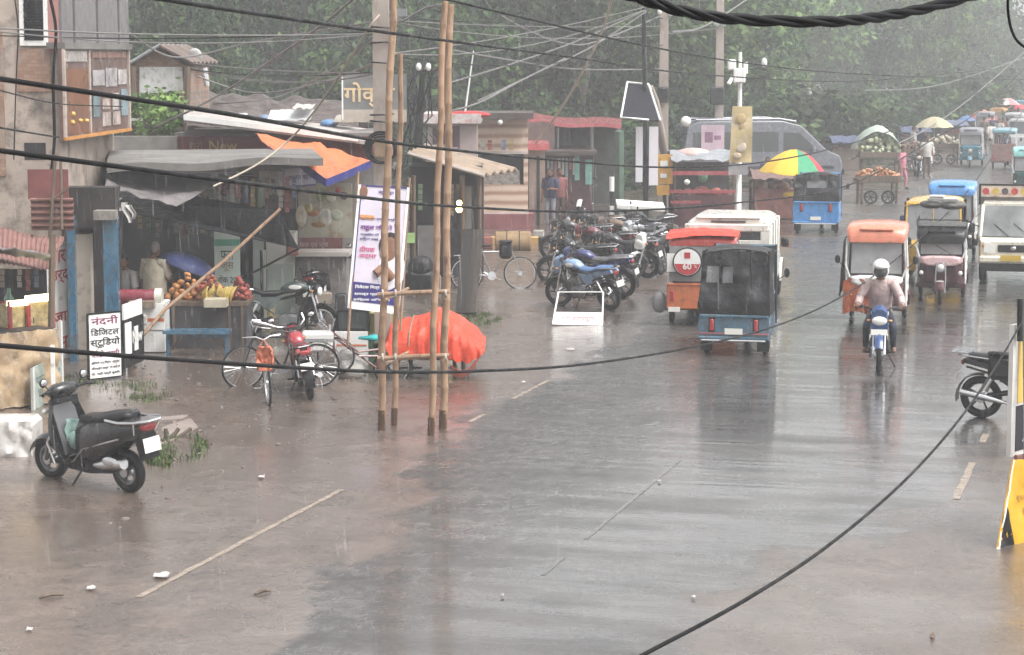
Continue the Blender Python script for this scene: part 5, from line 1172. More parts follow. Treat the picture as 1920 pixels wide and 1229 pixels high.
# --- standing shop signs on the ground
T = wt('standing_sign', 'white standing board of a digital studio with Hindi lettering on short legs', 'sign', G(200, 730))
f = fr(166, 590, 228, 712, 33.8, 34.2); o, r, w_, h = f
b = B(white()); pane(b, f, th=.03); b.out('board', T)
b = B(black())
for u0, u1, v0, v1 in ((-.02, .02, 0, 1.0), (.98, 1.02, 0, 1.0), (0, 1, -.015, .01), (0, 1, .99, 1.01)): pane(b, f, u0, u1, v0, v1, .04, .008)
b.out('frame', T)
b = B(steel()); [b.tube([o + r * (w_ * u) - Vector((0, 0, h * .5)), o + r * (w_ * u) - Vector((0, 0, h * .5 + .19))], .018, 6) for u in (.04, .96)]; b.out('leg', T)
PURP = M('sign_maroon_ink', (.22, .05, .12), rough=.4)
wr(T, 'नंदनी', f, .5, .11, .14, PURP, width=.82, bold=.015); wr(T, 'िडिजटल', f, .5, .28, .12, BLKT, width=.86, bold=.015); wr(T, 'स्टूिडयो', f, .5, .45, .16, BLKT, width=.9, bold=.015)
wr(T, 'फोटो कापी', f, .5, .62, .11, PURP, width=.86, bold=.01)
for k, s in enumerate(('लेिमनेशन िप्रंट आउट', 'ऑनलाइन फार्म भरे जाते हैं', 'मो. शादी पार्टी बुकिंग')): wr(T, s, f, .5, .76 + k * .085, .055, BLKT, width=.86, bold=.02)
T = wt('folding_sign', 'tilted black and white folding sign board right behind the studio sign', 'sign', G(250, 715))
f = fr(232, 572, 270, 692, 34.6, 35.6); b = B(black()); pane(b, f, .0, 1, .25, 1, .03); b.out('board', T)
b = B(white()); pane(b, f, 0, .9, 0, .24, .03, .01); pane(b, f, .05, .35, .30, .80, .02, .012); pane(b, f, .5, .68, .4, .78, .02, .012); b.out('white_lettering', T); wr(T, 'New', f, .62, .55, .20, white(), width=.5, bold=.03, off=.02)
b = B(steel()); o, r, w_, h = f; [b.tube([o + r * (w_ * u) - Vector((0, 0, h * .5)), o + r * (w_ * (u + .05)) - Vector((0, .1, h * .5 + .2))], .016, 6) for u in (.1, .9)]; b.out('leg', T)

# --- dark shop under the slab roof
T = wt('slab_roof_shop', 'dark open shop under a long grey concrete slab roof behind the fruit stall', 'shop', G(400, 640))
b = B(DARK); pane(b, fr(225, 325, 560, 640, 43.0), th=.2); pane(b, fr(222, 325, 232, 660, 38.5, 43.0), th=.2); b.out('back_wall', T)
b = B(concrete()); a0, a1, a2, a3 = P(200, 318, 38.3), P(606, 301, 39.1), P(585, 285, 42.0), P(206, 289, 41)
b.sheet(lambda u, v_: a0.lerp(a1, u).lerp(a3.lerp(a2, u), v_) + Vector((0, 0, .03 * math.sin(u * 11) * (1 - v_))), 24, 6, .13); b.out('roof_slab', T, smooth=30)
b = B(M('slab_wall', (.22, .205, .19), rough=.6, var=.3)); pane(b, fr(205, 256, 332, 292, 44.2), th=.2); b.out('parapet', T)
rj = random.Random(4)
hang = [((392, 345, 408, 375), (.42, .43, .38)), ((404, 340, 448, 364), (.36, .13, .08)), ((404, 366, 450, 384), (.40, .42, .36)), ((486, 322, 532, 366), (.38, .37, .32)), ((484, 364, 496, 386), (.35, .34, .33)), ((452, 330, 484, 388), (.10, .06, .055)), ((498, 366, 556, 392), (.11, .08, .08)), ((300, 345, 330, 380), (.15, .13, .12))]
for q, cc in hang:
    b = B(M('hung_goods_%d' % (int(cc[0] * 100) + q[0]), cc, rough=.45, var=.3, scale=5)); pane(b, fr(*q, 40.6), th=.12); b.out('hung_packet', T)
b = B(M('pale_shutter', (.34, .38, .34), rough=.4, var=.15)); pane(b, fr(492, 470, 498, 600, 41.0), th=.1); b.out('frame_post', T)
T = wt('notice_poster', 'white and green Hindi poster hanging inside the dark shop', 'poster', P(427, 560, 40.2))
f = fr(402, 425, 450, 545, 40.2); b = B(M('poster_white', (.52, .60, .54), rough=.4, var=.1)); pane(b, f, th=.02); b.out('sheet', T); b = B(M('poster_green', (.10, .34, .24), rough=.4)); pane(b, f, 0, 1, .20, .30, .01, .008); b.out('green_band', T)
wr(T, 'फल', f, .5, .45, .14, BLKT, width=.5, off=.008); wr(T, 'जूस', f, .5, .63, .14, M('poster_brown_ink', (.25, .15, .05)), width=.5, off=.008); wr(T, 'शेक 20', f, .5, .82, .12, BLKT, width=.7, off=.008)
T = wt('chalk_board', 'dark board with faint lettering on the back wall of the open shop', 'board', P(368, 520, 42.6))
f = fr(330, 412, 398, 495, 42.7); b = B(M('slate', (.05, .05, .052), rough=.5)); pane(b, f, th=.03); b.out('slate', T); wr(T, 'िमठाई', f, .5, .25, .22, M('faint_chalk', (.13, .12, .12)), width=.8, off=.008)
T = wt('glass_fridge', 'white drinks fridge with pale glass door under the black awning', 'fridge', G(520, 640))
f = fr(498, 455, 553, 545, 42.0); b = B(M('fridge_white', (.58, .59, .54), rough=.35, var=.08)); pane(b, f, 0, 1, -.2, 2.0, .6); b.out('cabinet', T); b = B(M('fridge_glass', (.40, .47, .42), rough=.12, var=.12)); pane(b, f, -.42, -.03, -.3, 1.6, .5, .02); pane(b, f, .06, .94, .45, 1.5, .02, .012); b.out('glass_door', T)
b = B(black()); pane(b, f, -.03, .03, -.3, 1.9, .04, .03); b.out('door_edge', T)
T = wt('counter', 'white counter with orange stripe and maroon cooler behind the folding sign', 'counter', G(280, 655))
f = fr(250, 570, 308, 660, 37.0); b = B(white()); pane(b, f, 0, 1, .0, 1, .7); b.out('cabinet', T); b = B(paint('orange_stripe', (.55, .15, .05))); pane(b, f, 0, 1, .30, .37, .01, .006); b.out('stripe', T)
b = B(M('counter_gap', (.2, .19, .18))); pane(b, f, 0, 1, .54, .57, .01, .005); b.out('seam', T)
b = B(paint('cooler_maroon', (.20, .03, .045))); c = P(262, 557, 37.2); b.tube([c + Vector((-.32, 0, 0)), c + Vector((.26, 0, 0))], .13, 14); cl = b.out('cooler_lid', T); b = B(M('cooler_cream', (.5, .47, .42))); b.tube([c + Vector((.26, 0, 0)), c + Vector((.38, 0, 0))], .145, 14); b.out('cooler_end', T)
b = B(M('crate_brown', (.20, .16, .12), var=.4, scale=8)); pane(b, fr(240, 566, 288, 578, 36.8), th=.2); b.out('tray', T)

# --- awnings
def tarp(name, label, cat, A, Bq, C, D, mat, sag=.15, seed=1, amp=.05, nu=16, nv=10, under=None, th=.012, group=None, fr_=3):
    base = (A + Bq + C + D) / 4; T_ = wt(name, label, cat, base, group); fo = folds(amp, fr_, seed)
    fn = lambda u, v_: A.lerp(Bq, u).lerp(D.lerp(C, u), v_) + Vector((0, 0, -sag * math.sin(math.pi * u) * math.sin(math.pi * v_) + fo(u * 1.6, v_ * 1.6)))
    b = B(mat); b.sheet(fn, nu, nv, th); s = b.out('sheet', T_, smooth=75)
    if under:
        b = B(under); b.sheet(lambda u, v_: fn(u, v_) + Vector((0, 0, -.02)), nu, nv, th); b.out('lining', T_, smooth=75)
    return T_
T = tarp('awning', 'black tarpaulin awning pulled to a point over the fruit stall', 'awning', P(205, 392, 38.6), P(560, 466, 38.0), P(520, 394, 38.2), P(240, 350, 41.0), CANVAS, .10, 5, .03)
b = B(CANVAS); a, c, d = P(330, 385, 38.8), P(522, 394, 38.2), P(561, 467, 37.9)
b.sheet(lambda u, v_: a.lerp(c, u).lerp(P(400, 430, 38.6).lerp(d, u), v_) + Vector((0, -.05, 0)), 10, 6, .012); b.out('flap', T, smooth=70)
b = B(bamboo_m()); b.tube([P(250, 650, 36.6), P(310, 580, 37.0), P(420, 490, 37.5), P(526, 392, 37.9)], [.035, .033, .03, .028], 8); b.out('prop_pole', T)
b = B(black()); b.tube([P(561, 466, 37.9), P(440, 530, 38.6)], .02, 6); b.out('stay', T); b = B(black()); b.tube([P(490, 470, 39.5), P(492, 600, 39.5)], .03, 6); b.out('post', T)
tarp('awning', 'grey tarpaulin awning with torn packets at its corner above the dark doorway', 'awning', P(196, 352, 37.4), P(330, 386, 37.8), P(430, 332, 40.0), P(206, 318, 40.0), M('grey_tarp', (.18, .165, .165), rough=.4, var=.3, bmp=.5, bscale=5), .12, 9, .06)
for k, (px, py, hh) in enumerate(((183, 362, 26), (196, 358, 30), (209, 356, 22), (222, 372, 24), (238, 380, 38), (246, 385, 26))):
    b = B(M('torn_plastic', (.46, .44, .42), rough=.35, var=.35)); c = P(px, py, 36.6)
    b.sheet(lambda u, v_: c + Vector((.05 * math.sin(u * 4 + k) + (v_ - .5) * .10 * (1 - u * .5), .03 * math.sin(v_ * 5 + k), -u * W(hh, 36.6))), 6, 3, .006)
    tag(b.out('plastic_strip', smooth=70), 'torn pale plastic strips hanging from the grey awning corner', 'plastic strip', None, None).__setitem__('group', 'torn plastic strips')
ORT = cloth('orange_tarp', (.56, .155, .06), var=.12); BLT = cloth('blue_tarp', (.035, .04, .17))
T = wt('tarpaulin', 'orange tarpaulin with blue hem slung over the maroon shop sign', 'tarpaulin', P(600, 300, 41.5))
top = [(478, 250, 43.5), (560, 262, 43.6), (600, 268, 43.7), (650, 283, 43.5), (696, 302, 42.5)]; bot = [(520, 288, 41.2), (570, 306, 39.9), (612, 338, 39.3), (650, 322, 39.6), (694, 303, 40.4)]
def along(pts, u):
    k = u * (len(pts) - 1); i = min(int(k), len(pts) - 2); q = k - i
    return P(*pts[i]).lerp(P(*pts[i + 1]), q)
fo = folds(.07, 4, 3)
b = B(ORT); b.sheet(lambda u, v_: along(top, u).lerp(along(bot, u), v_) + Vector((0, -.25 * math.sin(math.pi * v_) * (.6 + .4 * math.cos(u * 20)), fo(u * 2, v_) - .06 * abs(math.sin(u * 6.3)))), 30, 10, .012); b.out('orange_sheet', T, smooth=60)
hem = [(478, 252, 43.4), (524, 294, 41.0), (560, 314, 39.9), (590, 336, 39.4), (612, 350, 39.2), (652, 334, 39.5), (696, 314, 40.3)]; hem0 = [(478, 250, 43.5), (518, 286, 41.0), (560, 302, 39.9), (590, 320, 39.4), (612, 336, 39.2), (652, 320, 39.5), (696, 301, 40.3)]
b = B(BLT); b.sheet(lambda u, v_: along(hem0, u).lerp(along(hem, u), v_) + Vector((0, -.05, 0)), 24, 3, .014); b.out('blue_hem', T, smooth=60)

# --- second shop with long sign, roof edge, wall painting
T = wt('sign_shop', 'long low shop with maroon name board and pale roof edge behind the orange tarpaulin', 'shop', G(560, 590))
b = B(M('shop_wall_grey', (.20, .185, .175), rough=.6, var=.3, scale=.8, dirt=(.1, .09, .08), dirtamt=.2)); pane(b, fr(330, 250, 720, 590, 45.2), th=3.0); b.out('wall', T)
f = fr(330, 256, 706, 302, 44.4, 44.6); b = B(M('maroon_board', (.17, .04, .042), rough=.35, var=.2)); pane(b, f, th=.06); nb = b.out('name_board', T)
GOLD = M('gold_ink', (.45, .30, .10), rough=.35); wr(T, 'New', f, .235, .38, .42, GOLD, bold=.01); wr(T, 'श्री', f, .10, .42, .5, M('gold_dim', (.25, .17, .09)))
a0, a1, a2, a3 = P(345, 226, 43.6), P(700, 270, 43.9), P(700, 246, 48), P(345, 208, 48)
b = B(M('roof_sheet_pale', (.42, .38, .36), rough=.45, var=.2, dirt=(.16, .12, .1), dirtamt=.2)); b.sheet(lambda u, v_: a0.lerp(a1, u).lerp(a3.lerp(a2, u), v_), 2, 2, .07); b.out('roof', T, smooth=0)
b = B(white()); b.sheet(lambda u, v_: a0.lerp(a1, u * .92) + Vector((0, -.05, .01 + .10 * v_)), 2, 1, .04); b.out('roof_edge', T)
f = fr(556, 345, 660, 446, 43.0); b = B(M('mural_cream', (.34, .33, .26), rough=.45, var=.45, scale=1.2, dirt=(.22, .11, .05), dirtamt=.2)); pane(b, f, th=.05); mu = b.out('wall_painting', T)
for k, (u, v_, a_, c_, cc) in enumerate(((.08, .60, .10, .20, (.55, .50, .40)), (.22, .45, .07, .09, (.42, .36, .12)), (.30, .55, .10, .06, (.33, .15, .06)), (.45, .20, .10, .13, (.20, .25, .10)), (.52, .62, .13, .16, (.48, .47, .42)), (.62, .25, .09, .10, (.44, .44, .36)), (.75, .12, .05, .05, (.35, .04, .04)), (.86, .22, .07, .08, (.08, .07, .07)), (.72, .58, .12, .10, (.36, .38, .30)), (.40, .75, .14, .06, (.30, .18, .08)))):
    b = B(M('mural_spot_%d' % k, cc, rough=.45, var=.4, scale=6)); o, r, w_, h = f; b.ell(o + r * (w_ * u) + Vector((0, -.004, h * (.5 - v_))), (w_ * a_, .012, h * c_), None, 14, 8); b.out('painted_fruit', (mu, T[1]))
f = fr(553, 446, 642, 474, 42.8); b = B(M('maroon_band', (.15, .06, .062), rough=.4, var=.35)); pane(b, f, th=.05); b.out('lower_band', T); wr(T, 'फल एवं जूस', f, .4, .5, .5, M('pale_ink', (.42, .35, .33)), width=.6)
f = fr(533, 318, 592, 352, 40.6, 41.4); T2 = wt('shop_sign', 'small pale blue sign under the end of the slab roof', 'sign', P(562, 352, 41)); b = B(M('pale_blue_board', (.36, .40, .50), rough=.4, var=.1)); pane(b, f, th=.05); b.out('board', T2); b = B(NAVY); pane(b, f, 0, 1, .93, 1.03, .06, .01); b.out('bottom_edge', T2); wr(T2, 'जनरल स्टोर', f, .5, .5, .42, NAVY, width=.84, bold=.02, off=.008)
T = wt('stone_counter', 'bare grey counter wall with pale ledge under the fruit wall painting', 'counter', G(590, 600))
b = B(M('counter_stone', (.20, .185, .175), rough=.5, var=.35, dirt=(.09, .08, .075), dirtamt=.25)); pane(b, fr(556, 476, 650, 600, 42.0), th=.7); b.out('front', T); b = B(M('ledge_pale', (.40, .37, .34), rough=.45)); pane(b, fr(553, 473, 655, 481, 41.8), th=.8, off=.05); b.out('ledge', T)

# --- rooftops behind
T = wt('tiled_roof', 'dark collapsed tile roof with debris behind the pale roof edge', 'roof', P(480, 250, 50))
b = B(M('dark_tiles', (.075, .06, .055), rough=.5, var=.5, scale=3, bmp=.6, bscale=10, dirt=(.2, .17, .15), dirtamt=.15)); a0, a1, a2, a3 = P(325, 236, 48.5), P(690, 262, 49), P(640, 196, 58), P(330, 176, 58)
b.sheet(lambda u, v_: a0.lerp(a1, u).lerp(a3.lerp(a2, u), v_) + Vector((0, 0, .06 * math.sin(v_ * 60) + .15 * noise.noise((u * 9, v_ * 5, 1)))), 60, 40, .08); b.out('tiles', T, smooth=40)
b = B(M('dark_rafters', (.05, .04, .035))); pane(b, fr(330, 205, 690, 300, 58), th=.2); b.out('back_wall', T)
for k, (px, py, w2, h2, cc, lb, cat) in enumerate(((430, 222, 60, 14, (.55, .56, .56), 'white plastic sheet lying on the left of the tile roof', 'plastic sheet'), (545, 216, 80, 16, (.56, .57, .58), 'long white plastic sheet on the middle of the tile roof', 'plastic sheet'), (497, 222, 24, 14, (.13, .18, .27), 'blue grey bundle on the roof between two white sheets', 'bundle'), (617, 232, 34, 16, (.12, .24, .42), 'bright blue bundle on the roof edge near the concrete pole', 'bundle'), (570, 200, 36, 6, (.5, .47, .43), 'pale plank on the dark tile roof', 'plank'), (650, 224, 44, 10, (.36, .31, .27), 'tan sheet lying under the lettered roof sign', 'sheet'))):
    b = B(M('roof_item_%d' % k, cc, rough=.4, var=.2, bmp=.4)); Y = 47.3; c = P(px, py, Y); 
    if 'bundle' in cat: b.ell((0, 0, 0), (W(w2, Y) / 2, .3, W(h2, Y) / 2))
    else: fo = folds(.045, 2, k); b.sheet(lambda u, v_: ((u - .5) * W(w2, Y), (v_ - .5) * .9, fo(u * 2, v_ * 2) + (v_ - .5) * W(h2, Y)), 12, 6, .02)
    o_ = tag(b.out(cat.replace(' ', '_'), smooth=60), lb, cat); o_.location = c
T = wt('gabled_hut', 'small gabled hut with grey tin roof and white panel on the rooftops', 'hut', P(296, 215, 49))
b = B(BRICK); b.prism([(P(245, 215, 49).x, P(245, 215, 49).z), (P(245, 125, 49).x, P(245, 125, 49).z), (P(296, 94, 49).x, P(296, 94, 49).z), (P(352, 125, 49).x, P(352, 125, 49).z), (P(352, 215, 49).x, P(352, 215, 49).z)], 49, 52.5, 'y'); b.out('wall', T)
f = fr(262, 126, 342, 175, 48.9); b = B(M('white_panel', (.55, .55, .54), rough=.4, var=.15, dirt=(.25, .22, .2), dirtamt=.2)); pane(b, f, th=.06, off=.02); pane(b, fr(262, 150, 280, 195, 48.9), th=.05, off=.04); b.out('panel', T); b = B(DARK); pane(b, fr(280, 176, 336, 215, 48.9), th=.05, off=.01); b.out('opening', T)  # hut opening is a flat sheet coloured like the shade inside
for a, c_, mt in (((238, 126), (298, 90), M('roof_tin_light', (.36, .37, .38), rough=.35, metal=.3)), ((298, 90), (362, 124), M('roof_tin_rust', (.12, .09, .075), rough=.5))):
    b = B(mt); p, q = P(*a, 48.6), P(*c_, 48.6); b.sheet(lambda u, v_: p.lerp(q, u) + Vector((0, v_ * 4.2, .05 + .03 * math.sin(v_ * 40))), 2, 40, .04); b.out('roof_slope', T, smooth=40)
b = B(wood()); b.tube([P(350, 215, 48.7), P(352, 125, 48.7)], .07, 7); b.out('corner_post', T); b = B(wood()); b.tube([P(248, 215, 48.7), P(248, 125, 48.7)], .08, 7); b.out('corner_post', T)
T = wt('roof_wall', 'low dark wall carrying the small gabled hut', 'wall', P(300, 262, 47)); b = B(M('roof_wall_dark', (.12, .10, .09), rough=.55, var=.4)); pane(b, fr(238, 215, 350, 262, 48.4), th=3.0); b.out('wall', T); b = B(white()); pane(b, fr(238, 222, 268, 227, 48.3), th=.1, off=.1); b.out('white_ledge', T)
bush = crown_mesh(31, .75, .42, 20, 40, .16, .1, LEAF[2], .32).out('potted_bush', smooth=0); bush.location = P(296, 208, 47.6); tag(bush, 'bright green bush growing in front of the gabled hut', 'bush')
T = wt('satellite_dish', 'small white dish antenna on the rooftops right of the gabled hut', 'dish', P(372, 150, 51)); b = B(M('dish_white', (.5, .5, .5), rough=.4)); b.ell(P(366, 105, 50.5), (.16, .06, .19), rotx(.5)); b.out('dish', T); b = B(steel()); b.tube([P(366, 105, 50.6), P(372, 180, 50.8)], .03, 6); b.out('mast', T)
b = B(M('dish_white', (.5, .5, .5), rough=.4)); b.tube([P(382, 128, 50.5), P(388, 162, 50.5)], [.08, .06], 8); tag(b.out('roof_pipe'), 'short white pipe standing beside the dish antenna', 'pipe')
T = wt('roof_sign', 'dark roof sign with cream Hindi letters behind the concrete pole', 'sign', P(700, 225, 47))
f = fr(642, 140, 762, 206, 46.6); b = B(M('sign_slate', (.16, .165, .165), rough=.4, var=.25)); pane(b, f, th=.08); b.out('board', T); b = B(M('sign_cream', (.40, .35, .30), rough=.45)); pane(b, f, -.02, 1.0, 1.0, 1.36, .08, .01); b.out('lower_panel', T); b = B(white()); pane(b, f, -.01, .012, 0, 1.3, .05, .02); b.out('edge_strip', T)
wr(T, 'गोकुल', f, .42, .58, .72, M('cream_ink', (.58, .44, .27), rough=.4), width=.8, bold=.015, off=.01)

# --- fruit stall
T = wt('fruit_stall', 'dark wooden fruit stall with heaped fruit beside the white counter', 'stall', G(385, 668))
f = fr(322, 572, 462, 668, 37.6); b = B(M('stall_dark', (.055, .052, .055), rough=.5, var=.4, dirt=(.11, .1, .1), dirtamt=.2)); pane(b, f, 0, 1, 0, .93, 1.0); b.out('box', T)
b = B(wood()); pane(b, f, -.02, 1.02, -.06, .02, 1.05, .03); [pane(b, f, u, u + .03, 0, 1, .06, .03) for u in (.02, .76, .93)]; b.out('frame', T)
q = random.Random(9)
for (u0, u1, hh, cc, nm, lb, rad) in ((-.08, .40, .85, (.42, .19, .07), 'mango_heap', 'heap of reddish orange mangoes on the left of the fruit stall', .055), (.28, .72, .95, (.30, .09, .05), 'apple_heap', 'heap of dark red apples in the middle of the fruit stall', .045), (.74, 1.0, .72, (.26, .06, .045), 'pomegranate_heap', 'dark red pomegranates at the right end of the fruit stall', .05)):
    b = B(M(nm + '_skin', cc, rough=.3, var=.45, scale=7)); o, r, w_, h = f
    for k in range(70):
        u = q.uniform(u0, u1); s = 1 - abs((u - (u0 + u1) / 2) / ((u1 - u0) / 2)); zz = q.random() * hh * .62 * (.25 + .75 * s)
        s2 = rad * q.uniform(.65, 1.15); b.ell(o + r * (w_ * u) + Vector((0, q.uniform(.08, .8) * (1 - zz * .5), h * .5 + .05 + zz * .9)), (s2 * q.uniform(.8, 1.25), s2, s2 * q.uniform(.75, 1.0)), rotz(q.uniform(0, 3)) @ roty(q.uniform(-.6, .6)), 8, 6)
    tag(b.out(nm), lb, 'fruit', None, 'stuff')
BAN = M('banana_yellow', (.42, .30, .08), rough=.4, var=.25, scale=9)
for k in range(7):
    b = B(BAN); o, r, w_, h = f; c = o + r * (w_ * (.46 + k * .062 + q.uniform(-.015, .015))) + Vector((0, -.02 + .08 * q.random(), h * .5 + .26 + q.uniform(-.06, .08))); b.xf = Matrix.Translation(c) @ Matrix.Rotation(q.uniform(-.5, .5), 4, 'Y') @ Matrix.Rotation(q.uniform(-.8, .8), 4, 'Z') @ Matrix.Scale(q.uniform(.75, 1.1), 4) @ Matrix.Translation(-c)
    for j in range(5): b.tube([c + Vector((0, .06, .06)), c + Vector((.02 * (j - 2), -.02, -.04)), c + Vector((.035 * (j - 2), -.04, -.14)), c + Vector((.04 * (j - 2), 0, -.24))], [.012, .022, .022, .010], 6)
    tag(b.out('banana_bunch', smooth=70), 'bunch of yellow bananas hanging along the front of the fruit stall', 'bananas', 'banana bunches on the fruit stall')
b = B(M('fruit_tray', (.45, .40, .30), rough=.5)); pane(b, fr(382, 562, 424, 577, 37.2), th=.35); tag(b.out('fruit_tray'), 'pale basket tray under the banana bunches', 'tray')
T = wt('umbrella', 'dark blue umbrella open over the back of the fruit heap', 'umbrella', P(360, 560, 38.6)); c = P(352, 503, 38.8)
b = B(cloth('umbrella_navy', (.035, .045, .12))); b.ell(c, (.50, .5, .24), Matrix.Rotation(.38, 3, 'Y'), 16, 6, 0.05); b.out('canopy', T, smooth=50); b = B(steel()); b.tube([c + Vector((0, 0, .2)), c + Vector((-.1, 0, -.55))], .012, 5); b.out('shaft', T)
T = wt('bench', 'low blue wooden bench in front of the fruit stall', 'bench', G(370, 672)); f = fr(308, 618, 432, 672, 36.7); o, r, w_, h = f
b = B(BLUEP); pane(b, f, 0, 1, 0, .13, .32, .16); b.out('seat', T); b = B(BLUEP); pane(b, f, .36, .98, .14, .28, .03, .02); b.out('rail', T)
for u in (.03, .92):
    b = B(BLUEP); pane(b, f, u, u + .06, .13, 1, .06, .04); b.out('leg', T)
b = B(wood()); b.tube([o + r * (w_ * .28) + Vector((0, 0, h * .36)), o + r * (w_ * .12) - Vector((0, 0, h * .2))], .02, 5); b.tube([o + r * (w_ * .70) + Vector((0, 0, h * .36)), o + r * (w_ * .97) - Vector((0, 0, h * .4))], .022, 5); b.out('brace', T)

# --- portrait banner
T = wt('portrait_banner', 'tall white portrait banner with Hindi text tied behind the bamboo poles', 'banner', G(700, 720))
A, Bq, C, D = P(672, 346, 34.0), P(768, 352, 34.6), P(748, 590, 34.6), P(651, 578, 34.0)
nrm = Vector((0.05, -1, 0))
def bp(u, v_, off=0): return A.lerp(Bq, u).lerp(D.lerp(C, u), v_) + nrm * off
def bq_(b, u0, u1, v0, v1, off=.012): b.sheet(lambda u, v_: bp(u0 + (u1 - u0) * u, v0 + (v1 - v0) * v_, off), 2, 3, .004); return b
b = B(M('flex_lilac', (.56, .52, .60), rough=.35, var=.10, scale=2)); bq_(b, 0, 1, 0, 1, 0); b.out('flex', T)
b = B(white()); bq_(b, 0, .05, 0, 1); bq_(b, .95, 1, 0, 1); bq_(b, 0, 1, .945, 1); b.out('white_border', T)
b = B(NAVY); bq_(b, .055, .075, .01, .93); bq_(b, .07, .95, .78, .935, .010); bq_(b, .06, .95, .0, .012); b.out('navy_band', T)
br = (Bq - A).normalized(); bu = (A - D).normalized(); ww = (Bq - A).length; hh = (A - D).length
def bl(s, u, v_, hq, wq, mat, bold=.02): letters(s, hh * hq, mat, T[0], T[1] @ face_mtx(bp(u, v_, .018), br, bu), 'lettering', wq * ww, bold=bold)
bl('राहुल जी को', .42, .335, .055, .62, M('violet_ink', (.16, .03, .22)), .03)
bl('जन्मिदन की', .30, .395, .030, .36, NAVY, .03); bl('हािर्दक बधाई', .30, .43, .030, .36, NAVY, .03); bl('शुभकामनाएं', .42, .265, .022, .7, NAVY, .04)
bl('दीपक', .28, .51, .05, .3, M('pink_ink', (.50, .08, .20)), .02); bl('वर्मा', .30, .57, .04, .34, M('pink_ink', (.50, .08, .20)), .02)
bl('िनवेदक िमत्र मंडल', .45, .81, .038, .70, white(), .02); bl('समस्त ग्रामवासी', .45, .865, .032, .70, white(), .02); bl('हािर्दक अिभनंदन', .45, .91, .028, .72, white(), .02); bl('बहुत बहुत', .55, .055, .03, .3, NAVY)
b = B(SKIN); pc = bp(.70, .50, .014); mtf = Matrix((br, nrm, bu)).transposed(); b.ell(pc, (.17, .012, .22), mtf, 16, 10); b.out('printed_face', T, smooth=70); b = B(SKIN); b.tube([bp(.48, .70, .02), bp(.6, .64, .02), bp(.78, .72, .02)], [.07, .08, .09], 8); b.out('printed_hands', T, smooth=70); b = B(SKIN); b.ell(bp(.11, .06, .012), (.08, .01, .11), mtf); b.out('printed_emblem', T, smooth=70)
b = B(HAIR); b.ell(bp(.70, .462, .010), (.20, .012, .20), mtf, 16, 8); b.out('printed_hair', T, smooth=70)
b = B(M('print_white', (.62, .62, .66), rough=.4)); b.ell(bp(.78, .66, .010), (.26, .010, .34), mtf, 14, 8); b.out('printed_shirt', T)
b = B(M('print_orange', (.58, .28, .10), rough=.4)); bq_(b, .08, .36, .24, .275, .009); b.out('orange_flash', T)
b = B(bamboo_m()); b.tube([D + Vector((0, .03, -.6)), A + Vector((0, .03, .2))], .022, 6); b.tube([C + Vector((0, .03, -.6)), Bq + Vector((0, .03, .15))], .022, 6); b.out('banner_pole', T)

# --- things on the ground behind the bikes
T = wt('monitor', 'old dark television set standing on a carton behind the cycle cart', 'television', G(661, 690)); f = fr(630, 582, 692, 622, 36.0); b = B(black()); pane(b, f, 0, 1, 0, 1, .4); b.out('case', T); b = B(glass()); pane(b, f, .08, .92, .1, .85, .01, .006); b.out('screen', T)
T = wt('carton', 'white carton with orange stripe under the old television', 'carton', G(660, 706)); f = fr(628, 623, 690, 700, 35.9); b = B(white()); pane(b, f, 0, 1, 0, 1, .5); b.out('box', T); b = B(paint('orange_stripe', (.55, .15, .05))); pane(b, f, .05, .95, .30, .34, .01, .006); b.out('stripe', T)
T = wt('sack', 'white printed sack slumped on the ground left of the cycle cart', 'sack', G(658, 714)); b = B(M('sack_white', (.50, .49, .46), rough=.5, var=.25, scale=6, bmp=.5, dirt=(.25, .2, .16), dirtamt=.2)); c = G(658, 710); b.ell(c + Vector((0, 0, .17)), (.27, .2, .20), None, 14, 8, -.9); b.ell(c + Vector((-.05, 0, .33)), (.16, .14, .16)); b.out('body', T, smooth=80)
T = wt('printed_carton', 'yellow and green printed carton under the portrait banner', 'carton', G(716, 690)); f = fr(693, 588, 740, 690, 36.2); b = B(M('carton_yellow', (.42, .38, .16), rough=.45, var=.25)); pane(b, f, 0, 1, 0, .45, .4); b.out('upper', T); b = B(M('carton_green', (.22, .40, .22), rough=.45, var=.2)); pane(b, f, 0, .75, .45, 1, .42, .01); b.out('lower', T); wr(T, 'DIT', f, .38, .55, .16, M('green_ink', (.04, .16, .06)), width=.5, off=.02)

# --- dark stall with tan sloping roof
T = wt('dark_stall', 'dark plank stall with sloping tan roof behind the tall bamboo poles', 'stall', G(840, 520))
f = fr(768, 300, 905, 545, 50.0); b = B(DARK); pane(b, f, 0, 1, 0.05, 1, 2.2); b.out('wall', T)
a0, a1, a2, a3 = P(765, 288, 49.5), P(908, 330, 48.6), P(972, 318, 52.5), P(800, 272, 53.5); b = B(M('tan_sheet', (.30, .225, .165), rough=.45, var=.25, scale=1.5, dirt=(.14, .1, .08), dirtamt=.2))
b.sheet(lambda u, v_: a0.lerp(a1, u).lerp(a3.lerp(a2, u), v_) + Vector((0, 0, .04 * math.sin(v_ * 30))), 6, 30, .05); b.out('roof', T, smooth=40)
b = B(M('roof_pale_edge', (.45, .40, .36), rough=.4)); b.tube([a0, a1], .04, 6); b.out('roof_edge', T)
b = B(wood()); [b.tube([P(x, 330, 49.0), G(x, 105 + 21000 / 49)], .05, 6) for x in (900, 868, 776)]; b.out('post', T)
b = B(M('shelf_grey', (.16, .155, .155), rough=.45, var=.3)); pane(b, fr(783, 425, 815, 520, 49.3), th=.4); b.out('cupboard', T); b = B(M('shelf_grey', (.16, .155, .155))); pane(b, fr(870, 350, 884, 430, 49.2), th=.1); b.out('shelf', T)
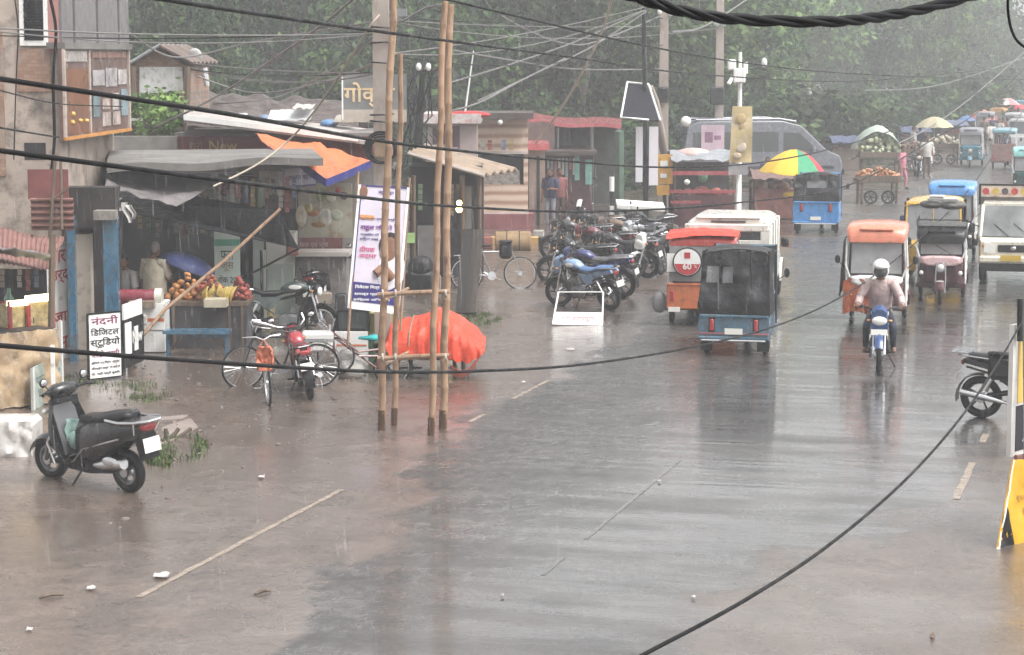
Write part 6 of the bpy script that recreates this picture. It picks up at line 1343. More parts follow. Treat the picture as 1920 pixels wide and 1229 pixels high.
b = B(M('green_card', (.32, .50, .20), rough=.4)); pane(b, fr(763, 437, 778, 456, 49.0), th=.02); tag(b.out('card'), 'bright green card pinned left of the dark stall', 'card')
b = B(CANVAS); b.ell(P(790, 505, 47.5), (.30, .25, .30), None, 14, 8); b.box(P(790, 528, 47.5), (.66, .5, .55), bev=.12); tag(b.out('covered_machine', smooth=60), 'dark covered machine standing in front of the dark stall', 'machine')
T = wt('hanging_bulb', 'glowing yellow bulb hanging by the bamboo poles at the dark stall', 'bulb', P(861, 390, 48.4)); b = B(M('bulb_glow', (1.0, .72, .25), emit=7, var=.02)); b.ell(P(861, 381, 48.4), (.06, .06, .06)); b.ell(P(861, 393, 48.4), (.07, .07, .07)); b.out('glass', T); b = B(black()); b.tube([P(861, 378, 48.4), P(862, 330, 48.6)], .008, 5); b.out('cord', T)
for k, (x0, x1, ln, lb) in enumerate(((856, 876, .0, 'broad dark plank leaning at the right side of the dark stall'), (874, 884, .05, 'narrow dark plank beside the broad leaning one'), (884, 894, .1, 'thin dark pole leaning right of the two planks'))):
    b = B(M('wet_plank_%d' % k, (.014 + .01 * k, .011 + .008 * k, .009 + .006 * k), rough=.4, var=.4, stretch=(5, 5, .6))); p0, p1 = P(x0 - 2, 588, 41.8), P(x0 + 12, 432, 43.2); wq = W(x1 - x0, 42)
    b.sheet(lambda u, v_: p0.lerp(p1, v_) + Vector((u * wq, 0, 0)), 1, 2, .05); tag(b.out('plank'), lb, 'plank')
# --- kiosks farther on
def kiosk(label, rect, Y, wall, roofc, name='kiosk', depth=2.0, over=8, rh=14):
    T_ = wt(name, label, 'kiosk', G((rect[0] + rect[2]) / 2, 105 + 21000 / Y)); f_ = fr(*rect, Y); b_ = B(wall); pane(b_, f_, th=depth); b_.out('wall', T_)
    b_ = B(roofc); f2_ = fr(rect[0] - over, rect[1] - rh, rect[2] + over, rect[1], Y - .3); pane(b_, f2_, th=depth + .8); b_.out('roof', T_); return T_, f_
T, f = kiosk('pale pinkish kiosk with red capped white roof rim behind the bamboo poles', (800, 232, 894, 330), 60, M('kiosk_pink', (.38, .31, .30), rough=.45, var=.15), M('rim_white', (.50, .47, .46), rough=.4, dirt=(.4, .08, .07), dirtamt=.25), rh=18)
b = B(M('kiosk_opening', (.10, .055, .065), rough=.4, var=.4)); pane(b, f, .12, .66, .05, .72, .02, .012); b.out('opening', T); b = B(M('kiosk_goods', (.36, .33, .35), var=.5, scale=7)); pane(b, f, .14, .40, .4, .7, .02, .02); pane(b, f, .45, .62, .45, .7, .02, .02); b.out('goods', T); b = B(REDT); c = P(872, 216, 60.2); b.ell(c, (.7, .4, .12)); b.out('red_cap', T)
b = B(white()); b.tube([P(872, 212, 60), P(888, 95, 60)], [.03, .018], 6); tag(b.out('antenna_pole'), 'thin white mast slanting up from the red capped kiosk roof', 'mast')
def wave_mat():
    m, nt, b = nodes_of('wavy_tan'); v = coords(nt, 'Object'); w_ = nt.nodes.new('ShaderNodeTexWave'); w_.bands_direction = 'Z'; w_.inputs['Scale'].default_value = 1.15; w_.inputs['Distortion'].default_value = 1.6; w_.inputs['Detail Scale'].default_value = 1.2; nt.links.new(v, w_.inputs[0])
    nt.links.new(ramp(nt, w_.outputs['Fac'], [(.1, (.34, .21, .15)), (.45, (.52, .37, .27)), (.9, (.60, .47, .38))]), b.inputs['Base Color']); b.inputs['Roughness'].default_value = .4; return m
WAVE = wave_mat()
T = wt('striped_kiosk', 'tan kiosk with wavy striped panels and dark counter opening', 'kiosk', G(940, 432)); f = fr(888, 222, 990, 400, 64)
b = B(WAVE); pane(b, f, 0, 1, 0, .36, 2.5); pane(b, f, 0, 1, .70, 1, 2.5); pane(b, f, .92, 1, .36, .70, 2.5); pane(b, f, 0, .05, .36, .7, 2.5); b.out('panel', T)
b = B(DARK); pane(b, f, .05, .92, .36, .70, .1, -.5); b.out('opening', T); b = B(M('kiosk_stock', (.30, .27, .25), var=.6, scale=9, rough=.5)); pane(b, f, .12, .85, .56, .70, .3, -.1); b.out('stock', T)
b = B(M('shelf_pale', (.5, .44, .40), rough=.4)); pane(b, f, -.02, 1.0, .345, .375, .5, .12); pane(b, f, -.02, 1.02, .985, 1.01, .1, .1); b.out('ledge', T); b = B(M('base_maroon', (.23, .085, .09), rough=.5, var=.25)); pane(b, fr(895, 402, 1000, 432, 63.8), th=2.4); b.out('base', T)
b = B(M('dark_beam', (.08, .065, .06))); pane(b, fr(880, 212, 1000, 224, 63.6), th=2.8, off=.2); b.out('roof', T); b = B(lamp_w()); b.ell(P(938, 230, 63.3), (.07, .06, .07)); b.out('lamp', T)
T = wt('red_roof_shed', 'long low shed with thin pinkish red roof under the trees', 'shed', G(1060, 400)); a0, a1, a2, a3 = P(944, 224, 69), P(1165, 240, 69), P(1165, 228, 76), P(944, 214, 76)
b = B(paint('roof_pinkred', (.42, .11, .12))); b.sheet(lambda u, v_: a0.lerp(a1, u).lerp(a3.lerp(a2, u), v_) + Vector((0, 0, .05 * math.sin(u * 9))), 12, 2, .12); b.out('roof', T, smooth=60); b = B(M('shed_back', (.06, .065, .06), rough=.6, var=.4)); pane(b, fr(950, 236, 1165, 400, 75), th=.2); b.out('back_wall', T)
b = B(M('shed_brown', (.15, .11, .10))); pane(b, fr(990, 228, 1040, 290, 69), th=.2); b.out('front_board', T); b = B(steel()); [b.tube([P(x, 236, 69.2), G(x, 105 + 21000 / 69.2)], .06, 6) for x in (1045, 1110, 1160)]; b.out('post', T)
T, f = kiosk('kiosk with bright pink red roof and paired beige door frames', (950, 282, 1022, 420), 66, M('kiosk_beige', (.32, .25, .21), rough=.5, var=.2), paint('roof_red', (.50, .10, .11)), rh=12)
b = B(DARK); pane(b, f, .38, .58, .08, 1, .02, .012); pane(b, f, .78, .86, .08, 1, .02, .012); b.out('door_gap', T); b = B(M('blue_poster', (.25, .32, .42), var=.5, scale=9)); pane(b, f, .05, .34, .06, .2, .02, .012); b.out('poster', T)  # door gaps are flat dark sheets with shade put into the colour
T, f = kiosk('open maroon shop hung with packets and green cloth at the end of the kiosks', (1020, 292, 1112, 420), 68, M('kiosk_maroon', (.085, .04, .045), rough=.5, var=.4), M('dark_beam', (.08, .065, .06)), rh=8, depth=3)
for k in range(9): b = B(M('packet_%d' % (k % 4), [(.36, .34, .36), (.20, .28, .27), (.30, .14, .13), (.42, .40, .38)][k % 4], rough=.35, var=.3)); pane(b, f, .06 + k * .075, .11 + k * .075, .04, .20 + .08 * (k % 3), .05, .08); b.out('hanging_packet', T)
b = B(cloth('green_cloth', (.16, .32, .28))); pane(b, f, .62, .72, .0, .36, .05, .12); pane(b, f, .84, .98, .06, .42, .05, .12); b.out('green_cloth', T)
motorcycle('black scooter like motorcycle with white top parked at the maroon shop', 1092, 412, R(170), MC_BLK, group=None, lean=R(-4), fairing=white(), sc=1.1)
# ---------------------------------------------------------------- poles
def pole(name, label, cat, pts, radii, mat, n=8, parts=None, T=None):
    T = T or wt(name, label, cat, pts[0]); b = B(mat); b.tube(pts, radii, n); b.out('shaft', T, smooth=60); return T
def bamboo(pts, r0, r1, label):
    pts = [Vector(p) for p in pts]; T = wt('bamboo_pole', label, 'bamboo pole', pts[0], 'tall bamboo poles of the scaffold'); b = B(bamboo_m()); out = []; rs = []
    L = sum((pts[i + 1] - pts[i]).length for i in range(len(pts) - 1)); n = int(L / .34)
    for i in range(n + 1):
        p = along_v(pts, i / n); r = r0 + (r1 - r0) * i / n
        for dz, k in ((-.02, 1.0), (0, 1.11), (.02, 1.0)):
            out.append(p + Vector((.012 * math.sin(i * 1.3 + L), .008 * math.cos(i * .9), dz + .05 * math.sin(i * 4.7)))); rs.append(r * k)
    b.tube(out, rs, 9); b.out('culm', T, smooth=50)
    b = B(M('bamboo_wet_foot', (.085, .05, .03), rough=.3, var=.3)); b.tube([pts[0], pts[0].lerp(pts[-1], .05)], [r0 * 1.06, r0 * 1.04], 9); b.out('muddy_foot', T)
def along_v(pts, u):
    k = u * (len(pts) - 1); i = min(int(k), len(pts) - 2); return pts[i].lerp(pts[i + 1], k - i)
bamboo([P(715, 812, 29.7), P(719, 540, 29.7), P(729, 230, 29.7), P(740, -60, 29.7)], .050, .046, 'bamboo pole at the front left of the scaffold, nearest the concrete pole')
bamboo([P(739, 800, 30.1), P(744, 540, 30.3), P(752, 105, 30.5)], .042, .036, 'shorter bamboo pole ending below the wires at the back left of the scaffold')
bamboo([P(808, 823, 29.3), P(820, 400, 29.3), P(833, 4, 29.3)], .046, .040, 'left one of the two close bamboo poles on the right of the scaffold')
bamboo([P(830, 808, 29.9), P(838, 480, 29.9), P(843, 10, 29.9)], .052, .048, 'thick reddish bamboo pole on the right of the scaffold')
for y, Y, lb in ((549, 29.6, 'upper bamboo crossbar lashed above the orange tarp'), (669, 29.5, 'lower bamboo crossbar in front of the orange tarp cart')):
    T = wt('bamboo_crossbar', lb, 'crossbar', P(775, y, Y)); b = B(bamboo_m()); b.tube([P(708, y + 4, Y), P(775, y, Y), P(842, y - 2, Y)], .032, 8); b.out('culm', T)
    for x in (718, 742, 815, 836): b = B(cloth('lashing', (.40, .37, .33))); b.torus(P(x, y + 2, Y), (1, 0, .1), .045, .016, 12, 6); b.out('lashing', T)
    b = B(bamboo_m()); b.tube([P(722, y + 14, 29.5), P(765, y - 8, 30.4)], .022, 6); b.out('short_brace', T)
POLEC = M('pole_concrete', (.33, .285, .25), rough=.5, var=.18, scale=1.2, dirt=(.15, .13, .12), dirtamt=.18, stretch=(1, 1, .3))
def conc(px, y0, y1, Y, w0, w1, label, dx=0):
    a, c = P(px + dx, y0, Y), P(px, y1, Y); T = wt('concrete_pole', label, 'utility pole', c, 'concrete utility poles'); b = B(POLEC); m_ = (a - c)
    b.box((a + c) / 2, (W(w0, Y), W(w0, Y) * .8, m_.length), None, (w1 / w0, w1 / w0)); b.out('shaft', T, smooth=0); return T
T = conc(716, -120, 690, 36.0, 30, 30, 'thick concrete utility pole beside the bamboo scaffold')
b = B(black()); [b.torus(P(716, y, 36.0), (.05 * (-1) ** k, .0, 1), .19, .014, 20, 5) for k, y in enumerate((52, 80, 118, 215, 228))]; b.out('cable_strap', T)
f = fr(703, 256, 736, 294, 35.7); b = B(M('meter_tan', (.42, .30, .20), rough=.45, var=.15)); pane(b, f, th=.16, off=.05); b.out('meter_box', T)
b = B(black()); [b.torus(P(714 + k, 277 + 2 * k, 35.55), (.1 * k - .1, 1, .1 * k), .25 - .018 * k, .018, 28, 6) for k in range(4)]; b.out('cable_coil', T, smooth=60)
b = B(steel()); b.tube([P(735, 28, 35.7), P(755, 40, 35.6), P(772, 30, 35.5), P(800, 14, 35.4), P(838, 8, 35.2)], .022, 6); b.box(P(748, 24, 35.7), (.25, .1, .12)); b.out('bracket', T)
T = conc(1244, 18, 398, 71, 20, 15, 'second concrete utility pole with a black box, beside the dark solar panel')
b = B(black()); b.box(P(1243, 178, 70.7), (.36, .3, .5), bev=.05); b.out('switch_box', T); b = B(white()); b.ell(P(1237, 22, 70.8), (.07, .07, .10)); b.ell(P(1258, 24, 70.8), (.09, .07, .12)); b.out('insulator', T)
T = conc(1349, -60, 330, 86, 17, 13, 'farther concrete utility pole with pale insulators near its top')
b = B(black()); b.box(P(1344, 180, 85.6), (.55, .3, .7), bev=.05); b.out('switch_box', T); b = B(M('insulator_pale', (.5, .58, .56), rough=.2)); b.ell(P(1344, 44, 85.7), (.12, .1, .13)); b.ell(P(1357, 44, 85.7), (.12, .1, .13)); b.out('insulator', T)
pole('brace_pole', 'tan stay pole leaning against the second concrete pole', 'pole', [G(1262, 395), P(1248, 300, 69), P(1228, 190, 67.8), P(1218, 165, 67.5)], .13, POLEC)
T = pole('black_pole', 'slim black street pole carrying two white strips and a solar panel', 'pole', [G(1211, 430), P(1211, 300, 64.6), P(1207, 14, 64.6)], [.085, .08, .06], black())
b = B(M('flex_white', (.62, .60, .64), rough=.4, var=.05)); pane(b, fr(1192, 238, 1205, 342, 64.4), th=.04); pane(b, fr(1217, 238, 1234, 348, 64.4), th=.04); b.out('banner_strip', T)
a0, a1, a2, a3 = P(1164, 222, 63.2), P(1238, 228, 63.6), P(1216, 160, 64.9), P(1176, 156, 64.6)
b = B(M('solar_black', (.012, .012, .018), rough=.5, var=.1, spec=.08)); b.quad(a0, a1, a2, a3, .05); pn = b.out('solar_panel', T)
b = B(white()); up_ = Vector((0, -.04, .02)); b.tube([a1 + up_, a2 + up_], .03, 5); b.tube([a2 + up_, a3 + up_, a0 + up_, a0.lerp(a1, .7) + up_], .035, 5); b.out('panel_frame', (pn, T[1]))
pole('dead_post', 'dark gnarled wooden post tangled with cables behind the bamboo scaffold', 'post', [G(783, 509), P(782, 340, 52), P(786, 230, 52), P(792, 140, 52)], [.13, .15, .10, .06], M('gnarled_dark', (.03, .028, .03), rough=.5, var=.4, bmp=.6))
T = wt('insulator_pair', 'pair of white insulators on the dark gnarled post', 'insulators', P(797, 126, 51.8)); b = B(lamp_w()); b.ell(P(785, 126, 51.8), (.065, .06, .095)); b.ell(P(803, 126, 51.8), (.065, .06, .095)); b.out('insulator', T); b = B(black()); b.tube([P(778, 132, 51.9), P(812, 134, 51.9)], .02, 5); b.tube([P(812, 134, 51.9), P(789, 200, 51.9)], .03, 5); b.out('arm', T)
b = B(black())
for k in range(9):
    x = 765 + k * 5; b.tube([P(x - 26 + 7 * k, 330 - k * 9, 51.5), P(x + 14 * math.sin(k * 1.7), 240, 51.5 + .1 * (k % 3)), P(x + 18 * math.cos(k * 2), 170 + 8 * k, 51.6), P(774 + k * 5, 132, 51.8)], .016, 5)
tag(b.out('cable_tangle'), 'tangle of black cables hanging on the gnarled wooden post', 'cables')
T = pole('camera_pole', 'white camera pole with boxes on top and a tan banner', 'camera pole', [G(1384, 440), P(1386, 300, 64), P(1388, 98, 64)], [.085, .075, .05], white())
b = B(white()); b.box(P(1386, 142, 63.8), (.34, .25, .42), bev=.03); b.box(P(1372, 122, 63.8), (.22, .2, .3), bev=.03); b.box(P(1398, 128, 63.9), (.12, .15, .34), bev=.02); b.out('control_box', T)
b = B(white()); b.tube([P(1366, 158, 63.7), P(1374, 145, 63.8)], .06, 8); b.ell(P(1433, 118, 63.6), (.08, .10, .14)); b.out('camera', T); b = B(black()); b.tube([P(1388, 132, 64), P(1433, 128, 63.8)], .02, 5); b.ell(P(1433, 130, 63.6), (.08, .08, .05)); b.out('camera_arm', T)
f = fr(1373, 200, 1410, 305, 63.5); o, r, w_, h = f; b = B(M('tan_flex', (.46, .36, .19), rough=.4, var=.4, scale=1.6, dirt=(.5, .46, .40), dirtamt=.2)); b.sheet(lambda u, v_: o + r * (w_ * (u - .14 * v_ * (1 - u))) + Vector((0, .06 * math.sin(v_ * 7 + u * 2), h * (.5 - v_))), 6, 12, .02); b.out('banner', T, smooth=70)
for u, v_, a_, c_, cc in ((.45, .22, .26, .10, (.38, .28, .14)), (.55, .42, .20, .13, (.34, .25, .14)), (.5, .72, .30, .10, (.50, .42, .34)), (.35, .88, .22, .06, (.44, .35, .24))):
    b = B(M('banner_print_%d' % int(v_ * 100), cc, rough=.4, var=.4)); b.ell(o + r * (w_ * (u - .1 * v_)) + Vector((0, -.03, h * (.5 - v_))), (w_ * a_, .022, h * c_), None, 12, 6); b.out('print', T)
b = B(M('grey_flex', (.24, .23, .24), rough=.4)); pane(b, fr(1366, 308, 1402, 328, 63.5), th=.03); b.out('torn_lower_banner', T)
pole('green_post', 'pale green post standing right of the maroon shop', 'post', [G(1161, 425), P(1161, 246, 65.5)], .14, M('post_green', (.11, .17, .13), rough=.5, var=.3), 4)
T = wt('marker_post', 'black and white striped road marker post behind the parked motorcycles', 'post', G(1147, 445))
for k in range(4): b = B(white() if k % 2 else black()); b.tube([P(1147, 440 - k * 27, 61.5), P(1147, 440 - (k + 1) * 27, 61.5)], .07, 10); b.out('stripe', T)
T = wt('yellow_box', 'yellow junction box with pale markings on the second concrete pole', 'junction box', P(1247, 366, 66)); YEL = paint('box_yellow', (.52, .28, .04)); b = B(YEL); pane(b, fr(1233, 290, 1261, 345, 66), th=.4, off=.1); pane(b, fr(1231, 347, 1255, 366, 66), th=.4, off=.1); b.out('case', T); b = B(white()); pane(b, fr(1238, 302, 1252, 312, 65.85), th=.02); pane(b, fr(1238, 326, 1250, 334, 65.85), th=.02); b.out('label_plate', T); b = B(steel()); b.tube([P(1246, 366, 66.2), G(1246, 420)], .06, 6); b.out('stand', T)
T = wt('white_table', 'long white topped table behind the parked motorcycles', 'table', G(1200, 440)); b = B(white()); b.sheet(lambda u, v_: P(1157 + 90 * u, 388 + 6 * u, 61) + Vector((0, v_ * .9, v_ * .1)), 1, 1, .10); b.out('table_top', T); b = B(steel()); [b.tube([P(x, 390, 61.2), G(x, 447)], .03, 5) for x in (1162, 1240)]; b.out('leg', T)
T = wt('yellow_drum', 'dull yellow barrel lying by the kerb left of the motorcycles', 'barrel', G(965, 480)); b = B(M('drum_yellow', (.25, .165, .085), rough=.45, var=.3, dirt=(.15, .1, .07), dirtamt=.25)); c = P(965, 455, 57.0); b.tube([c + Vector((-.5, 0, 0)), c + Vector((-.48, 0, 0)), c + Vector((.38, 0, 0)), c + Vector((.42, 0, 0))], [.26, .29, .29, .25], 18); b.out('shell', T, smooth=40); b = B(black()); [b.torus(c + Vector((x, 0, 0)), (1, 0, 0), .29, .012, 24, 5) for x in (-.2, .12)]; b.out('rib', T)
for k, (x, cc) in enumerate(((928, 0), (952, 1), (1000, 0), (1022, 1), (1046, 0), (1072, 1), (1096, 0))):
    b = B(M('kerb_yellow', (.45, .28, .10), rough=.5, var=.25, dirt=(.15, .12, .1), dirtamt=.2) if cc == 0 else M('kerb_dark', (.06, .055, .055), rough=.5)); c = G(x, 462); b.box((0, 0, .11), (.42, .22, .30), bev=.03)
    o_ = tag(b.out('kerb_block'), ('dull yellow' if cc == 0 else 'dark') + ' painted kerb block in the low row before the kiosks', 'kerb block', 'painted kerb blocks before the kiosks'); o_.location = c; o_['label'] = ('dull yellow' if cc == 0 else 'dark') + ' painted kerb block in the low row before the kiosks'
# fallen sign frame by the pale blue motorcycle
T = wt('frame_sign', 'white sign frame with its lower board printed, standing before the pale blue motorcycle', 'sign', G(1082, 612))
A, Bq, C, D = P(1047, 548, 42.0), P(1131, 548, 42.0), P(1129, 611, 41.5), P(1036, 609, 41.5); b = B(white()); b.tube([A, D], .018, 6); b.tube([Bq, C], .018, 6); b.tube([A, Bq], .012, 5); b.out('frame', T)
b = B(white()); b.quad(A.lerp(D, .62), Bq.lerp(C, .62), C, D, .02); b.out('board', T); b = B(black()); b.tube([A.lerp(D, .60), Bq.lerp(C, .60)], .012, 5); b.out('edge', T)
letters('श्री कम्प्यूटर', .16, M('faded_pink_ink', (.50, .26, .30)), T[0], T[1] @ face_mtx(A.lerp(C, .5) * 0 + (A.lerp(D, .80) + Bq.lerp(C, .80)) / 2 + Vector((0, -.02, 0)), (1, 0, 0), A - D), width=.62, bold=.01)

# ---------------------------------------------------------------- cables
CAB = M('cable_black', (.006, .006, .007), rough=.5, var=.2, spec=.12); WIRE = M('wire_grey', (.16, .155, .15), rough=.5, var=.2); ROPE = M('rope_tan', (.42, .36, .29), rough=.6, var=.2)
def cable(label, pts, r, mat=CAB, name='cable', n=10, group='overhead cables', twist=None):
    q = [P(*p) for p in pts]; out = []
    for i in range(len(q) - 1):                                       # smooth hanging curve through the points
        p0, p1, p2, p3 = q[max(i - 1, 0)], q[i], q[i + 1], q[min(i + 2, len(q) - 1)]
        for k in range(n):
            t = k / n; out.append(.5 * ((2 * p1) + (p2 - p0) * t + (2 * p0 - 5 * p1 + 4 * p2 - p3) * t * t + (3 * p1 - p0 - 3 * p2 + p3) * t ** 3))
    out.append(q[-1]); b = B(mat)
    if twist:
        m_ = []
        for i in range(len(out) - 1): m_ += [out[i].lerp(out[i + 1], k / 6) for k in range(6)]
        for s in range(twist[0]):
            pp = []
            for i, p in enumerate(m_):
                a = i * twist[2] + s * 2 * math.pi / twist[0]; t = (m_[min(i + 1, len(m_) - 1)] - m_[max(i - 1, 0)]).normalized(); u = t.cross(Vector((0, 0, 1))).normalized(); v_ = t.cross(u)
                pp.append(p + (u * math.cos(a) + v_ * math.sin(a)) * twist[1])
            b.tube(pp, r, 7)
    else: b.tube(out, r, 7)
    return tag(b.out(name, smooth=80), label, 'cable', group)
cable('thick black cable from the top left past the concrete pole to the far poles', [(250, -12, 11), (310, 0, 11), (700, 58, 16), (1060, 106, 26), (1340, 142, 42), (1620, 152, 64), (1860, 130, 90)], .0125)
cable('thick black cable crossing in front of the poster board and dipping at the black pole', [(-40, 140, 10.5), (0, 148, 10.5), (440, 216, 13), (760, 271, 18), (1060, 302, 26), (1260, 314, 33), (1440, 303, 40), (1600, 268, 50), (1750, 215, 62), (1900, 140, 80)], .0135)
cable('thick black cable in front of the shop awnings that rises again over the road', [(-40, 276, 10.5), (0, 283, 10.5), (330, 327, 12), (640, 366, 16), (860, 388, 21), (1120, 397, 27), (1380, 381, 33), (1600, 344, 42), (1760, 255, 55), (1840, 205, 66), (1930, 120, 80)], .0135)
cable('lowest long black cable sagging in front of the tarp cart and the black auto rickshaw', [(-40, 641, 10), (0, 648, 10), (350, 676, 12), (700, 697, 15), (900, 696, 18), (1100, 683, 21), (1310, 649, 25), (1470, 606, 29), (1590, 549, 34), (1700, 470, 42), (1800, 375, 52), (1850, 310, 62), (1930, 190, 90)], .0125)
cable('black cable curving up from the bottom edge to the right edge over the wet road', [(1150, 1262, 9), (1205, 1229, 9), (1400, 1124, 10), (1560, 1018, 12), (1700, 898, 14.5), (1800, 785, 17), (1870, 683, 20), (1918, 600, 22)], .0098)
cable('black cable running from the bamboo tops to the distant poles', [(800, -10, 18), (840, 0, 18), (1000, 38, 21), (1200, 84, 26), (1380, 116, 33), (1560, 136, 42), (1760, 146, 60), (1930, 150, 85)], .0105)
cable('heavy twisted cable bundle sagging across the top right of the view', [(1120, -28, 7.5), (1190, -6, 7.5), (1290, 24, 7.5), (1400, 38, 7.6), (1560, 41, 7.8), (1650, 32, 8), (1740, 15, 8.2), (1850, -14, 8.5)], .0105, twist=(3, .0105, .075))
cable('black cable loop hanging in at the top right corner', [(1890, -20, 7), (1890, 20, 7), (1896, 55, 7), (1910, 80, 7), (1940, 100, 7)], .0045)
for k, (pts, r, mt, lb) in enumerate((
    ([(1150, -10, 58), (1130, 55, 60), (1105, 110, 61), (1070, 175, 63), (1030, 235, 65), (1002, 272, 66)], .034, ROPE, 'pale tan guy cable slanting from the top down to the red roofed kiosk'),
    ([(712, 28, 35.8), (690, 55, 35.8), (650, 120, 36.5), (600, 195, 38), (545, 260, 39), (480, 310, 38.5), (400, 350, 38)], .017, ROPE, 'tan rope sloping from the concrete pole down to the grey awning'),
    ([(670, -8, 36), (600, 50, 38), (500, 120, 41), (400, 185, 44), (290, 240, 47)], .024, WIRE, 'pale service wire from the top down to the low roof wall'),
    ([(240, 60, 40), (330, 108, 44), (480, 78, 44), (600, 58, 40), (712, 40, 36)], .018, WIRE, 'grey wires strung from the poster board corner to the concrete pole'),
    ([(845, 155, 48), (960, 120, 55), (1080, 78, 62), (1210, 20, 64)], .020, WIRE, 'upper pale wire rising right from the bamboo poles to the black pole top'),
    ([(895, 190, 52), (1000, 140, 58), (1110, 88, 62), (1212, 22, 64)], .020, WIRE, 'lower pale wire rising right from the bamboo poles to the black pole top'),
    ([(840, 210, 47), (900, 192, 48), (980, 150, 52), (1060, 110, 60)], .022, WIRE, 'faint wire between the gnarled post and the trees'),
    ([(940, 30, 60), (1000, 62, 62), (1060, 82, 64), (1120, 78, 66), (1240, 30, 71)], .022, WIRE, 'slack grey wire sagging below the second concrete pole'),
    ([(850, 95, 48), (950, 112, 55), (1080, 130, 62), (1244, 130, 71)], .020, WIRE, 'nearly level thin wire to the middle of the second concrete pole'),
    ([(360, 140, 50), (480, 175, 50), (620, 150, 46), (716, 110, 36)], .018, WIRE, 'thin wire from the dish antenna to the concrete pole'),
    ([(400, 195, 50), (520, 182, 46), (640, 120, 40), (716, 60, 36)], .016, WIRE, 'thin wire rising from the tile roof to the concrete pole'),
    ([(0, 170, 30), (110, 195, 35), (230, 200, 40)], .010, CAB, 'thin dark wire crossing the plaster wall under the window'),
    ([(0, 240, 30), (60, 250, 33), (110, 258, 36)], .014, CAB, 'dark wire clipped low on the plaster wall'),
    ([(95, 0, 35.5), (105, 60, 35.6), (100, 150, 35.8), (102, 260, 36), (95, 330, 36)], .026, CAB, 'dark pipe like cable hanging down the corner of the brick building'),
    ([(28, 0, 35.9), (34, 60, 35.9), (30, 160, 35.9), (26, 300, 35.9)], .010, CAB, 'thin wire hanging beside the louvred window'),
    ([(1260, 60, 70), (1320, 50, 80), (1400, 0, 90)], .03, WIRE, 'grey wire rising from the second to the farther concrete pole'),
    ([(1590, 300, 90), (1700, 262, 100), (1800, 200, 110), (1930, 90, 125)], .028, WIRE, 'faint wire over the distant stalls'),
    ([(1620, 170, 110), (1760, 160, 120), (1930, 105, 130)], .03, WIRE, 'faint upper wire before the distant trees'))):
    cable(lb, pts, r, mt, 'wire', 8, 'thin service wires')

q = random.Random(41)
ends = [(716, 34, 36), (716, 60, 36), (716, 96, 36), (716, 132, 36)]; far_ = [(1244, 40, 71), (1208, 18, 64), (1349, 60, 86), (1244, 90, 71)]; near_ = [(240, 20, 41), (352, 128, 49), (240, 84, 41), (-20, 60, 34)]
for k in range(14):
    a = near_[k % 4] if k % 2 else ends[k % 4]; c = ends[(k * 3) % 4] if k % 2 else far_[(k // 2) % 4]
    a = (a[0], a[1] + q.uniform(-10, 10), a[2]); c = (c[0], c[1] + q.uniform(-10, 10), c[2]); sg = q.uniform(4, 38)
    cable(('thin service wire sagging between the left buildings and the concrete pole, drop %s' if k % 2 else 'thin service wire between the concrete pole and the distant poles, %s sag') % ['slight', 'small', 'medium', 'marked', 'deep', 'deepest', 'widest'][k // 2], [a] + [(a[0] + (c[0] - a[0]) * t, a[1] + (c[1] - a[1]) * t + sg * 4 * t * (1 - t), a[2] + (c[2] - a[2]) * t) for t in (.25, .5, .75)] + [c], q.uniform(.008, .014), WIRE if k % 3 else CAB, 'wire', 6, 'thin service wires')

# ---------------------------------------------------------------- tarp covered cycle cart
T = wt('cycle_cart', 'red framed cargo tricycle with cyan seat and white front basket', 'cargo tricycle', G(745, 712)); FR = paint('cart_red', (.16, .035, .03), dirtamt=.25)
root, mxx = T
def cw(px, py, Rr, Y, wd=.04, yaw=R(8)):
    o_ = wheel(root, mxx @ P(px, py, Y), Rr, wd, chrome(), 28, False); o_.rotation_euler = (0, 0, R(90) + yaw); return o_
cw(630, 668, .30, 34.4); cw(735, 688, .30, 34.6); cw(778, 688, .30, 35.9)
b = B(FR)
for a, c in (((630, 668, 34.4), (620, 625, 34.4)), ((622, 630, 34.4), (706, 690, 34.5)), ((622, 622, 34.4), (672, 660, 34.4)), ((672, 660, 34.4), (712, 655, 34.5)), ((706, 690, 34.5), (716, 640, 34.5)), ((672, 668, 34.4), (712, 668, 34.5)), ((706, 690, 34.5), (790, 690, 35.2))): b.tube([P(*a), P(*c)], .018, 6)
b.out('frame', T)
b = B(chrome()); b.tube([P(600, 600, 34.0), P(614, 612, 34.3), P(622, 612, 34.5), P(628, 598, 35.0)], .012, 6); b.tube([P(620, 628, 34.4), P(618, 608, 34.4)], .014, 6); b.out('handlebar', T)
b = B(M('cyan_seat', (.03, .36, .36), rough=.35)); c = P(690, 634, 34.5); b.loft([[c + Vector((x, math.cos(a * math.pi / 5) * w_, math.sin(a * math.pi / 5) * h)) for a in range(10)] for x, w_, h in ((-.15, .03, .02), (-.02, .07, .035), (.10, .11, .06), (.15, .08, .04))]); b.out('seat', T, smooth=70)
b = B(white()); c = P(596, 640, 34.3); b.box(c, (.42, .34, .30), rotz(.15), (1.12, 1.12), bev=.03); b.out('front_basket', T); letters('TRANS', .05, M('sign_grey_ink', (.3, .28, .28)), T[0], T[1] @ face_mtx(c + Vector((-.02, -.20, .04)), (1, .15, 0)), width=.26)
b = B(wood()); a0, a1, a2, a3 = P(722, 672, 34.4), P(880, 672, 34.6), P(880, 660, 35.8), P(722, 660, 35.6); b.quad(a0, a1, a2, a3, .06); b.out('platform', T)
for x in (770, 812, 852, 868): b = B(wood()); b.tube([P(x, 672, 35.0), P(x + 2, 712, 35.0)], .035, 6); b.out('leg', T)
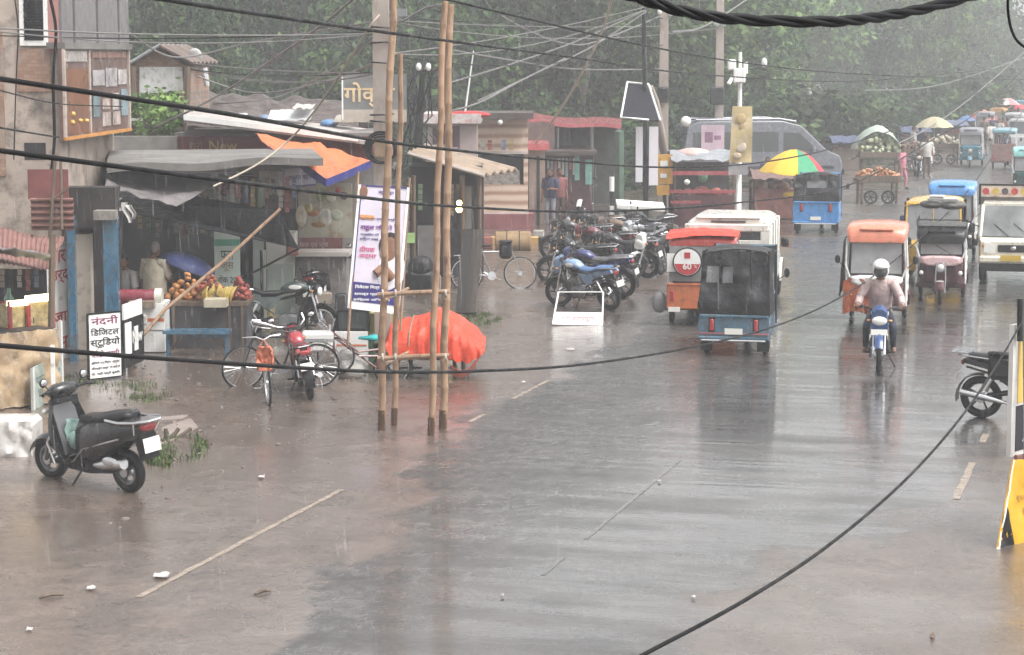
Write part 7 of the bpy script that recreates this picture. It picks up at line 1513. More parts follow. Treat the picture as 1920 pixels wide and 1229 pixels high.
b = B(black()); b.tube([P(700, 650, 34.6), P(725, 640, 34.6), P(740, 655, 34.6)], .035, 7); b.ell(P(722, 655, 34.8), (.18, .15, .10)); b.out('bundle', T)
TARP = cloth('red_orange_tarp', (.56, .062, .030), var=.2, rough=.42, scale=2, bmp=.7, bscale=6, dirt=(.30, .10, .06), dirtamt=.1)
T = wt('tarp_load', 'red orange tarpaulin draped over the load of the cycle cart', 'tarpaulin', G(815, 705))
prof = [(724, 640, 640), (734, 606, 656), (760, 598, 660), (785, 596, 655), (800, 588, 656), (820, 576, 658), (835, 578, 660), (855, 588, 664), (875, 600, 668), (894, 618, 662), (910, 640, 646)]
fo = folds(.10, 5, 21)
def tarp_f(u, v_):
    k = u * (len(prof) - 1); i = min(int(k), len(prof) - 2); q = k - i
    x = prof[i][0] * (1 - q) + prof[i + 1][0] * q; yt = prof[i][1] * (1 - q) + prof[i + 1][1] * q; yb = prof[i][2] * (1 - q) + prof[i + 1][2] * q
    a = v_ * math.pi; top = max(0, math.sin(a)) ** .55; Y = 35.2 - math.cos(a) * .75
    z_t, z_b = P(x, yt, 35.2).z, P(x, yb, 35.2).z
    cr = abs(noise.noise((u * 6.5 + v_ * 1.6, v_ * 2.2, 3))) + .5 * abs(noise.noise((u * 13 - v_ * 3.4, v_ * 3, 8))); fl = -.10 * cr * (1.1 - top) - .03 * cr
    xx = P(x, yt, 35.2).x
    return Vector((xx, Y + fl + fo(u * 2, v_) * .5, z_b + (z_t - z_b) * top + fo(u * 1.5, v_ * 2) * .35 + (1 - top) * (.08 * noise.noise((u * 9, 1, 4)) + .04 * noise.noise((u * 20, 1, 6))) - .05 * cr * top))
b = B(TARP); b.sheet(tarp_f, 110, 26, .012); b.out('sheet', T, smooth=60)
for u_, sl in ((.24, .04), (.60, -.05)):
    b = B(M('rope_dirty', (.24, .20, .15), rough=.6)); b.tube([tarp_f(u_ + sl * k / 20, .04 + .92 * k / 20) + Vector((0, -.02, .02)) for k in range(21)], .012, 5); b.out('rope', T)
b = B(cloth('pale_red_tarp', (.55, .17, .13))); fo2 = folds(.05, 5, 2); b.sheet(lambda u, v_: P(845 + 62 * u, 672 + 18 * math.sin(u * 3) - 40 * u * u, 34.45) + Vector((0, .1 * v_ + fo2(u, v_), -.10 - .16 * v_ * (1 - .5 * u))), 12, 4, .01); b.out('hanging_corner', T, smooth=60)

# ---------------------------------------------------------------- signs at the right edge
T = wt('edge_sign', 'yellow, white and black sign board on a post at the right edge', 'sign', G(1921, 1229 + 60))
Y = 23.0; f = fr(1898, 610, 1990, 858, Y, Y + .9); b = B(M('board_white', (.60, .585, .565), rough=.4)); pane(b, f, th=.05); b.out('board', T)
b = B(M('sign_yellow', (.62, .43, .10), rough=.35, var=.12)); pane(b, f, .10, 1, .04, .60, .01, .006); b.out('yellow_field', T); b = B(M('sign_black', (.022, .02, .03), rough=.35)); pane(b, f, .08, 1, .62, .965, .01, .006); b.out('black_field', T); wr(T, '37', f, .30, .70, .09, GOLD, bold=.02, off=.014); wr(T, '4 फोन', f, .32, .88, .08, M('board_white', (.6, .6, .6)), off=.014)
b = B(steel()); b.tube([G(1926, 105 + 21000 / 23.1), P(1922, 560, 23.1)], .03, 8); b.out('post', T)
b = B(black()); b.tube([P(1912, 560, 23.0), P(1912, 640, 23.0)], .03, 6); b.out('clamp', T)
T = wt('hanging_banner', 'yellow cloth banner hanging askew below the right edge sign', 'banner', P(1900, 1045, 22.6)); A, Bq, C, D = P(1898, 862, 22.7), P(1990, 862, 23.2), P(1990, 1056, 23.2), P(1868, 1032, 22.4); fo = folds(.08, 3, 14)
ff = lambda u, v_: A.lerp(Bq, u).lerp(D.lerp(C, u), v_) + Vector((0, fo(u * 2, v_ * 2) * .8, 0))
b = B(M('banner_yellow', (.60, .34, .03), rough=.38, var=.2, scale=2, bmp=.4, bscale=8)); b.sheet(ff, 12, 14, .010); b.out('cloth', T, smooth=70)
b = B(white()); b.sheet(lambda u, v_: ff(.02 + .02 * u, v_) + Vector((0, -.015, 0)), 1, 12, .006); b.sheet(lambda u, v_: ff(u, .97 + .03 * v_) + Vector((0, -.015, 0)), 12, 1, .006); b.out('white_edge', T); b = B(black()); b.sheet(lambda u, v_: ff(.04 + .24 * u * v_, .5 + .46 * v_) + Vector((0, -.012, 0)), 4, 10, .006); b.out('black_corner', T)
bu_, br_ = (A - D).normalized(), (Bq - A).normalized(); letters('सूचना बोर्ड', .09, M('brown_ink', (.16, .07, .02)), T[0], T[1] @ face_mtx(ff(.36, .40) + Vector((0, -.03, 0)), br_, bu_), width=.34); letters('दुकान', .07, M('brown_ink', (.16, .07, .02)), T[0], T[1] @ face_mtx(ff(.42, .54) + Vector((0, -.03, 0)), br_, bu_), width=.2)
b = B(REDTIN); b.tube([P(1904, 858, 22.9), P(1940, 858, 23.0)], .03, 5); tag(b.out('rail'), 'rusty rail between the right edge sign and the yellow banner', 'rail')

# ---------------------------------------------------------------- people
WH = cloth('white_shirt', (.42, .40, .38)); BEI = cloth('beige_shirt', (.36, .32, .25)); MAR = cloth('maroon_check', (.22, .07, .07)); NVY = cloth('navy_cloth', (.025, .03, .07)); TEA = cloth('teal_cloth', (.05, .22, .20)); BRN = cloth('brown_cloth', (.10, .07, .055))
person('grey haired man in beige shirt standing with his back turned behind the white counter', (P(289, 470, 38.6).x, 38.6, 0), R(-25), BEI, GREYP, dict(elR=(.25, .05, 1.13), wrR=(.2, .26, 1.05), haR=(.19, .33, 1.03)), hair=GREY_HAIR, sc=1.04, fat=1.15)
sit = dict(pelvis=(0, 0, .50), spine=(0, -.02, .68), chest=(0, .02, .87), neck=(0, .05, 1.01), nape=(0, .08, 1.08), shL=(-.18, .03, .95), elL=(-.24, .08, .68), wrL=(-.16, .30, .62), haL=(-.13, .37, .61), shR=(.18, .03, .95), elR=(.24, .08, .68), wrR=(.16, .30, .62), haR=(.13, .37, .61),
    hiL=(-.10, .04, .47), knL=(-.13, .44, .48), anL=(-.13, .42, .09), toL=(-.14, .58, .04), hiR=(.10, .04, .47), knR=(.13, .44, .48), anR=(.13, .42, .09), toR=(.14, .58, .04))
person('shopkeeper in white shirt sitting half hidden behind the blue post', (P(238, 520, 38.9).x, 38.9, .28), R(150), WH, GREYP, sit, look=(-.5, 1, -.1))
walk = dict(knL=(-.10, .14, .50), anL=(-.10, .10, .10), toL=(-.11, .26, .05), knR=(.10, -.02, .48), anR=(.10, -.22, .12), toR=(.11, -.07, .05))
person('man in dark shirt and pale jeans standing at the red roofed kiosk', (P(1032, 420, 65.6).x, 65.6, .0), R(160), NVY, cloth('pale_jeans', (.26, .30, .36)), dict(elL=(-.25, .08, 1.12), wrL=(-.12, .26, 1.15), haL=(-.08, .30, 1.16)), sc=1.0)
person('man in red checked shirt beside the man in pale jeans', (P(1048, 420, 66.3).x, 66.3, .0), R(200), MAR, BRN, None, sc=.98)
drive = dict(sit); drive.update({k: (v[0], v[1], v[2]) for k, v in dict(wrL=(-.26, .34, .80), haL=(-.27, .40, .81), wrR=(.26, .34, .80), haR=(.27, .40, .81), elL=(-.28, .10, .74), elR=(.28, .10, .74)).items()})
def driver(t, label, shirt, y=.12, z=.22, yaw=None): 
    p = on(t, y, z); return person(label, p, t.rotation_euler.z, shirt, BRN, drive, sc=.98)
driver(e1, 'driver in white shirt behind the salmon rickshaw windscreen', WH); driver(e2, 'driver in maroon shirt behind the dark rickshaw windscreen', MAR)
person('passenger in navy clothes leaning out between the salmon and the dark rickshaw', (P(1704, 505, 51.5).x, 51.5, .35), R(195), NVY, NVY, sit, sc=1.0, look=(.4, 1, 0))
T = wt('side_step', 'pale metal step plate sticking out below the navy clothed passenger', 'step', P(1705, 520, 51)); b = B(M('frame_white', (.60, .60, .59), rough=.35)); b.tube([P(1684, 510, 50.6), P(1706, 524, 50.6), P(1727, 522, 50.6)], .035, 6); b.out('plate', T); b = B(steel()); b.tube([P(1706, 524, 50.6), P(1716, 500, 51.4)], .02, 5); b.out('strut', T)
person('person in navy top bending by the multicoloured umbrella', (P(1440, 370, 70).x, 70, .25), R(170), NVY, cloth('pale_blue_cloth', (.36, .42, .44)), dict(spine=(0, .05, 1.12), chest=(0, .16, 1.27), neck=(0, .24, 1.38), nape=(0, .29, 1.43), shL=(-.18, .16, 1.36), shR=(.18, .16, 1.36), elL=(-.22, .3, 1.12), elR=(.22, .3, 1.12), wrL=(-.2, .48, 1.0), wrR=(.2, .48, 1.0), haL=(-.2, .56, .98), haR=(.2, .56, .98)))
rf = random.Random(17); CL = [MAR, NVY, TEA, BRN, WH, BEI, cloth('pink_cloth', (.42, .16, .20)), cloth('yellow_cloth', (.48, .36, .10)), cloth('orange_cloth', (.52, .17, .10))]
for k, (px, Y, s, p_, lb) in enumerate(((1742, 92, 4, 3, 'person in white by the far vegetable carts'), (1728, 106, 1, 3, 'person in navy under the beige umbrella'), (1716, 104, 4, 1, 'person in white shirt under the beige umbrella'), (1696, 84, 6, 6, 'woman in pink cloth leaning by the orange goods cart'),
        (1858, 128, 6, 6, 'person in pink among the far crowd'), (1868, 140, 7, 3, 'person in yellow among the far crowd'), (1848, 122, 1, 3, 'person in navy left of the far crowd'), (1842, 136, 8, 3, 'person in orange left in the far crowd'), (1880, 150, 0, 1, 'person in red at the back of the far crowd'), (1862, 112, 4, 4, 'person in white walking between the two far rickshaws'), (1902, 130, 4, 3, 'person in white right of the far crowd'), (1912, 140, 2, 2, 'person in teal at the right of the far crowd'), (1892, 122, 3, 1, 'person in brown before the far crowd'))):
    person(lb, (P(px, HOR, Y).x, Y, 0), rf.uniform(0, 6.28), CL[s], CL[p_], walk if k % 2 else None, sc=rf.uniform(.95, 1.04), group='people far down the street')

# ---------------------------------------------------------------- far stalls, carts and umbrellas
def big_umbrella(label, px, py, Y, wpx, cols, tilt=0, group='large market umbrellas', hr=.52):
    c = P(px, py, Y); T_ = wt('market_umbrella', label, 'umbrella', (c.x, Y, 0), group); Rr = W(wpx, Y) / 2; n = 8; mt = Matrix.Rotation(tilt, 3, 'Y')
    for k in range(n):
        b = B(cols[k % len(cols)]); fn = lambda u, v_: c + mt @ Vector((Rr * v_ * math.cos((k + u) * 2 * math.pi / n), Rr * v_ * math.sin((k + u) * 2 * math.pi / n), Rr * hr * (1 - v_ ** 1.8) - .04 * math.sin(math.pi * u) * v_))
        b.sheet(fn, 4, 6, .01); b.out('canopy_panel', T_, smooth=40)
    b = B(steel()); b.tube([(c.x, Y, 0), c + mt @ Vector((0, 0, Rr * .5))], .025, 6); b.out('pole', T_)
    b = B(steel()); [b.tube([c + mt @ Vector((0, 0, Rr * .3)), c + mt @ Vector((Rr * math.cos(k * math.pi / 4), Rr * math.sin(k * math.pi / 4), 0))], .008, 4) for k in range(8)]; b.out('ribs', T_); return T_
UY = cloth('umb_yellow', (.60, .40, .04), var=.08); UG = cloth('umb_green', (.04, .24, .12), var=.08); UR = cloth('umb_red', (.42, .04, .05), var=.08); UB = cloth('umb_beige', (.36, .32, .22), var=.12); UP = cloth('umb_pink', (.44, .16, .18), var=.1)
big_umbrella('yellow, green and red market umbrella left of the bright blue auto rickshaw', 1488, 326, 67, 130, [UR, UR, UY, UY, UY, UY, UG, UR], .10, hr=.70)
big_umbrella('large beige market umbrella over the distant stalls', 1752, 238, 106, 72, [UB])
big_umbrella('far pink and white umbrella at the end of the road', 1888, 196, 140, 46, [UP, cloth('umb_white', (.5, .45, .45))]); big_umbrella('far small beige umbrella left of the pink one', 1860, 206, 150, 34, [UB]); big_umbrella('far orange umbrella over the crowd', 1842, 215, 138, 36, [cloth('umb_orange', (.50, .20, .10))])
def cart(label, x0, x1, py, Y, heapm, hh, boards=None, legs=True, fr_=.05, cover=None, n=60, hz=.8):
    f_ = fr(x0, py - W(1, 1) * 0, x1, py + 10, Y); o, r, w_, h = f_; T_ = wt('push_cart', label, 'push cart', (o.x + w_ / 2, Y, 0), 'push carts along the road'); b = B(boards or wood()); b.box((o.x + w_ / 2, Y + .5, hz), (w_, 1.1, .12)); b.box((o.x + w_ / 2, Y - .03, hz + .06), (w_, .05, .2)); b.out('cart_bed', T_)
    for x in (.1, .9):
        for yy in (.05, .95): b = B(wood()); b.tube([(o.x + w_ * x, Y + yy, 0), (o.x + w_ * x, Y + yy, hz)], .045, 5); b.out('leg', T_)
    for x in (.3, .7): wheel(T_[0], T_[1] @ Vector((o.x + w_ * x, Y - .06, .24)), .24, .06, black(), 6, False).rotation_euler = (0, 0, R(90))
    if heapm:
        b = B(heapm); q = random.Random(int(x0))
        for k in range(n):
            u = q.uniform(.04, .96); yy = q.uniform(.05, 1); z = hz + .08 + q.random() * hh * math.sin(math.pi * u) ** .6 * math.sin(math.pi * min(.95, yy * .7 + .25)); s = fr_ * q.uniform(.7, 1.2); b.ell((o.x + w_ * u, Y + yy, z), (s, s, s), None, 7, 5)
        tag(b.out('produce_heap'), 'heap of goods piled on the ' + label, 'produce', None, 'stuff')
    return T_
CAUL = M('cauliflower', (.42, .46, .30), rough=.5, var=.4, scale=7); ORG = M('orange_fruit', (.42, .20, .10), rough=.4, var=.45, scale=5)
cart('far cart with a high mound of pale green vegetables', 1612, 1694, 305, 90, CAUL, .95, fr_=.095, n=200, hz=1.0)
cart('cart of orange fruit standing on the road behind the bright blue auto', 1608, 1690, 335, 76, ORG, .35, fr_=.07, n=90)
cart('far cart with mixed pale goods under the beige umbrella', 1738, 1802, 285, 104, M('pale_goods', (.38, .34, .26), var=.5, scale=6), .5, fr_=.10, n=80)
cart('dark cart in front of the far stalls', 1690, 1740, 290, 98, M('brown_goods', (.16, .11, .08), var=.5, scale=6), .4, fr_=.08)
b = B(cloth('wet_plastic', (.40, .46, .40), alpha=.8)); fo = folds(.12, 4, 5); b.sheet(lambda u, v_: (P(1606 + 90 * u, HOR, 89.9).x, 89.9 + 1.2 * v_, 1.15 + .95 * math.sin(math.pi * u) ** .7 * (.75 + .25 * math.sin(math.pi * v_)) + fo(u, v_) * .5 + .12), 14, 6, .012); tag(b.out('plastic_cover', smooth=60), 'translucent wet plastic sheet over the pale green vegetables', 'plastic sheet')
def stall(label, x0, x1, yt, Y, roofm, wallm, depth=2.2):
    f_ = fr(x0, yt, x1, 105 + 21000 / Y, Y); T_ = wt('market_stall', label, 'stall', G((x0 + x1) / 2, 105 + 21000 / Y), 'market stalls along the far road'); o, r, w_, h = f_; b = B(roofm); fo = folds(.10, 3, x0)
    b.sheet(lambda u, v_: o + r * (w_ * (u * 1.1 - .05)) + Vector((0, depth * v_ - .4, h * .5 + .25 * math.sin(math.pi * v_) + fo(u * 2, v_ * 2))), 12, 6, .03); b.out('canopy', T_, smooth=60)
    b = B(wallm); b.box(o + r * (w_ * .5) + Vector((0, .3, -h * .5 + .45)), (w_ * .95, .9, .9)); b.out('counter', T_); b = B(M('stall_inside', (.07, .06, .06), var=.5)); b.box(o + r * (w_ * .5) + Vector((0, depth - .3, -.05)), (w_, .1, h * .9)); b.out('back_sheet', T_)
    for u in (.02, .98): b = B(wood()); b.tube([o + r * (w_ * u) + Vector((0, 0, h * .5)), o + r * (w_ * u) - Vector((0, 0, h * .5))], .04, 5); b.out('post', T_)
    b = B(M('stall_goods_%d' % (x0 % 4), [(.35, .20, .14), (.30, .32, .22), (.38, .12, .10), (.34, .32, .32)][x0 % 4], var=.6, scale=6)); q = random.Random(x0)
    for k in range(14): s = q.uniform(.08, .16); b.ell(o + r * (w_ * q.uniform(.08, .92)) + Vector((0, q.uniform(.0, .6), -h * .5 + .9 + s * .6)), (s * 1.3, s, s), None, 7, 5)
    b.out('goods', T_); return T_
RDS = cloth('stall_red', (.24, .05, .05)); DKR = M('stall_maroon', (.10, .035, .04), rough=.5, var=.4)
T = stall('tea stall with grey tarpaulin top and red rails behind the white jeep', 1262, 1378, 300, 66, cloth('tarp_silver', (.24, .25, .27)), DKR)
f = fr(1262, 300, 1378, 423, 65.5); b = B(paint('rail_red', (.32, .06, .07))); pane(b, f, -.02, 1.02, .17, .23, .08, .15); pane(b, f, -.08, 1.02, .46, .50, .08, .15); pane(b, f, -.04, .45, .62, .66, .08, .15); b.out('rail', T)
b = B(M('pink_bundle', (.50, .36, .33), rough=.5, var=.2)); b.ell(P(1300, 290, 66.5), (.55, .5, .2)); tag(b.out('bundle', smooth=60), 'pinkish cloth bundle lying on the tea stall canopy', 'bundle'); b = B(lamp_w()); b.ell(P(1288, 342, 65.3), (.09, .09, .08)); tag(b.out('lamp'), 'round white lamp inside the tea stall', 'lamp')
b = B(M('green_bottle_crate', (.10, .24, .14), rough=.4, var=.3)); b.ell(P(1318, 332, 65.6), (.14, .1, .18)); tag(b.out('green_packet'), 'dull green packet hanging in the tea stall', 'packet')
stall('low stall heaped with red brown goods under the multicoloured umbrella', 1412, 1492, 335, 69, cloth('tarp_brown', (.16, .10, .09)), M('stall_redbrown', (.20, .085, .07), rough=.5, var=.5, scale=3), 1.5)
b = B(UY); b.ell(P(1481, 366, 66.5), (.22, .15, .10)); tag(b.out('yellow_basin'), 'yellow basin on the stall under the multicoloured umbrella', 'basin')
f = fr(1315, 235, 1358, 300, 74); T = wt('poster', 'pale pink poster hung on the farther concrete pole', 'poster', P(1336, 300, 74)); b = B(M('pink_poster', (.50, .38, .44), rough=.4, var=.3, scale=1.5)); pane(b, f, th=.03); b.out('sheet', T); b = B(M('poster_ink', (.22, .12, .18))); pane(b, f, .15, .5, .2, .5, .01, .006); pane(b, f, .55, .85, .3, .42, .01, .006); b.out('print', T)
b = B(lamp_w()); b.ell(P(1286, 228, 72), (.17, .12, .17)); T = tag(b.out('globe_lamp', smooth=80), 'round white globe lamp left of the grey van roof', 'lamp')
stall('far stall with dark blue tarpaulin near the beige umbrella', 1690, 1742, 248, 112, cloth('tarp_blue_dull', (.06, .075, .13)), M('stall_brown', (.14, .11, .09)))
stall('far stall with grey blue tarpaulin right of the beige umbrella', 1766, 1812, 236, 118, cloth('tarp_grey_blue', (.10, .12, .18)), M('stall_brown', (.14, .11, .09)))
stall('far stall with red cloth top at the end of the road', 1826, 1868, 226, 132, RDS, DKR); stall('far stall with pinkish cloth top at the right end of the road', 1874, 1908, 214, 146, cloth('stall_pink', (.38, .20, .19)), DKR); stall('far pale stall behind the vegetable mound', 1560, 1612, 268, 98, cloth('tarp_blue_dull', (.06, .075, .13)), M('stall_brown', (.14, .11, .09)))
jeep('distant pale car at the right edge behind the teal rickshaw', 1922, 292, R(180 - 13), paint('far_car', (.42, .42, .43)))

for px, Y, yw, rc, bc, lb in ((1846, 128, 166, (.20, .20, .22), (.10, .14, .20), 'very distant grey roofed rickshaw left of the far crowd'), (1872, 138, 164, (.38, .20, .08), (.20, .05, .04), 'very distant orange roofed rickshaw in the far crowd'), (1902, 126, -15, (.30, .30, .31), (.05, .12, .10), 'very distant pale roofed rickshaw seen from behind at the right'), (1915, 160, 165, (.10, .22, .30), (.06, .08, .12), 'farthest blue roofed rickshaw at the end of the road')):
    e_rickshaw(lb, px, 105 + 21000 / Y, R(yw), M('far_roof_%d' % px, rc, rough=.4), M('far_body_%d' % px, bc, rough=.4), nose=M('far_body_%d' % px, bc, rough=.4), group='rickshaws far down the road')
cart('far cart of green bundles before the far crowd', 1806, 1838, 262, 116, M('green_goods', (.14, .22, .09), var=.5, scale=6), .4, fr_=.09, n=40); cart('far cart of red goods right of the far crowd', 1896, 1922, 246, 134, M('red_goods', (.34, .09, .07), var=.5, scale=6), .4, fr_=.09, n=40)
big_umbrella('far blue umbrella left of the orange one', 1812, 226, 128, 34, [cloth('umb_blue', (.08, .14, .30))]); big_umbrella('far red umbrella at the right picture edge', 1908, 204, 146, 38, [UR]); big_umbrella('far green and yellow umbrella behind the crowd', 1872, 214, 156, 30, [UG, UY])
for k in range(12):
    Y = rf.uniform(118, 165); person(['person in white', 'person in red', 'person in dark clothes', 'person in orange', 'person in blue', 'person in pink'][k % 6] + ' in the far crowd, ' + ['leftmost side', 'near the orange umbrella', 'by the pink umbrella', 'at its right edge'][k // 3] + [' in front', ' in the middle', ' at the back'][k % 3], (P(1835 + k * 7, HOR, Y).x, Y, 0), rf.uniform(0, 6.28), CL[[4, 0, 3, 8, 1, 6][k % 6]], CL[[3, 1, 3, 1, 5, 3][k % 6]], walk if k % 2 else None, group='people far down the street')

# ---------------------------------------------------------------- falling rain
q = random.Random(5); b = B(M('rain_drop', (.8, .82, .85), rough=.1, alpha=.14, spec=.5))
for k in range(5200):
    y = 9 + 45 * q.random() ** .8; x = q.uniform(-.27, .27) * y; z = q.uniform(.1, 5.0 + .03 * y); ln = q.uniform(.06, .20); w2 = .0007 + .000035 * y; a = q.uniform(0, 3.14); dx, dy = math.cos(a) * w2, math.sin(a) * w2; e = (x + ln * .06, y, z - ln)
    b.add([(x - dx, y - dy, z), (x + dx, y + dy, z), (x - dy, y + dx, z), (e[0] + dx, e[1] + dy, e[2]), (e[0] - dx, e[1] - dy, e[2]), (e[0] - dy, e[1] + dx, e[2])], [[0, 1, 3, 4], [1, 2, 5, 3], [2, 0, 4, 5]])
tag(b.out('rain', smooth=0), 'fine streaks of falling rain over the whole street', None, None, 'stuff')

# ---------------------------------------------------------------- grass, slab, litter
GRASS = M('wet_grass', (.055, .095, .025), rough=.5, var=.6, scale=5, dirt=(.12, .10, .04), dirtamt=.25)
def grass(label, spots, n, hgt, sd):
    q = random.Random(sd); b = B(GRASS)
    for px, py, rx, ry in spots:
        tuft = [(q.uniform(0, 6.28), math.sqrt(q.random()) * 1.15, q.uniform(.5, 1.3)) for _ in range(16)]
        for k in range(n):
            a, rr, th_ = tuft[k % 16]; a += q.gauss(0, .28); rr += q.gauss(0, .13); hs_ = th_; p = G(px + rx * rr * math.cos(a), py + ry * rr * math.sin(a)); p.z = gh(p.x, p.y); d = q.uniform(0, 6.28); h = hgt * q.uniform(.4, 1.1) * hs_; w2 = .009; dv = Vector((math.cos(d), math.sin(d), 0)); pv_ = Vector((-dv.y, dv.x, 0)); e = p + dv * h * q.uniform(.2, .8) + Vector((0, 0, h))
            b.add([p - pv_ * w2, p + pv_ * w2, p.lerp(e, .6) + pv_ * w2 * .7 + Vector((0, 0, h * .12)), e, p.lerp(e, .6) - pv_ * w2 * .7 + Vector((0, 0, h * .12))], [[0, 1, 2, 3, 4]])
    tag(b.out('grass', smooth=0), label, 'grass', None, 'stuff')
grass('tuft of short bright grass by the foot of the studio sign', [(255, 742, 55, 16), (150, 725, 40, 12)], 420, .05, 1)
grass('clump of weeds along the pale slab behind the scooter', [(335, 840, 46, 22), (300, 866, 24, 10)], 380, .07, 2)
grass('patch of grass at the foot of the leaning planks', [(905, 600, 28, 9), (880, 590, 12, 6)], 300, .07, 3)
grass('low grass under the trees by the green post', [(1120, 432, 60, 8), (1175, 425, 30, 6)], 300, .2, 4)
T = wt('stone_slab', 'broken pale stone slab lying in the mud behind the scooter', 'slab', G(320, 810)); b = B(M('slab_stone', (.24, .20, .18), rough=.4, var=.25, bmp=.4)); pts = [G(265, 790), G(352, 782), G(372, 806), G(300, 842), G(262, 836)]; b.add([p + Vector((0, 0, .035)) for p in pts] + [p - Vector((0, 0, .05)) for p in pts], [[4, 3, 2, 1, 0]] + [[i, (i + 1) % 5, 5 + (i + 1) % 5, 5 + i] for i in range(5)]); b.out('slab', T, smooth=0)
b = B(M('broken_branch', (.09, .07, .055), var=.4)); c = G(340, 828); [b.tube([c + Vector((.06 * k - .2, .05 * k, .02)), c + Vector((.14 * k - .2, .16 * k, .17 - .03 * k))], .028, 5) for k in range(3)]; tag(b.out('broken_stump'), 'broken brown stump among the weeds behind the scooter', 'stump')
LIT = M('litter_paper', (.40, .38, .36), rough=.4, var=.1)
for px, py, wpx, lb in ((172, 1106, 26, 'white scrap of paper on the mud near the bottom left'), (55, 1184, 18, 'white scrap at the very bottom left'), (150, 900 + 160, 0, ''), (1070, 657, 24, 'white scrap on the mud left of the black auto'), (982, 719, 12, 'white scrap on the mud by the road edge'), (942, 1120, 9, 'small white bit on the wet road'), (1300, 1123, 12, 'small white bit in the middle of the road'), (1236, 905, 9, 'small white bit near the road centre'), (490, 897, 18, 'white bit in the puddle beside the edge line'), (303, 1082, 44, 'pale flattened bag beside the near end of the edge line')):
    if not wpx: continue
    c = G(px, py, .012); wq = W(wpx * .62, c.y); b = B(LIT); b.sheet(lambda u, v_: c + Vector(((u - .5) * wq, (v_ - .5) * wq * 1.2, .02 * math.sin(u * 5 + px) * math.sin(v_ * 4) + .02)), 4, 4, .006); tag(b.out('paper_scrap', smooth=0), lb, 'litter')
for px, py, ln, lb in ((492, 1113, 40, 'dark stick lying on the muddy road'), (95, 1120, 60, 'dark wet stick on the mud at the bottom left'), (1750, 1196, 14, 'small dark lump on the mud at the bottom right')):
    c = G(px, py, .02); wq = W(ln * .7, c.y); b = B(wood()); b.tube([c - Vector((wq / 2, .02, 0)), c + Vector((0, .03, .02)), c + Vector((wq / 2, .10, 0))], [.012, .02, .008], 6); tag(b.out('stick'), lb, 'stick')

# ---------------------------------------------------------------- small goods that fill the shops
q = random.Random(23); GC = [(.34, .32, .30), (.24, .09, .075), (.12, .15, .21), (.30, .24, .11), (.13, .19, .12), (.24, .20, .16), (.05, .05, .053)]
def packet_strip(px, y0, y1, Y, k):
    b = B(M('sachet_%d' % (k % 7), GC[k % 7], rough=.3, var=.3)); n = max(3, int((y1 - y0) / 9))
    for i in range(n):
        c = P(px + q.uniform(-1, 1), y0 + (y1 - y0) * (i + .5) / n, Y); b.box(c, (W(8, Y), .02, (P(px, y0, Y).z - P(px, y1, Y).z) / n * .86), rotx(q.uniform(-.2, .2)))
    tag(b.out('sachet_strip'), 'strips of small shiny packets hanging in the shop fronts', 'packets', 'packet strips hanging in the shops')
for k, (px, y0, y1, Y) in enumerate([(x, 332 + 3 * (i % 3), 372 + 9 * (i % 4), 39.8) for i, x in enumerate(range(344, 560, 13))] + [(x, 398, 430 + 8 * (i % 3), 41.8) for i, x in enumerate(range(262, 400, 17))] + [(x, 505, 540 + 6 * (i % 2), 32.9) for i, x in enumerate((4, 20, 36, 52, 68))] + [(x, 345, 385 + 10 * (i % 3), 49.2) for i, x in enumerate((775, 788, 846, 858))] + [(x, 262, 282, 63.6) for x in (905, 918, 944, 958)]): packet_strip(px, y0, y1, Y, k)
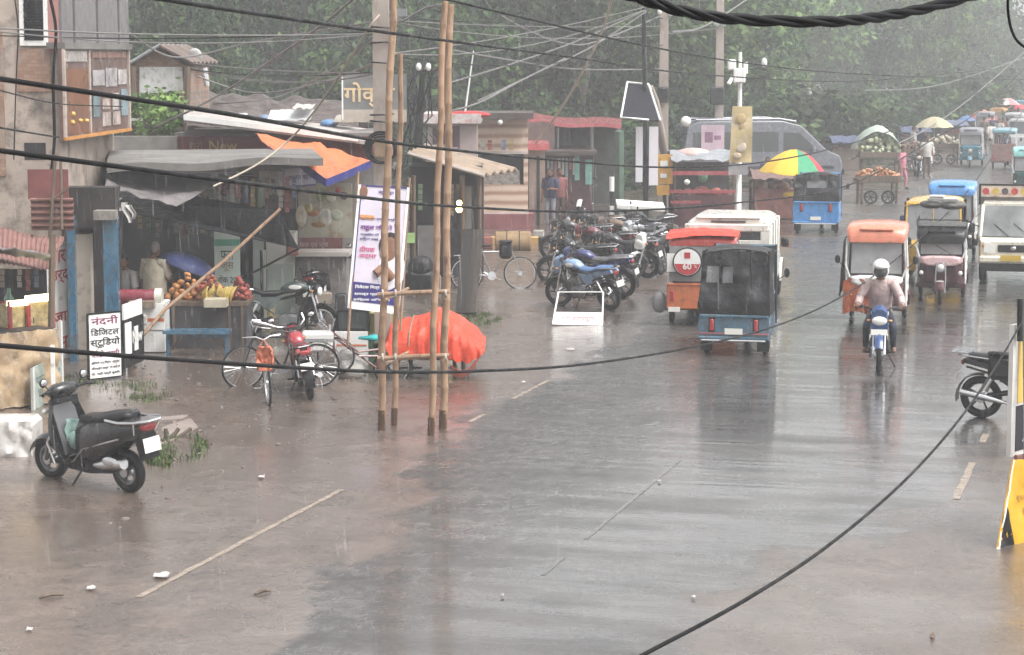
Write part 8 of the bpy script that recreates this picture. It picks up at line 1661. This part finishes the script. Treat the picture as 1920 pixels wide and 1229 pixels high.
for k, (px, py, w_, h_, Y, cc, lb) in enumerate(((262, 600, 26, 20, 36.6, 0, 'white thermocol box leaning at the foot of the white counter'), (474, 640, 30, 26, 40.2, 5, 'brown carton behind the sage green motorcycle'), (500, 590, 26, 22, 41.2, 3, 'yellow carton under the glass fridge'), (604, 560, 34, 24, 41.4, 5, 'brown carton against the stone counter'), (640, 566, 22, 30, 41.3, 6, 'black bag against the stone counter'), (752, 560, 26, 30, 47.6, 2, 'blue drum shaped box left of the covered machine'), (815, 545, 24, 26, 47.8, 5, 'brown box right of the covered machine'), (910, 455, 24, 22, 57.5, 1, 'red crate left of the yellow barrel'), (1010, 440, 20, 16, 60.5, 0, 'white carton at the base of the beige kiosk'), (548, 470, 22, 18, 41.6, 1, 'red box on the ledge under the awning point'))):
    b = B(M('box_%d' % cc, GC[cc], rough=.45, var=.3, dirt=(.12, .1, .08), dirtamt=.2)); c = P(px, py, Y); c.z = max(c.z, W(h_, Y) / 2 + .03); b.box((0, 0, 0), (W(w_, Y), W(w_, Y) * .8, W(h_, Y)), bev=.02); b.box((0, 0, W(h_, Y) / 2 + .01), (W(w_, Y) * .94, W(w_, Y) * .12, .012)); o_ = tag(b.out('box'), lb, 'box'); o_.location = c; o_.rotation_euler = (0, 0, q.uniform(-.4, .4))
for k, (px, Y) in enumerate(((10, 32.2), (24, 32.4), (42, 32.3), (56, 32.5), (70, 32.4), (2, 32.6))):
    b = B(M('jar_%d' % (k % 3), [(.36, .28, .14), (.30, .12, .08), (.34, .34, .30)][k % 3], rough=.15, var=.3)); b.tube([(0, 0, 0), (0, 0, .14), (0, 0, .17)], [.055, .055, .04], 10); j_ = b.out('jar', smooth=50); j_.location = P(px, 590, Y); tag(j_, 'glass snack jars lined up on the food stall shelf', 'jar', 'snack jars on the food stall shelf'); b = B(REDT); b.cyl((0, 0, .17), (0, 0, .19), .045, n=10); b.out('lid', j_)

# soften the pressed metal edges of the vehicles
for o in bpy.data.objects:
    if o.type == 'MESH' and o.name.split('.')[0] in ('body', 'rear_body', 'tail_panel', 'tailgate', 'cab', 'roof_lip', 'front_panel', 'bumper', 'front_cowl', 'roof', 'bed', 'cabinet', 'dashboard') and o.parent and o.parent.get('category') in ('auto rickshaw', 'rickshaw', 'car', 'truck', 'van'):
        md = o.modifiers.new('edge', 'BEVEL'); md.width = .035; md.segments = 3; md.limit_method = 'ANGLE'; md.angle_limit = R(35)

# small stones and rubble pressed into the mud
q = random.Random(77); b = B(M('wet_stones', (.15, .125, .108), rough=.4, var=.6, scale=8))
for k in range(900):
    px, py = q.uniform(200, 1150), q.uniform(640, 1000) if k % 3 else q.uniform(560, 760); p = G(px, py)
    if RN.dot(p) > -9.3 - (0 if k % 9 else -.6): continue
    p.z = gh(p.x, p.y); s_ = q.choice((.012, .016, .02, .03)) * q.uniform(.6, 1.2); rr_ = rotz(q.uniform(0, 3.1)) @ rotx(q.uniform(-.5, .5)); b.ell(p + Vector((0, 0, s_ * .2)), (s_ * q.uniform(.8, 1.6), s_, s_ * .6), rr_, 6, 4)
tag(b.out('stones', smooth=30), 'small wet stones scattered in the mud along the shops', None, None, 'stuff')
